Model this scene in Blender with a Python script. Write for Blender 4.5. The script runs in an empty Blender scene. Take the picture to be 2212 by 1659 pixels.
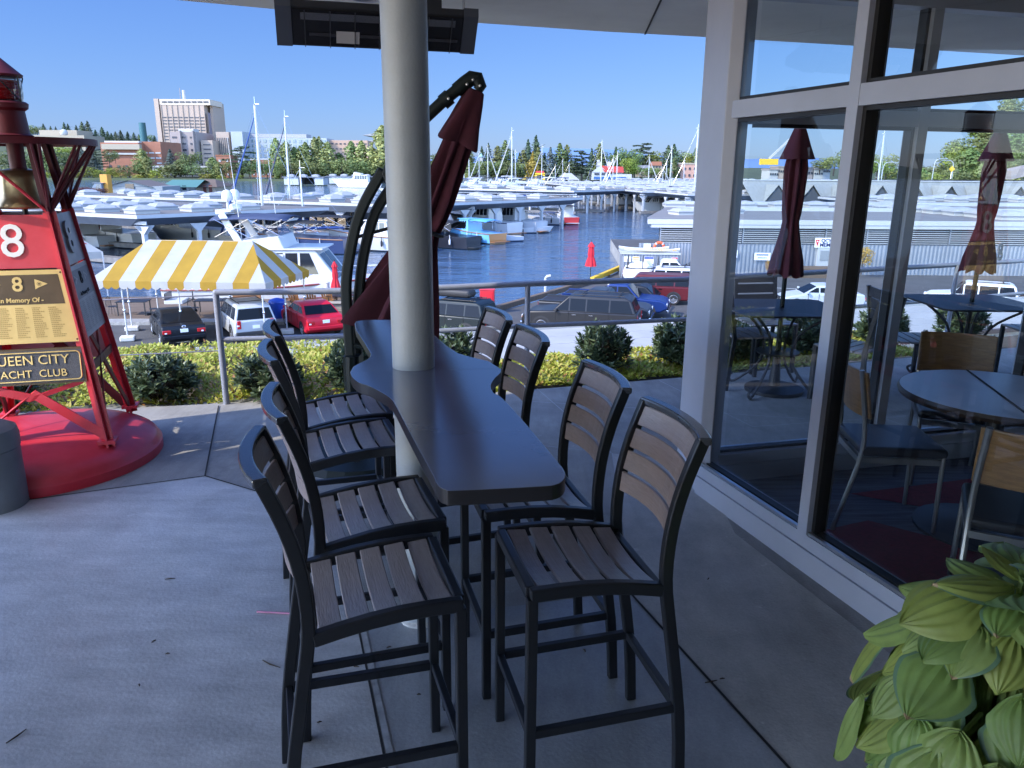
import bpy, bmesh, math, random
from mathutils import Vector, Matrix
sc = bpy.context.scene
C = sc.collection
R = math.radians
# ---------------------------------------------------------------- camera
CAM_H, FPX = 1.8, 1662.0          # eye height above the patio; focal length in units of a 2212 px wide picture
PITCH, ROLL = math.atan((829.5-364)/1662), R(0.4)
_fw = Vector((0, math.cos(PITCH), -math.sin(PITCH))); _r0 = Vector((1, 0, 0)); _u0 = _r0.cross(_fw)
_R = _r0*math.cos(ROLL)+_u0*math.sin(ROLL); _U = _u0*math.cos(ROLL)-_r0*math.sin(ROLL)
cd = bpy.data.cameras.new('camera'); cam = bpy.data.objects.new('camera', cd); C.objects.link(cam)
cd.sensor_width = 36; cd.lens = 36*FPX/2212; cd.clip_start = .05; cd.clip_end = 20000
cam.matrix_world = Matrix(((_R.x, _U.x, -_fw.x, 0), (_R.y, _U.y, -_fw.y, 0), (_R.z, _U.z, -_fw.z, CAM_H), (0, 0, 0, 1)))
sc.camera = cam
def ray(u, v): return _fw+_R*((u-1106)/FPX)-_U*((v-829.5)/FPX)
def Z(u, v, z):
    d = ray(u, v); t = (z-CAM_H)/d.z; return Vector((d.x*t, d.y*t, z))
def Y(u, v, y):
    d = ray(u, v); t = y/d.y; return Vector((d.x*t, y, CAM_H+d.z*t))
# ---------------------------------------------------------------- sky, sun, exposure
SUN_EL, SUN_XY = R(38), Vector((-.848, -.53)).normalized()
sd = Vector((SUN_XY.x*math.cos(SUN_EL), SUN_XY.y*math.cos(SUN_EL), math.sin(SUN_EL)))
w = bpy.data.worlds.new('World'); sc.world = w; w.use_nodes = True
nt = w.node_tree; bg = nt.nodes['Background']
sky = nt.nodes.new('ShaderNodeTexSky'); sky.sky_type = 'NISHITA'; sky.sun_disc = False
sky.sun_elevation = SUN_EL; sky.sun_rotation = math.atan2(SUN_XY.x, SUN_XY.y) % (2*math.pi)
sky.air_density = 1.0; sky.dust_density = .35; sky.ozone_density = 3.0; sky.altitude = 0
# clear deep blue towards the lake (+y); brightened fill sky added beside and behind the terrace
def _n(t): return nt.nodes.new(t)
def _vm(op, a, v=None, b=None):
    q = _n('ShaderNodeVectorMath'); q.operation = op; nt.links.new(a, q.inputs[0])
    if b: nt.links.new(b, q.inputs[1])
    elif v: q.inputs[1].default_value = v
    return q.outputs[0]
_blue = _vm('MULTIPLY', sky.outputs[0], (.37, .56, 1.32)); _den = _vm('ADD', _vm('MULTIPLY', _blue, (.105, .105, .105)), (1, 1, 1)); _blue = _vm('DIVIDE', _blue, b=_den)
_fill = _vm('MULTIPLY', sky.outputs[0], (3.5, 3.55, 4.2))
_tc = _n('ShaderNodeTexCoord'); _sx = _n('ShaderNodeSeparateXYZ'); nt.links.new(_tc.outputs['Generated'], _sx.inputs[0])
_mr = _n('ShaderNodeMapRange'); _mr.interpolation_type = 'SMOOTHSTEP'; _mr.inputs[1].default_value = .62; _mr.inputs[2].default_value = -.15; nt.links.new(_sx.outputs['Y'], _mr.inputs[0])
_mx = _n('ShaderNodeMix'); _mx.data_type = 'RGBA'; nt.links.new(_mr.outputs[0], _mx.inputs[0]); nt.links.new(_blue, _mx.inputs[6]); nt.links.new(_fill, _mx.inputs[7])
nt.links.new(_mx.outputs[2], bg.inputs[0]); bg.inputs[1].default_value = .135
sl = bpy.data.lights.new('sun', 'SUN'); sl.energy = 3.5; sl.angle = R(.53); sl.color = (1, .91, .76)
so = bpy.data.objects.new('sun', sl); C.objects.link(so); so.rotation_euler = (-sd).to_track_quat('-Z', 'Y').to_euler()
sc.view_settings.view_transform = 'Standard'; sc.view_settings.look = 'None'
sc.view_settings.exposure = .75; sc.view_settings.gamma = 1
try:
    sc.cycles.max_bounces = 8; sc.cycles.transparent_max_bounces = 24; sc.cycles.caustics_reflective = False; sc.cycles.caustics_refractive = False
    sc.cycles.sample_clamp_indirect = 4
except Exception: pass
# ---------------------------------------------------------------- materials
MATS = {}
def mat(name, col, rough=.5, metal=0., var=None, bump=None, coat=0., spec=.5, stretch=None, trans=0., objvar=0., col2=None):
    """var=(scale, amount) brightness mottling; bump=(scale, strength); col2 second colour mixed by the mottling"""
    if name in MATS: return MATS[name]
    m = bpy.data.materials.new(name); m.use_nodes = True; n = m.node_tree.nodes; l = m.node_tree.links
    b = n['Principled BSDF']; b.inputs['Roughness'].default_value = rough; b.inputs['Metallic'].default_value = metal
    b.inputs['Specular IOR Level'].default_value = spec; b.inputs['Coat Weight'].default_value = coat; b.inputs['Coat Roughness'].default_value = .05
    c = (*col, 1); b.inputs['Base Color'].default_value = c; m.diffuse_color = c
    tc = n.new('ShaderNodeTexCoord'); vec = tc.outputs['Object']
    if stretch:
        mp = n.new('ShaderNodeMapping'); mp.inputs['Scale'].default_value = stretch; l.new(vec, mp.inputs[0]); vec = mp.outputs[0]
    out = None
    if var:
        t = n.new('ShaderNodeTexNoise'); t.inputs['Scale'].default_value = var[0]; t.inputs['Detail'].default_value = 7; t.inputs['Roughness'].default_value = .62
        l.new(vec, t.inputs['Vector'])
        rmp = n.new('ShaderNodeMapRange'); rmp.inputs[1].default_value = .28; rmp.inputs[2].default_value = .72; l.new(t.outputs[0], rmp.inputs[0])
        mx = n.new('ShaderNodeMix'); mx.data_type = 'RGBA'; l.new(rmp.outputs[0], mx.inputs[0])
        a = var[1]; lo = tuple(x*(1-a) for x in col); hi = tuple(min(1, x*(1+a)) for x in col) if col2 is None else col2
        mx.inputs[6].default_value = (*lo, 1); mx.inputs[7].default_value = (*hi, 1); out = mx.outputs[2]
    if objvar:
        oi = n.new('ShaderNodeObjectInfo'); hs = n.new('ShaderNodeHueSaturation')
        r1 = n.new('ShaderNodeMapRange'); r1.inputs[3].default_value = 1-objvar; r1.inputs[4].default_value = 1+objvar; l.new(oi.outputs['Random'], r1.inputs[0]); l.new(r1.outputs[0], hs.inputs['Value'])
        r2 = n.new('ShaderNodeMapRange'); r2.inputs[3].default_value = .5-.035*objvar/.3; r2.inputs[4].default_value = .5+.035*objvar/.3
        ml = n.new('ShaderNodeMath'); ml.operation = 'MULTIPLY_ADD'; ml.inputs[1].default_value = 7.31; ml.inputs[2].default_value = .17; l.new(oi.outputs['Random'], ml.inputs[0])
        fr = n.new('ShaderNodeMath'); fr.operation = 'FRACT'; l.new(ml.outputs[0], fr.inputs[0]); l.new(fr.outputs[0], r2.inputs[0]); l.new(r2.outputs[0], hs.inputs['Hue'])
        if out: l.new(out, hs.inputs['Color'])
        else: hs.inputs['Color'].default_value = c
        out = hs.outputs[0]
    if out: l.new(out, b.inputs['Base Color'])
    if bump:
        t2 = n.new('ShaderNodeTexNoise'); t2.inputs['Scale'].default_value = bump[0]; t2.inputs['Detail'].default_value = 6; l.new(vec, t2.inputs['Vector'])
        bp = n.new('ShaderNodeBump'); bp.inputs['Strength'].default_value = bump[1]; bp.inputs['Distance'].default_value = .01; l.new(t2.outputs[0], bp.inputs['Height']); l.new(bp.outputs[0], b.inputs['Normal'])
    if trans:
        tr = n.new('ShaderNodeBsdfTranslucent'); ms = n.new('ShaderNodeMixShader'); ms.inputs[0].default_value = trans
        if out: l.new(out, tr.inputs[0])
        else: tr.inputs[0].default_value = c
        o = n['Material Output']; l.new(b.outputs[0], ms.inputs[1]); l.new(tr.outputs[0], ms.inputs[2]); l.new(ms.outputs[0], o.inputs[0])
    MATS[name] = m; return m
def glass_mat(name, tint, refl=1.0, rough=0.):
    if name in MATS: return MATS[name]
    m = bpy.data.materials.new(name); m.use_nodes = True; n = m.node_tree.nodes; l = m.node_tree.links; n.remove(n['Principled BSDF'])
    tr = n.new('ShaderNodeBsdfTransparent'); tr.inputs[0].default_value = (*tint, 1); gl = n.new('ShaderNodeBsdfGlossy'); gl.inputs['Roughness'].default_value = rough
    ge = n.new('ShaderNodeNewGeometry'); dt_ = n.new('ShaderNodeVectorMath'); dt_.operation = 'DOT_PRODUCT'; l.new(ge.outputs['Incoming'], dt_.inputs[0]); l.new(ge.outputs['Normal'], dt_.inputs[1])
    def mth(op, a, k, inv=False):
        q = n.new('ShaderNodeMath'); q.operation = op
        if a is not None: l.new(a, q.inputs[1 if inv else 0])
        q.inputs[0 if inv else 1].default_value = k; return q
    ab = mth('ABSOLUTE', dt_.outputs['Value'], 0); om = mth('SUBTRACT', ab.outputs[0], 1, True); p5 = mth('POWER', om.outputs[0], 5); m9 = mth('MULTIPLY', p5.outputs[0], .94); ad = mth('ADD', m9.outputs[0], .05); mu = mth('MULTIPLY', ad.outputs[0], refl); mu.use_clamp = True
    ms = n.new('ShaderNodeMixShader'); l.new(mu.outputs[0], ms.inputs[0])
    l.new(tr.outputs[0], ms.inputs[1]); l.new(gl.outputs[0], ms.inputs[2]); l.new(ms.outputs[0], n['Material Output'].inputs[0])
    MATS[name] = m; return m
# ---------------------------------------------------------------- mesh builder
class MB:
    def __init__(s): s.v = []; s.f = []; s.m = []; s.mats = []
    def mi(s, m):
        if m not in s.mats: s.mats.append(m)
        return s.mats.index(m)
    def add(s, vs, fs, m):
        o = len(s.v); k = s.mi(m); s.v += [Vector(p) for p in vs]
        for f in fs: s.f.append([i+o for i in f]); s.m.append(k)
        return s
    def poly(s, pts, m): return s.add(pts, [list(range(len(pts)))], m)
    def box(s, c, d, m, rz=0., T=None):
        x, y, z = (k/2 for k in d); cs, sn = math.cos(rz), math.sin(rz)
        vs = [Vector((c[0]+a*x*cs-b*y*sn, c[1]+a*x*sn+b*y*cs, c[2]+e*z)) for e in (-1, 1) for a, b in ((-1, -1), (1, -1), (1, 1), (-1, 1))]
        if T: vs = [T @ p for p in vs]
        return s.add(vs, [(3, 2, 1, 0), (4, 5, 6, 7), (0, 1, 5, 4), (1, 2, 6, 5), (2, 3, 7, 6), (3, 0, 4, 7)], m)
    def bar(s, p, q, w, h, m, up=(0, 0, 1)):
        """rectangular bar from p to q: w across, h along up"""
        p, q = Vector(p), Vector(q); d = (q-p).normalized(); a = d.cross(Vector(up))
        if a.length < 1e-4: a = d.cross(Vector((0, 1, 0)))
        a.normalize(); b = a.cross(d).normalized(); a *= w/2; b *= h/2
        vs = [e+i*a+j*b for e in (p, q) for i, j in ((-1, -1), (1, -1), (1, 1), (-1, 1))]
        return s.add(vs, [(0, 1, 2, 3), (7, 6, 5, 4), (0, 4, 5, 1), (1, 5, 6, 2), (2, 6, 7, 3), (3, 7, 4, 0)], m)
    def ribbon(s, pts, w, h, m, side):
        """rectangular section swept along pts: w along the constant vector side, h across"""
        side = Vector(side).normalized(); pts = [Vector(p) for p in pts]; n = len(pts); vs = []
        for i, p in enumerate(pts):
            d = (pts[min(i+1, n-1)]-pts[max(i-1, 0)]).normalized(); b = side.cross(d).normalized()
            vs += [p+side*(a*w/2)+b*(c*h/2) for a, c in ((-1, -1), (1, -1), (1, 1), (-1, 1))]
        fs = [(3, 2, 1, 0), tuple(range(4*n-4, 4*n))]
        for i in range(n-1):
            for k in range(4): a, b = 4*i+k, 4*i+(k+1) % 4; fs.append((a, b, b+4, a+4))
        return s.add(vs, fs, m)
    def tube(s, pts, r, m, n=8, cap=True):
        pts = [Vector(p) for p in pts]; rs = r if isinstance(r, (list, tuple)) else [r]*len(pts); N = len(pts); vs = []; prev = None
        for i, p in enumerate(pts):
            d = (pts[min(i+1, N-1)]-pts[max(i-1, 0)]).normalized()
            a = prev-d*prev.dot(d) if prev else (d.cross(Vector((0, 0, 1))) if abs(d.z) < .95 else d.cross(Vector((0, 1, 0))))
            a.normalize(); prev = a; b = d.cross(a)
            vs += [p+(a*math.cos(t)+b*math.sin(t))*rs[i] for t in (2*math.pi*k/n for k in range(n))]
        fs = [(i*n+k, i*n+(k+1) % n, (i+1)*n+(k+1) % n, (i+1)*n+k) for i in range(N-1) for k in range(n)]
        if cap: fs += [tuple(reversed(range(n))), tuple(range(N*n-n, N*n))]
        return s.add(vs, fs, m)
    def lathe(s, prof, m, c=(0, 0, 0), n=24, T=None, sx=1., sy=1.):
        vs = [Vector((c[0]+sx*r*math.cos(2*math.pi*k/n), c[1]+sy*r*math.sin(2*math.pi*k/n), c[2]+z)) for r, z in prof for k in range(n)]
        if T: vs = [T @ p for p in vs]
        fs = [(i*n+k, i*n+(k+1) % n, (i+1)*n+(k+1) % n, (i+1)*n+k) for i in range(len(prof)-1) for k in range(n)]
        if prof[0][0] > 1e-4: fs.append(tuple(reversed(range(n))))
        if prof[-1][0] > 1e-4: fs.append(tuple(range(len(prof)*n-n, len(prof)*n)))
        return s.add(vs, fs, m)
    def prism(s, poly, z0, z1, m, T=None, mside=None):
        n = len(poly); vs = [Vector((p[0], p[1], z)) for z in (z0, z1) for p in poly]
        if T: vs = [T @ p for p in vs]
        o = len(s.v); s.add(vs, [tuple(reversed(range(n))), tuple(range(n, 2*n))], m)
        k = s.mi(mside or m)
        for i in range(n): s.f.append([o+i, o+(i+1) % n, o+n+(i+1) % n, o+n+i]); s.m.append(k)
        return s
    def ball(s, c, r, m, n=12, sc_=(1, 1, 1), lo=-1., hi=1.):
        k = max(4, n//2); prof = [(r*math.cos(math.pi/2*t), r*math.sin(math.pi/2*t)*sc_[2]) for t in (lo+(hi-lo)*i/k for i in range(k+1))]
        return s.lathe(prof, m, c, n, sx=sc_[0], sy=sc_[1])
    def text(s, txt, size, m, T, extrude=.003, align='CENTER', bold=0., sx=1.):
        cu = bpy.data.curves.new('t', 'FONT'); cu.body = txt; cu.size = size; cu.align_x = align; cu.align_y = 'CENTER'; cu.extrude = extrude; cu.offset = bold; cu.resolution_u = 3
        ob = bpy.data.objects.new('t', cu); C.objects.link(ob); bpy.context.view_layer.update()
        me = bpy.data.meshes.new_from_object(ob.evaluated_get(bpy.context.evaluated_depsgraph_get()))
        s.add([T @ Vector((p.co.x*sx, p.co.y, p.co.z)) for p in me.vertices], [tuple(p.vertices) for p in me.polygons], m)
        bpy.data.objects.remove(ob); bpy.data.curves.remove(cu); bpy.data.meshes.remove(me); return s
    def build(s, name, parent=None, smooth=False, bevel=0., seg=2, world=False, loc=None, sub=0):
        me = bpy.data.meshes.new(name); off = Vector(parent_base(parent)) if (world and parent) else (Vector(loc) if (world and loc is not None) else Vector())
        me.from_pydata([tuple(p-off) for p in s.v], [], s.f)
        for m in s.mats: me.materials.append(m)
        me.polygons.foreach_set('material_index', s.m)
        if smooth: me.polygons.foreach_set('use_smooth', [True]*len(s.f))
        me.update(); me.validate()
        if smooth:
            try: me.set_sharp_from_angle(angle=R(38))
            except Exception: pass
        o = bpy.data.objects.new(name, me); C.objects.link(o)
        if parent: o.parent = parent
        if loc is not None: o.location = loc
        if bevel:
            b = o.modifiers.new('b', 'BEVEL'); b.width = bevel; b.segments = seg; b.limit_method = 'ANGLE'; b.angle_limit = R(35)
            b.harden_normals = False
        if sub:
            q = o.modifiers.new('s', 'SUBSURF'); q.levels = q.render_levels = sub
        return o
def parent_base(o):
    p = Vector()
    while o: p += o.location; o = o.parent
    return p
def tag(o, label=None, cat=None, group=None, kind=None):
    if label: o['label'] = label
    if cat: o['category'] = cat
    if group: o['group'] = group
    if kind: o['kind'] = kind
    return o
def thing(name, label, cat, loc=(0, 0, 0), rz=0., group=None, kind=None):
    o = bpy.data.objects.new(name, None); C.objects.link(o); o.location = loc; o.rotation_euler = (0, 0, rz); o.empty_display_size = .2
    return tag(o, label, cat, group, kind)
def dup(root, loc, rz=0., label=None, scale=None):
    def cp(o, p):
        c = o.copy(); C.objects.link(c)
        if p: c.parent = p
        for ch in o.children: cp(ch, c)
        return c
    r = cp(root, None); r.location = loc; r.rotation_euler = (0, 0, rz)
    if scale: r.scale = scale
    if label: r['label'] = label
    return r
def struct(name, b, smooth=False): return tag(b.build(name, smooth=smooth), kind='structure')
def spline(pts, n=6, closed=False):
    P = [Vector(p) for p in pts]; N = len(P); out = []
    for i in range(N if closed else N-1):
        p0, p1, p2, p3 = (P[(i-1) % N], P[i], P[(i+1) % N], P[(i+2) % N]) if closed else (P[max(i-1, 0)], P[i], P[i+1], P[min(i+2, N-1)])
        for k in range(n):
            t = k/n; out.append(.5*((2*p1)+(p2-p0)*t+(2*p0-5*p1+4*p2-p3)*t*t+(3*p1-p0-3*p2+p3)*t**3))
    if not closed: out.append(P[-1])
    return out
ORD = 'first second third fourth fifth sixth seventh eighth ninth tenth eleventh twelfth thirteenth fourteenth fifteenth sixteenth seventeenth eighteenth nineteenth twentieth'.split()
def ordn(i): return ORD[i] if i < 20 else f'twenty {ORD[i-20]}'
def concrete(name, col, rough=.5, streak=(1, 1, 1), seed=0., stain=.5):
    m = bpy.data.materials.new(name); m.use_nodes = True; n = m.node_tree.nodes; l = m.node_tree.links; b = n['Principled BSDF']; b.inputs['Specular IOR Level'].default_value = .6
    tc = n.new('ShaderNodeTexCoord'); mp = n.new('ShaderNodeMapping'); mp.inputs['Location'].default_value = (seed, seed*.7, 0); l.new(tc.outputs['Object'], mp.inputs[0])
    def noise(sc_, det, lo, hi, a, c, v=None):
        t = n.new('ShaderNodeTexNoise'); t.inputs['Scale'].default_value = sc_; t.inputs['Detail'].default_value = det; t.inputs['Roughness'].default_value = .65; l.new(v or mp.outputs[0], t.inputs['Vector'])
        r = n.new('ShaderNodeMapRange'); r.inputs[1].default_value = lo; r.inputs[2].default_value = hi; r.inputs[3].default_value = a; r.inputs[4].default_value = c; l.new(t.outputs[0], r.inputs[0]); return r.outputs[0]
    mp2 = n.new('ShaderNodeMapping'); mp2.inputs['Scale'].default_value = streak; l.new(mp.outputs[0], mp2.inputs[0])
    parts = [noise(.7, 4, .3, .7, .80, 1.18), noise(4.5, 8, .3, .72, .86, 1.12), noise(120, 3, .3, .7, .90, 1.10), noise(2.4, 6, .35, .65, .88, 1.10, mp2.outputs[0]), noise(9, 5, .66, .74, 1., 1-.35*stain), noise(1.7, 9, .60, .72, 1., 1-.30*stain), noise(14, 2, .70, .74, 1., 1+.25*stain)]
    out = parts[0]
    for q in parts[1:]:
        mu = n.new('ShaderNodeMath'); mu.operation = 'MULTIPLY'; l.new(out, mu.inputs[0]); l.new(q, mu.inputs[1]); out = mu.outputs[0]
    vm = n.new('ShaderNodeVectorMath'); vm.operation = 'SCALE'; vm.inputs[0].default_value = col; l.new(out, vm.inputs['Scale'])
    rs = n.new('ShaderNodeMix'); rs.data_type = 'RGBA'; rs.blend_type = 'MIX'; l.new(noise(6.5, 3, .74, .80, 0, .35*stain), rs.inputs[0]); l.new(vm.outputs[0], rs.inputs[6]); rs.inputs[7].default_value = (.20, .11, .05, 1); l.new(rs.outputs[2], b.inputs['Base Color'])
    l.new(noise(3.2, 6, .3, .7, rough-.10, rough+.16), b.inputs['Roughness'])
    t = n.new('ShaderNodeTexNoise'); t.inputs['Scale'].default_value = 70; t.inputs['Detail'].default_value = 8; l.new(mp.outputs[0], t.inputs['Vector']); bp = n.new('ShaderNodeBump'); bp.inputs['Strength'].default_value = .15; bp.inputs['Distance'].default_value = .01; l.new(t.outputs[0], bp.inputs['Height']); l.new(bp.outputs[0], b.inputs['Normal'])
    MATS[name] = m; return m
# common materials
M_black = mat('black_metal', (.012, .014, .018), .42, .0, coat=.15)
M_white = mat('white_paint', (.48, .48, .48), .45, var=(3, .06))
M_conc = concrete('patio_concrete', (.52, .52, .515), .48, (1, 5, 1), 0, .5)
M_conc2 = concrete('dark_smooth_concrete', (.35, .365, .38), .36, (4, 1, 1), 3.1, .4)
M_conc3 = concrete('worn_concrete', (.46, .445, .41), .55, (3, 1, 1), 7.7, .9)
M_conc4 = concrete('weathered_concrete', (.29, .285, .27), .7, (5, 1, 1), 5.2, 1.)
M_dark = mat('joint_dark', (.03, .03, .032), .9)
# ================================================================ ground, water, far land
def flat(name, pts, z, m, kind=True, thick=0.):
    b = MB()
    if thick: b.prism([(p[0], p[1]) for p in pts], z-thick, z, m)
    else: b.poly([(p[0], p[1], z) for p in pts], m)
    return struct(name, b)
WATER = -7.0; LOT = -5.8
def water_mat():
    m = bpy.data.materials.new('lake_water'); m.use_nodes = True; n = m.node_tree.nodes; l = m.node_tree.links; b = n['Principled BSDF']
    b.inputs['Base Color'].default_value = (.05, .095, .165, 1); b.inputs['Roughness'].default_value = .06; b.inputs['IOR'].default_value = 1.33
    tc = n.new('ShaderNodeTexCoord'); mp = n.new('ShaderNodeMapping'); mp.inputs['Scale'].default_value = (.55, 1.5, 1); l.new(tc.outputs['Object'], mp.inputs[0])
    t = n.new('ShaderNodeTexNoise'); t.inputs['Scale'].default_value = .9; t.inputs['Detail'].default_value = 4; l.new(mp.outputs[0], t.inputs['Vector'])
    t2 = n.new('ShaderNodeTexNoise'); t2.inputs['Scale'].default_value = .16; t2.inputs['Detail'].default_value = 2; l.new(mp.outputs[0], t2.inputs['Vector'])
    ad = n.new('ShaderNodeMath'); ad.operation = 'MULTIPLY_ADD'; ad.inputs[1].default_value = 2.2; l.new(t2.outputs[0], ad.inputs[0]); l.new(t.outputs[0], ad.inputs[2])
    bp = n.new('ShaderNodeBump'); bp.inputs['Strength'].default_value = .5; bp.inputs['Distance'].default_value = .24; l.new(ad.outputs[0], bp.inputs['Height']); l.new(bp.outputs[0], b.inputs['Normal'])
    return m
flat('water', [(-3000, 5), (3000, 5), (3000, 6000), (-3000, 6000)], WATER, water_mat())
M_asph = mat('asphalt', (.07, .07, .071), .85, var=(.7, .25), bump=(30, .2))
M_line = mat('road_paint', (.7, .7, .68), .7, var=(4, .15))
M_wood = mat('weathered_timber', (.13, .09, .06), .8, var=(1.5, .35), stretch=(.3, 6, 1))
lot_pts = [(-70, 12), (70, 12), (70, 88), (11, 88), (9.6, 66), (8.6, 60.6), (5.4, 52.8), (1.2, 45), (-1.2, 41.4), (-8.5, 39.4), (-70, 36.5)]
b = MB(); b.prism(lot_pts, WATER-1.5, LOT, M_asph, mside=M_conc4); struct('parking_lot_ground', b)
# painted stall lines, 4 mm up
b = MB()
for p, q in [((-17.9, 33.6), (-15.4, 29.6)), ((-15.3, 35.2), (-12.8, 31.2)), ((9.6, 41.0), (14.5, 39.5)), ((8.2, 38.6), (13.2, 37.1)), ((14, 47.5), (19, 46)), ((16, 52), (21, 50.5)), ((-4.5, 37.6), (-2.2, 33.6)), ((22, 44), (27, 42.5)), ((28, 50), (33, 48.5))]:
    d = (Vector(q)-Vector(p)).normalized(); a = Vector((-d.y, d.x))*.06
    b.poly([(p[0]-a.x, p[1]-a.y, LOT+.004), (q[0]-a.x, q[1]-a.y, LOT+.004), (q[0]+a.x, q[1]+a.y, LOT+.004), (p[0]+a.x, p[1]+a.y, LOT+.004)], M_line)
struct('parking_stall_markings', b)
# kerb walk along the left water edge
b = MB(); b.prism([(-60, 35.2), (-9, 38.0), (-9, 39.2), (-60, 36.5)], LOT+.0, LOT+.14, M_conc4); struct('pavement_strip', b)
# timber deck on the left, over the water
b = MB()
for k in range(16):
    y0 = 36.6+k*.42
    b.box((-25.2, y0+1.7, LOT+.12), (33, .40, .1), M_wood, rz=R(3.1))
struct('timber_deck', b)
# far land: low bank and rising hill, a real terrain sheet
M_land = mat('far_ground', (.05, .065, .028), .95, var=(.05, .4))
def terr(x, y):
    if x < 20:
        t = min(1, max(0, (y-560)/300)); return WATER+1.2+t*t*34*min(1, max(.15, (-x-40)/250))
    t = min(1, max(0, (y-480)/300)); return WATER+1.0+t*10
b = MB(); xs = [-1500+k*60 for k in range(52)]; ys = [500, 504, 520, 560, 620, 700, 800, 950, 1300, 2500]
vs = [(x, y-(70 if x > 20 and y < 560 else 0), (terr(x, y) if j else WATER-2)) for j, y in enumerate(ys) for x in xs]; n = len(xs)
b.add(vs, [(j*n+i, j*n+i+1, (j+1)*n+i+1, (j+1)*n+i) for j in range(len(ys)-1) for i in range(n-1)], M_land); struct('far_terrain', b, True)
# hill on the far right beyond the harbour, and blue mountains
b = MB(); xs = [70+k*9 for k in range(56)]; ys = [190, 215, 245, 280, 330, 420]
def hill(x, y):
    a = min(1, max(0, (x/y-.50)/.15)); c = min(1, max(0, (y-190)/95)); return WATER+1.5+24*a*a*(3-2*a)*c
vs = [(x, y, hill(x, y) if j else WATER-1) for j, y in enumerate(ys) for x in xs]; n = len(xs)
b.add(vs, [(j*n+i, j*n+i+1, (j+1)*n+i+1, (j+1)*n+i) for j in range(len(ys)-1) for i in range(n-1)], M_land); struct('wooded_hill', b, True)
M_mtn = mat('distant_ridge', (.10, .17, .30), 1.)
b = MB(); rnd = random.Random(3); xs = [-1000+k*170 for k in range(46)]
top = [(x, 5200, 70+40*math.sin(x*.0013+1)+25*math.sin(x*.0041)+rnd.uniform(-8, 8)) for x in xs]
b.add([(x, 5000, -8) for x in xs]+top+[(x, 5600, -8) for x in xs], [(r_*46+i, r_*46+i+1, r_*46+46+i+1, r_*46+46+i) for r_ in (0, 1) for i in range(45)], M_mtn); struct('distant_hills', b, True)
# ================================================================ patio
patio = [(-14, 4.6), (-5.5, 5.15), (-2.96, 5.66), (-2.29, 5.80), (-.76, 5.98), (.17, 6.26), (1.2, 6.58), (3.4, 7.3), (7, 8.6), (12, 11), (12, -6), (-14, -6)]
b = MB(); b.prism(list(reversed(patio)), -.25, 0, M_conc4); struct('patio_floor', b)
b = MB()   # newer slabs poured level with it
b.poly([(p[0], p[1], .004) for p in [(-14, 1.0), (-14, 2.6), (-5, 3.35), (-2.81, 3.893), (-1.844, 4.307), (-1.444, 4.073), (-.92, 3.66), (-.625, 2.744), (-.487, 2.331), (-.4, 2.03), (.1, .4), (.6, -2), (.6, -6), (-14, -6)]], M_conc); struct('patio_slab_left', b)
b = MB(); b.poly([(p[0], p[1], .004) for p in [(-.61, 2.76), (.52, 3.02), (.865, 1.995), (1.3, .6), (1.9, -2), (1.9, -6), (.62, -6), (.62, -2), (.11, .4), (-.385, 2.03), (-.47, 2.331)]], M_conc2); struct('patio_slab_middle', b)
b = MB(); b.poly([(p[0], p[1], .004) for p in [(.54, 3.0), (.66, 4.74), (1.2, 4.6), (1.15, 3.6), (1.9, 1.2), (2.6, -2), (1.92, -2), (1.32, .6), (.88, 1.995)]], M_conc3); struct('patio_slab_right', b)
b = MB()
def joint(p, q, w=.010, m=M_dark, z=.007):
    p, q = Vector(p), Vector(q); d = (q-p).normalized(); a = Vector((-d.y, d.x))*w/2
    b.poly([(*(p-a), z), (*(q-a), z), (*(q+a), z), (*(p+a), z)], m)
for L in [[(-1.844, 4.307), (-2.283, 5.72)], [(-14, 2.6), (-5, 3.35), (-2.81, 3.893), (-1.844, 4.307), (-1.444, 4.073), (-.92, 3.66), (-.625, 2.744)], [(.53, 3.0), (.87, 1.995), (1.31, .6)]]:
    for p, q in zip(L, L[1:]): joint(p, q)
for p, q in [((.213, 6.26), (.654, 4.746)), ((.66, 4.74), (.54, 3.0)), ((1.3, 6.55), (1.75, 5.3)), ((1.75, 5.3), (3.2, 5.62)), ((2.3, 6.9), (3.0, 5.0)), ((-.9, 5.2), (.62, 4.75)), ((.1, 5.9), (2.2, 5.5))]: joint(p, q, .006, mat('joint_pale', (.42, .43, .44), .8))
joint((-.60, 2.74), (-.375, 2.02), .022, mat('crack_filler', (.36, .37, .38), .9, var=(20, .3))); joint((-.375, 2.02), (.12, .4), .022, MATS['crack_filler']); joint((-.618, 2.742), (-.394, 2.02), .008); joint((-.394, 2.02), (.1, .4), .008)
struct('patio_joints', b)
# planting bed soil
b = MB(); b.poly([(-14, 4.7, -.12), (-2.3, 5.85, -.12), (1.2, 6.65, -.12), (3.4, 7.4, -.12), (12, 11, -.12), (12, 13.5, -.6), (3.4, 9.4, -.55), (-1, 9.0, -.45), (-8, 9.5, -.4), (-14, 10, -.3)], mat('bed_soil', (.06, .045, .03), 1., var=(8, .5))); struct('planting_bed_soil', b)
b = MB(); b.prism([(-5.4, 5.22), (-2.9, 5.72), (-2.0, 5.9), (-2.0, 6.1), (-5.4, 5.4)], -.1, -.03, M_conc4); struct('patio_edge_strip', b)
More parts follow.
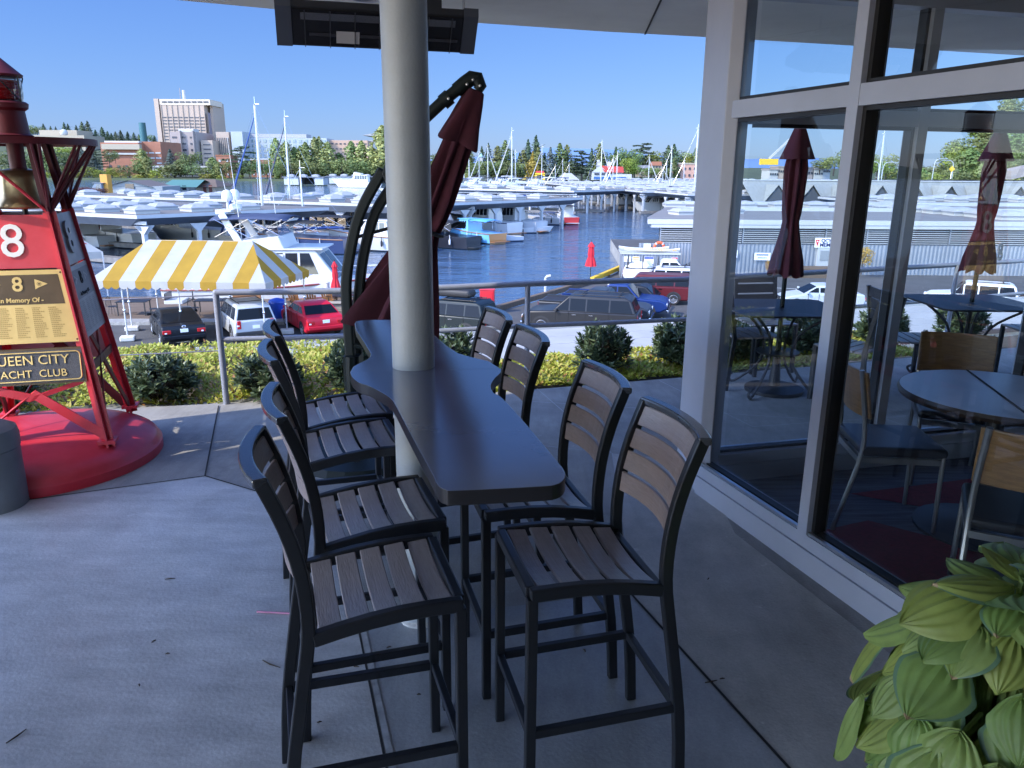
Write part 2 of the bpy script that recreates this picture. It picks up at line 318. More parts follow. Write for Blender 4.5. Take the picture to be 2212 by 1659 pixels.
# litter on the patio: twigs, husks and leaf scraps
M_twig0 = mat('dry_twig', (.06, .045, .03), .9)
LIT = [(368, 1250, .045, .2), (332, 1385, .02, 1.0), (362, 1412, .016, .3), (35, 1590, .07, 1.2), (586, 1434, .09, -.5), (1536, 1472, .05, .3), (840, 1398, .02, .6), (905, 1500, .014, .1), (1262, 1405, .018, 2), (1180, 1360, .015, .4), (1560, 1466, .02, .2), (770, 1440, .02, 0), (1530, 1250, .02, 1), (690, 1560, .015, .4), (300, 1480, .015, 2.2)]
names_ = ['near the red domed base', 'left of the nearest stool', 'left of the drinking straw', 'at the bottom left of the floor', 'beside the nearest stool foot', 'on the worn concrete near the window', 'under the nearest stool', 'between the stool legs', 'under the stool by the glass', 'beside the table column', 'next to the longer scrap near the window', 'along the floor crack', 'by the window sill corner', 'near the nearest stool legs', 'on the pale slab at lower left']
for (u, v, L, a), nm in zip(LIT, names_):
    p = Z(u, v, .007); d = Vector((math.cos(a), math.sin(a), 0)); b = MB(); b.tube([p-d*L/2, p+Vector((d.y, -d.x, 0))*L*.08+Vector((0, 0, .003)), p+d*L/2], [.002, .0032, .0014], M_twig0, 5)
    tag(b.build('leaf_scrap', world=True, loc=p), f'tiny dark dry leaf scrap {nm}', 'litter', 'dry scraps on the patio floor')
# ================================================================ clubhouse: roof, glass pavilion, interior
M_frame = mat('frame_paint', (.40, .43, .51), .45, var=(2, .08))
M_soffit = mat('soffit_plaster', (.78, .77, .74), .8, var=(1.5, .1), bump=(30, .15))
M_fascia = mat('roof_edge_metal', (.10, .10, .11), .5)
M_gask = mat('black_gasket', (.01, .01, .011), .5)
club = thing('clubhouse', 'clubhouse pavilion with pale framed glass walls under a flat overhanging roof', 'building')
b = MB()
roof_pts = [(8, -6), (9, 8.3), (4.32, 7.03), (1.93, 6.35), (1.41, 6.2), (.63, 5.99), (-.22, 5.7), (-.9, 5.5), (-1.49, 5.27), (-2.01, 5.01), (-4.0, 3.5), (-5.2, 2.7), (-6.4, 2.15), (-9, 1.4), (-9, -1.2), (-5, -3), (-5, -6)]
b.prism(roof_pts, 2.75, 3.15, M_soffit, mside=M_fascia)
for (u, v) in [(793, -4), (1430, -20)]:
    p = Z(u, v, 2.745); b.lathe([(.0, .004), (.075, .004), (.085, -.006), (.10, -.006), (.10, .004)], M_frame, p, 24)
for p, q in [((-.75, 5.54), (-.55, 2.0)), ((.95, 6.08), (.6, 2.0))]:   # joints between soffit panels
    b.bar((*p, 2.747), (*q, 2.747), .012, .004, M_dark)
b.build('roof', club)
b = MB(); b.prism([(1.03, 4.50), (1.067, 4.117), (1.13, 4.09), (1.24, 4.30), (1.22, 4.50)], 0, 2.75, M_frame); b.build('corner_pier', club, bevel=.006)
# near glass wall
A1 = Vector((1.067, 4.117, 0)); d1 = Vector((.442, -1.314, 0)).normalized(); n1 = Vector((-d1.y, d1.x, 0)); n1 = -n1 if n1.x > 0 else n1
A2 = Vector((1.2, 4.372, 0)); d2 = Vector((.939, .244, 0)).normalized(); n2 = Vector((-d2.y, d2.x, 0))   # n2 faces the far terrace
M_pane = glass_mat('window_pane', (.90, .95, .95), 1.5); M_pane2 = glass_mat('far_window_pane', (.94, .97, .97), 1.0)
def wallpt(A, d, s, n, o, z): p = A+d*s+n*o; return (p.x, p.y, z)
def glass_wall(A, d, n, stops, pane, depth, transom):
    L = stops[-1]
    b = MB()     # kick plate with a small reveal and a pale bead on top
    b.bar(wallpt(A, d, 0, n, -depth/2, .055), wallpt(A, d, L, n, -depth/2, .055), depth+.02, .11, M_frame)
    b.bar(wallpt(A, d, 0, n, -depth/2, .145), wallpt(A, d, L, n, -depth/2, .145), depth, .066, M_frame)
    b.bar(wallpt(A, d, 0, n, .001-.015, .186), wallpt(A, d, L, n, .001-.015, .186), .018, .014, mat('bare_aluminium', (.6, .62, .64), .3, .9))
    b.bar(wallpt(A, d, 0, n, -depth/2, .186), wallpt(A, d, L, n, -depth/2, .186), .04, .018, M_gask)
    b.build('sill', club)
    b = MB(); b.bar(wallpt(A, d, 0, n, -depth/2, 2.70), wallpt(A, d, L, n, -depth/2, 2.70), depth, .098, M_frame); b.build('header', club)
    for i, s in enumerate(stops):
        if i and i < len(stops):
            b = MB(); b.bar(wallpt(A, d, s, n, -depth/2, .18), wallpt(A, d, s, n, -depth/2, 2.65), .062, depth+.006, M_frame, up=n)
            for e in (-1, 1): b.bar(wallpt(A, d, s+e*.041, n, -depth/2, .195), wallpt(A, d, s+e*.041, n, -depth/2, 2.65), .02, .06, M_gask, up=n)
            b.build('mullion', club)
        if i < len(stops)-1:
            a, e = s+(.031 if i else .06), stops[i+1]-.031
            b = MB(); b.bar(wallpt(A, d, a, n, -depth/2, transom), wallpt(A, d, e, n, -depth/2, transom), depth, .082, M_frame)
            for g in (-1, 1): b.bar(wallpt(A, d, a+.02, n, -depth/2, transom+g*.05), wallpt(A, d, e-.02, n, -depth/2, transom+g*.05), .06, .018, M_gask)
            b.build('transom', club)
            b = MB(); o = -depth/2
            for z0, z1 in ((.19, transom-.041), (transom+.041, 2.652)):
                q = [wallpt(A, d, a, n, o, z0), wallpt(A, d, e, n, o, z0), wallpt(A, d, e, n, o, z1), wallpt(A, d, a, n, o, z1)]
                if n.dot(Vector((0, -1, 0))) < 0: q.reverse()
                b.poly(q, pane)
            b.build('window', club)
glass_wall(A1, d1, n1, [0, .90, 2.5, 4.1, 5.7], M_pane, .11, 2.09)
glass_wall(A2, d2, n2, [0, 1.10, 2.2, 3.3, 4.4], M_pane2, .11, 2.08)
# interior floor, back walls (dark), dim room
M_carp = mat('carpet_grey', (.10, .115, .16), .95, var=(2.2, .6), stretch=(1.2, 14, 1)); M_cred = mat('carpet_red', (.20, .018, .035), .95, var=(40, .25))
b = MB(); end1 = A1+d1*5.7; end2 = A2+d2*4.4
b.poly([(A1.x+.1, A1.y, .006), (end1.x+.06, end1.y, .006), (7, -1.3, .006), (end2.x, end2.y-.08, .006), (A2.x+.1, A2.y-.05, .006)], M_carp)
for t in [[(1.42, 3.55), (1.68, 2.9), (2.35, 3.4), (1.9, 3.75)], [(1.45, 3.15), (1.75, 2.35), (2.2, 2.85)], [(2.5, 3.0), (3.0, 2.2), (3.6, 3.0)], [(1.95, 4.1), (2.6, 3.75), (3.0, 4.4)]]:
    b.poly([(p[0], p[1], .010) for p in t], M_cred)
b.build('carpet', club)
M_in = mat('interior_wall', (.25, .24, .23), .8, var=(1, .2))
b = MB(); b.box((6.6, 2.5, 1.37), (.15, 7.5, 2.74), M_in); b.box((4.8, -1.5, 1.37), (4.0, .15, 2.74), M_in); b.build('interior_wall', club)
b = MB(); b.poly([(1.35, 4.0, 2.72), (2.4, .4, 2.72), (3.1, -1.4, 2.72), (6.5, -1.4, 2.72), (6.5, 5.6, 2.72)], mat('interior_ceiling', (.30, .29, .28), .9)); b.build('interior_ceiling', club)
b = MB(); b.box((.4, -2.75, 1.37), (6.0, .2, 2.74), M_in); b.box((3.2, -2.2, 1.37), (.2, 1.4, 2.74), M_in)
for k in range(3): b.box((-1.6+k*1.6, -2.63, 1.3), (1.3, .04, 2.0), mat('dark_glass', (.015, .02, .025), .05, spec=.8))
b.build('rear_wall', club)
# ---------------------------------------------------------------- round steel column
col = thing('column', 'round grey painted column standing through the middle of the bar table', 'column', (-.372, 2.817, 0))
b = MB(); b.lathe([(.079, 0), (.079, 2.75)], mat('column_paint', (.40, .43, .44), .42, var=(4, .12), bump=(90, .12)), n=48); b.build('shaft', col, True)
b = MB(); b.lathe([(.088, .0), (.088, .012), (.0795, .022)], mat('chipped_base', (.5, .5, .48), .7, var=(40, .4)), n=40); b.build('base_ring', col, True)
# ================================================================ bar table with scalloped top
tb = thing('bar_table', 'long narrow dark laminate bar table with scalloped sides wrapped around the column', 'table', (-.372, 2.817, 0))
M_top = mat('table_laminate', (.12, .13, .185), .17, var=(1.6, .12), bump=(45, .02), spec=.9); M_edge = mat('table_edge', (.02, .02, .024), .4)
TZ = 1.08
M_top.node_tree.nodes['Principled BSDF'].inputs['IOR'].default_value = 2.1
def pz(*L): return [Z(u, v, TZ) for u, v in L]
front = pz((760, 793), (756, 803), (762, 816), (777, 827), (798, 834), (823, 847), (843, 860), (854, 875), (868, 902), (900, 962), (935, 1026), (941, 1041), (950, 1052), (963, 1058), (980, 1060), (1090, 1055), (1180, 1050), (1200, 1047), (1213, 1041), (1220, 1032), (1221, 1022), (1216, 1012), (1205, 998), (1140, 920), (1085, 860), (1066, 848), (1060, 833), (1068, 818), (1081, 805), (1082, 796), (1070, 786))
seamL, seamR = Z(756, 799, TZ), Z(1081, 787, TZ)
def flatxy(L): return [(p.x, p.y) for p in L]
fr = spline([(p.x, p.y, 0) for p in front[1:-1]], 6)
b = MB(); b.prism([(p.x+.372, p.y-2.817) for p in fr], TZ-.038, TZ, M_top, mside=M_edge); o = b.build('table_top', tb, bevel=.003)
back = [fr[0]+Vector((0, .002, 0)), fr[-1]+Vector((0, .002, 0))]+[Z(u, v, TZ) for u, v in [(1056, 779), (1034, 774), (1013, 769), (990, 762), (966, 747)]]
back = back+[Vector((-.365, 3.42, 0)), Vector((-.45, 3.69, 0)), Vector((-.48, 3.735, 0)), Vector((-.55, 3.74, 0)), Vector((-.73, 3.725, 0)), Vector((-.762, 3.69, 0)), Vector((-.757, 3.63, 0))]
back = back+[Z(u, v, TZ) for u, v in [(769, 711), (786, 738), (801, 763), (799, 770), (792, 776), (777, 783), (763, 791)]]
b = MB(); b.prism([(p.x+.372, p.y-2.817) for p in back], TZ-.038, TZ-.0012, M_top, mside=M_edge); b.build('table_top', tb, bevel=.003)
b = MB(); b.lathe([(.10, TZ-.16), (.10, TZ-.045), (.17, TZ-.0385)], M_black, n=28); b.build('collar', tb)
for q in [(.33, -.75), (.14, .62)]:
    b = MB(); b.tube([(q[0]*.22, q[1]*.12, TZ-.42), (q[0]*.8, q[1]*.8, TZ-.042)], .009, M_black); b.build('brace', tb)
# ================================================================ bar stools
M_slat = mat('composite_slat', (.28, .245, .245), .33, var=(7, .13), bump=(14, .18), stretch=(14, 1, 14)); M_slatb = mat('composite_slat_back', (.27, .215, .20), .33, var=(7, .13), bump=(14, .18), stretch=(14, 1, 14))
def make_stool(name, label):
    t = thing(name, label, 'bar stool', group='bar stools around the scalloped table')
    H2 = .19
    for s in (-1, 1):
        b = MB(); b.box((.006, s*H2, .345), (.03, .028, .69), M_black); b.build('leg', t, bevel=.004)
    side = spline([(.48, 0, 0), (.462, 0, .25), (.415, 0, .55), (.394, 0, .70), (.402, 0, .85), (.432, 0, .98), (.476, 0, 1.10)], 3)
    for s in (-1, 1):
        b = MB(); b.ribbon([p+Vector((0, s*H2, 0)) for p in side], .027, .034, M_black, (0, 1, 0)); b.build('rear_leg', t, bevel=.004)
    b = MB(); arc = [(x, .698-.036*(x/.40)+.016*math.sin(math.pi*x/.40)) for x in (0, .08, .16, .24, .32, .385)]
    for s in (-1, 1): b.ribbon([(x, s*H2, z) for x, z in arc], .028, .038, M_black, (0, 1, 0))
    b.ribbon([(.006, y, .698-.0*abs(y)) for y in (-.178, -.09, 0, .09, .178)], .03, .036, M_black, (1, 0, 0))
    b.bar((.385, -.178, .655), (.385, .178, .655), .026, .03, M_black); b.bar((.19, -.178, .672), (.19, .178, .672), .03, .02, M_black)
    b.build('seat_frame', t, bevel=.005)
    b = MB()
    for k in range(5):
        x = .053+k*.0715; z0 = .707-.036*(x/.40)+.014*math.sin(math.pi*x/.40)
        ys = [-.174+.348*i/8 for i in range(9)]
        b.ribbon([(x, y, z0-.018*(1-(y/.174)**2)) for y in ys], .059, .010, M_slat, (1, 0, -.09))
    b.build('seat', t, bevel=.0025, seg=1)
    b = MB(); bow = lambda y: .034*(1-(y/.178)**2)
    def xz(z): return .40+.0*(z) + max(0, (z-.82))**1.5*.52
    for k in range(4):
        z0 = .842+k*.0715; x0 = xz(z0); lean = (xz(z0+.03)-xz(z0-.03))/.06
        ys = [-.178+.356*i/8 for i in range(9)]; b.ribbon([(x0+bow(y), y, z0) for y in ys], .0645, .011, M_slatb, (lean, 0, 1))
    b.build('backrest', t, bevel=.0025, seg=1)
    b = MB(); b.ribbon([(.475+.036*(1-(y/.205)**2), y, 1.1) for y in [-.204+.408*i/10 for i in range(11)]], .022, .036, mat('rail_satin', (.05, .055, .065), .22, .0, coat=.4), (0, 0, 1)); b.build('top_rail', t, bevel=.005)
    fz = .255
    b = MB(); b.bar((.006, -.176, fz), (.006, .176, fz), .022, .028, M_black); b.build('footrest', t, bevel=.003)
    b = MB(); b.bar((.455, -.176, fz+.012), (.455, .176, fz+.012), .022, .028, M_black); b.build('stretcher', t, bevel=.003)
    for s in (-1, 1):
        b = MB(); b.bar((.02, s*H2, fz), (.45, s*H2, fz+.01), .022, .028, M_black); b.build('stretcher', t, bevel=.003)
    return t
st = make_stool('bar_stool', 'slatted bar stool nearest the glass wall, facing the near end of the table')
st.location = (.006, 2.018, 0); st.rotation_euler = (0, 0, R(14))
for x, y, a, lab in [(-.136, 2.50, 14.5, 'slatted bar stool second from the camera on the glass wall side'),
                     (-.375, 3.17, 16, 'slatted bar stool third from the camera on the glass wall side, by the table bulge'),
                     (-.53, 3.63, 17, 'slatted bar stool on the glass wall side farthest from the camera'),
                     (-.183, 1.972, 180+17.5, 'slatted bar stool nearest the camera on the open patio side of the table'),
                     (-.275, 2.44, 180+19.5, 'slatted bar stool second from the camera on the open patio side'),
                     (-.501, 3.114, 180+20, 'slatted bar stool third from the camera on the open patio side'),
                     (-.617, 3.545, 180+20.5, 'slatted bar stool on the open patio side, nearest the railing')]:
    dup(st, (x, y, 0), R(a), lab)
# pink drinking straw
b = MB(); p, q = Z(555, 1321, .008), Z(660, 1327, .008); b.tube([p, p.lerp(q, .6), q], .004, mat('pink_plastic', (.62, .25, .38), .4), 6)
tag(b.build('drinking_straw', world=True, loc=p), 'thin pink drinking straw lying on the pale concrete', 'straw')
# ================================================================ hanging infrared heater
hl, hr = Z(600, 92, 2.42), Z(1027, 112, 2.42)
ax = (hr-hl); ax.z = 0; HL = ax.length; ax.normalize(); nrm = Vector((-ax.y, ax.x, 0))
ht = thing('patio_heater', 'long black electric heater hung on rods under the roof edge', 'heater', hl)
M_hsg = mat('heater_housing', (.035, .037, .042), .45, .3); M_refl = mat('heater_reflector', (.35, .34, .33), .25, .9)
def hp(s, o, z): return ax*s+nrm*o+Vector((0, 0, z))
b = MB()
prof = [(0, 0), (.02, -.01), (.20, .16), (.20, .20), (.02, .20), (-.02, .17)]
T = Matrix((( ax.x, nrm.x, 0, 0), (ax.y, nrm.y, 0, 0), (0, 0, 1, 0), (0, 0, 0, 1)))
def shell(s0, s1, P, m):
    n = len(P); vs = [hp(s, o, z) for s in (s0, s1) for o, z in P]
    b.add(vs, [tuple(range(n)), tuple(reversed(range(n, 2*n)))]+[(i, n+i, n+(i+1) % n, (i+1) % n) for i in range(n)], m)
shell(.0, HL, [(.06, .0), (.24, .06), (.24, .10), (.02, .20), (-.06, .20), (-.06, .17)], M_hsg)
b.build('housing', ht)
for s0, s1 in ((-.004, .075), (HL-.075, HL+.004)):
    b = MB(); shell(s0, s1, [(.055, -.006), (.245, .055), (.245, .105), (.02, .206), (-.066, .206), (-.066, .165)], mat('heater_end', (.10, .11, .13), .4, .5)); b.build('end_cap', ht)
b = MB(); p0, p1 = (-.064, .168), (.055, -.003)
def face(s0, s1, t0, t1, off, m):
    q = [(p0[0]+(p1[0]-p0[0])*t-off, p0[1]+(p1[1]-p0[1])*t-off*.7) for t in (t0, t1)]
    b.poly([hp(s0, *q[0]), hp(s0, *q[1]), hp(s1, *q[1]), hp(s1, *q[0])], m)
face(.08, HL-.08, .06, .94, .004, mat('heater_lens', (.012, .012, .014), .12, spec=.7)); face(.12, HL-.12, .12, .3, .008, M_refl); face(.16, HL-.1, .62, .7, .008, mat('heater_tube', (.10, .10, .11), .2, .6)); face(.30, .42, .55, .86, .009, mat('heater_pale_patch', (.45, .44, .43), .4))  # last face is a small pale grey patch
b.build('lens', ht)
for k in range(7): b = MB(); b.tube([hp(.14+k*(HL-.28)/6, p0[0]-.014, p0[1]-.02), hp(.14+k*(HL-.28)/6, p1[0]-.014, p1[1]-.005)], .0025, M_hsg, 5); b.build('guard_wire', ht)
b = MB(); b.box(hp(HL-.26, .02, .235), (.14, .10, .07), M_hsg, rz=math.atan2(ax.y, ax.x)); b.build('junction_box', ht)
for s in (.03, HL-.06):
    b = MB(); b.tube([hp(s, .02, .20), hp(s, .02, 2.75-2.42)], .006, M_frame, 6); b.build('hanging_rod', ht)
# ================================================================ cantilever umbrella, folded
UY = 4.72
base = Y(766, 786, UY); base.z = 0
um = thing('cantilever_umbrella', 'folded maroon cantilever umbrella on a dark curved twin arm frame behind the column', 'umbrella', base)
M_cloth = mat('maroon_canvas', (.05, .006, .014), .9, var=(9, .25), bump=(220, .25)); M_um = mat('dark_green_frame', (.010, .016, .015), .5, spec=.3)
def up(u, v, dy=0.): return Y(u, v, UY+dy)-base
b = MB()
for L, dy in (([(757, 770), (753, 710), (748, 611), (763, 512), (784, 446), (828, 366)], -.04), ([(772, 770), (771, 690), (776, 628), (784, 561), (799, 495), (816, 449), (850, 398)], .05)):
    q = spline([up(u, v, dy) for u, v in L], 5); b.ribbon(q, .055, .062, M_um, (0, 1, 0)); 
b.build('arm', um, bevel=.012)
b = MB(); blk = [(823, 375), (843, 330), (868, 296), (880, 290), (880, 455), (862, 428), (848, 422), (834, 398)]
v0 = [up(u, v, -.07) for u, v in blk]; v1 = [up(u, v, .09) for u, v in blk]; n = len(blk); b.add(v0+v1, [tuple(range(n)), tuple(reversed(range(n, 2*n)))]+[(i, i+n, (i+1) % n+n, (i+1) % n) for i in range(n)], M_um); b.build('joint_block', um, bevel=.01)
b = MB(); b.tube([up(870, 300, .01), up(958, 218, .01), up(1004, 180, .01)], .034, M_um, 12); b.tube([up(956, 222, .01), up(972, 208, .01)], .045, M_um, 12); b.tube([up(985, 196, .01), up(1004, 180, .01), up(1020, 168, .01), up(1030, 169, .01), up(1038, 187, .01), up(1031, 196, .01)], [.041, .042, .042, .042, .036, .03], M_um, 12); b.build('boom', um, True)
for u, v in [(1022, 172), (1009, 182), (1037, 185), (969, 213)]:
    b = MB(); b.lathe([(.008, 0), (.008, .006), (.0, .008)], mat('steel_bolt', (.5, .5, .5), .3, 1.), (0, 0, 0), 8, T=Matrix.Translation(up(u, v, -.036)) @ Matrix.Rotation(R(90), 4, 'X')); b.build('bolt', um)
b = MB(); b.box(tuple(up(764, 795, 0)+Vector((0, 0, -.02))), (.10, .14, .22), M_um); b.tube([up(757, 770, -.1), up(757, 800, -.1), (up(757, 800, -.1).x, -.1, 0)], .03, M_um); b.tube([(-.02, 0, .0), (.0, 0, .35)], .06, M_um, 16); b.lathe([(.0, .04), (.42, .04), (.45, .0)], M_um, (0, 0, 0), 24); b.tube([up(765, 746, -.06), up(795, 752, -.06)], .016, M_um); b.build('base', um)
# canopy hangs along a leaning axis: pleated cloth with an overlapping vent cap
T0, T1 = up(1028, 197, 0), up(838, 716, .05); axv = (T1-T0); AL = axv.length; axv.normalize(); sa = Vector((0, 1, 0)); sb = axv.cross(sa).normalized(); sa = sb.cross(axv)
def cloth(prof, pleats, depth, phase, m, flat_=.75, tw=0.):
    b = MB(); N = 96; vs = []
    for i, (s, r) in enumerate(prof):
        for k in range(N):
            a = 2*math.pi*k/N; amp = depth*min(1, s*2.5+.15)
            fold = math.cos(pleats*a+phase+tw*s)
            rr = r*(1-amp*.5+amp*.5*fold+.06*math.sin(3*a+s*9))
            c = T0+axv*(AL*s+(.018*fold*amp if i == len(prof)-1 else 0))
            vs.append(c+sb*(rr*math.cos(a))+sa*(rr*math.sin(a)*flat_))
    b.add(vs, [(i*N+k, i*N+(k+1) % N, (i+1)*N+(k+1) % N, (i+1)*N+k) for i in range(len(prof)-1) for k in range(N)], m); return b
pr = [(0, .02), (.05, .05), (.12, .085), (.2, .09), (.3, .10), (.42, .115), (.5, .112), (.55, .10), (.6, .115), (.7, .175), (.82, .24), (.92, .29), (1.0, .33)]
pr2 = [(s, r) for (s0, r0), (s1, r1) in zip(pr, pr[1:]) for s, r in [(s0+(s1-s0)*k/3, r0+(r1-r0)*k/3) for k in range(3)]]+[pr[-1]]
cloth(pr2, 8, .55, .4, M_cloth, tw=.6).build('canopy', um, True)
cloth([(-.004, .045), (.0, .055), (.04, .075), (.08, .092), (.12, .108), (.16, .13), (.195, .15), (.2, .148)], 4, .75, 1.9, M_cloth, tw=3.).build('vent', um, True)
c0 = T0+axv*(AL*.55)
b = MB(); b.tube([c0+sb*(.112*math.cos(a))+sa*(.085*math.sin(a)) for a in [2*math.pi*k/24 for k in range(25)]], .013, M_gask, 6); b.tube([c0-sb*.1, up(784, 515, .05)-Vector((.03, 0, -.01))], .012, M_gask, 6); b.build('tie_strap', um)
# ================================================================ pipe railing and wire cables
M_rail = mat('rail_paint', (.25, .275, .34), .38, var=(30, .08))
g = lambda u, z, yfun: None
def edge_at(u):      # patio edge line where the rail stands
    E_ = [(-2.30, 5.78), (-1.2, 5.93), (0, 6.2), (1.5, 6.78)]; best = None
    for k in range(200):
        t = k/199*3; i = min(2, int(t)); f = t-i; p = Vector(E_[i]).lerp(Vector(E_[i+1]), f)
        d = Vector((p.x, p.y, 1.0-CAM_H)); q = 1106+FPX*(d.dot(_R))/(d.dot(_fw))
        if best is None or abs(q-u) < best[0]: best = (abs(q-u), p)
    return best[1]
rl = thing('pipe_railing', 'grey painted pipe railing along the patio edge with two rails', 'railing', (-2.265, 5.76, 0))
def rp(u, v0):   # rail point: horizontal position on the edge line, height from the picture
    p = edge_at(u); q = Y(u, v0, p.y); return Vector((q.x, q.y, q.z))
topL = [rp(u, v) for u, v in [(466, 632), (620, 630), (762, 628), (962, 621), (1140, 613), (1320, 607), (1482, 603)]]
midL = [rp(u, v) for u, v in [(474, 733), (620, 729), (762, 725), (962, 714), (1140, 704), (1320, 697), (1476, 690)]]
ext = [(2.6, 7.2), (4.2, 7.85), (6.2, 8.7), (9, 9.9)]
zt, zm = topL[-1].z, midL[-1].z
b = MB(); b.tube(topL+[(x, y, zt) for x, y in ext], .024, M_rail, 14); b.tube([topL[0], Vector((topL[0].x, topL[0].y, .0))], .024, M_rail, 14); b.ball(topL[0], .0245, M_rail); b.build('top_rail', rl, True, world=True)
b = MB(); b.tube(midL+[(x, y, zm) for x, y in ext], .019, M_rail, 14); b.build('mid_rail', rl, True, world=True)
for p in [topL[4]]+[Vector((x, y, zt)) for x, y in [(1.95, 6.95), (3.1, 7.4), (4.6, 8.0), (6.2, 8.7)]]:
    b = MB(); b.tube([p, (p.x, p.y, 0)], .022, M_rail, 14); b.lathe([(.05, 0), (.05, .008), (.023, .012)], M_rail, (p.x, p.y, 0)); b.build('post', rl, True, world=True)
cb = thing('cable_fence', 'two thin steel cables strung from the railing post towards the red bell tower', 'cable', (topL[0].x, topL[0].y, 0))
b = MB(); x0, y0 = topL[0].x, topL[0].y
for z0, z1 in ((topL[0].z-.02, topL[0].z-.10), (.43, .38)): b.tube([(x0, y0, z0), (x0-2.2, y0-.35, z0*.55+z1*.45-.02), (x0-6, y0-.95, z1)], .005, mat('steel_cable', (.20, .21, .27), .4, .5), 6)
b.build('cable', cb, world=True)
for k in (3.0, 6.0):
    b = MB(); b.tube([(x0-k, y0-.16*k, 0), (x0-k, y0-.16*k, .99)], .02, M_rail, 12); b.build('post', cb, True, world=True)
# ================================================================ red bell buoy memorial
BX, BY, BA = -2.926, 4.68, R(16)
bu = thing('bell_buoy', 'red steel bell buoy memorial tower on a domed base with a brass bell and plaques', 'monument', (BX, BY, 0), BA)
M_red = mat('buoy_red', (.60, .012, .028), .42, var=(2.6, .2), col2=(.68, .06, .085), bump=(18, .12), coat=.12); M_reddark = mat('buoy_shaded_red', (.10, .008, .014), .5, var=(5, .25)); M_plategrey = mat('plate_shade_grey', (.33, .33, .34), .45, .5, var=(5, .25))  # darker red paints shade on the upper parts and side braces
M_brass = mat('brass_plate', (.62, .42, .16), .35, .55, var=(3, .15)); M_bronze = mat('bronze_dark', (.10, .065, .035), .4, .4, var=(8, .2)); M_plw = mat('number_white', (.8, .8, .8), .5); M_gold = mat('gold_letters', (.65, .45, .18), .3, .7)
bh = lambda z: .37-.128*(z-.2)
b = MB(); b.lathe([(.70, 0), (.70, .055), (.685, .07)]+[(.685*math.cos(t), .07+.15*math.sin(t)) for t in [R(90)*k/12 for k in range(1, 13)]], M_red, (-.08, -.06, 0), 64); b.build('dome_base', bu, True)
for sx in (-1, 1):
    for sy in (-1, 1):
        b = MB(); P = [Vector((sx*bh(z), sy*bh(z), z)) for z in (.14, 1.54)]
        b.ribbon(P, .012, .075, M_red, (sx, -sy*0, 0)); b.ribbon([p+Vector((0, 0, 0)) for p in P], .012, .07, M_red, (0, 1, 0)); b.box((sx*bh(.17), sy*bh(.17), .185), (.10, .10, .02), M_red)
        b.build('leg', bu)
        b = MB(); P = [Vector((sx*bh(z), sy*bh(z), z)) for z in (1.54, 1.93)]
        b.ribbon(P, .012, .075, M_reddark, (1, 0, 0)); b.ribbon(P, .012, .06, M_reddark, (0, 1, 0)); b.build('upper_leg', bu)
def fx(x, z, o=0.): return Vector((x, -bh(z)-o, z))
def fy(y, z, o=0.): return Vector((bh(z)+o, y, z))
for f in (fx, fy):   # X braces on the visible faces and the hidden ones
    for sgn in ((1,) if f is fx else (1,)):
        for (a0, z0, a1, z1) in [(-.36, .22, .0, .50), (.36, .22, .0, .50), (.0, .47, .29, .56), (.0, .47, -.29, .56)] if f is fx else [(-.34, .2, .24, 1.0), (.34, .2, -.24, 1.0), (-.30, .62, .30, .62)]:
            b = MB(); b.ribbon([f(a0, z0), f(a1, z1)], .055, .012, M_red if f is fx else M_reddark, (0, 0, 1) if f is fy else (1, 0, 1.0)); b.build('cross_brace', bu)
for (a0, z0, a1, z1) in [(-.34, .2, .24, 1.0), (.34, .2, -.24, 1.0)]:
    b = MB(); b.ribbon([Vector((a0, bh(z0), z0)), Vector((a1, bh(z1), z1))], .055, .012, M_reddark, (1, 0, 1)); b.build('cross_brace', bu)
    b = MB(); b.ribbon([Vector((-bh(z0), a0, z0)), Vector((-bh(z1), a1, z1))], .055, .012, M_reddark, (0, 1, 1)); b.build('cross_brace', bu)
def plate(name, f, z0, z1, o, t, m, inset=0., back=False):
    b = MB(); q = [f(-(bh(z0)-inset), z0, o), f(bh(z0)-inset, z0, o), f(bh(z1)-inset, z1, o), f(-(bh(z1)-inset), z1, o)]
    nn = (q[1]-q[0]).cross(q[3]-q[0]).normalized()*t
    b.add(q+[p+nn for p in q], [(3, 2, 1, 0), (4, 5, 6, 7), (0, 1, 5, 4), (1, 2, 6, 5), (2, 3, 7, 6), (3, 0, 4, 7)], m); return b
tilt = math.atan(.128)
def Tf(x, z, o):      # frame lying in the front face
    return Matrix.Translation(fx(x, z, o)) @ Matrix.Rotation(R(90)-tilt, 4, 'X')
def Ts(y, z, o): return Matrix.Translation(fy(y, z, o)) @ Matrix.Rotation(R(90), 4, 'Z') @ Matrix.Rotation(R(90)-tilt, 4, 'X')
b = plate('n', fx, 1.225, 1.525, .006, .006, M_red, -.012); b.text('8', .265, M_plw, Tf(-.005, 1.372, .016), .004, bold=.001, sx=1.0); b.build('number_panel', bu)
b = plate('n', fy, 1.225, 1.525, .006, .006, M_plategrey, -.01); b.text('8', .255, M_plategrey, Ts(-.02, 1.372, .018), .010, bold=.008); b.build('number_panel', bu)  # grey puts this side's shade into the plate colour
for f_ in (lambda x, z, o=0.: Vector((-x, bh(z)+o, z)), lambda y, z, o=0.: Vector((-bh(z)-o, -y, z))):   # plates on the two sides turned away
    for z0_, z1_ in ((1.225, 1.525), (.795, 1.215), (.555, .765)): b = plate('n', f_, z0_, z1_, .004, .006, M_plategrey, .01); b.build('rear_plate', bu)
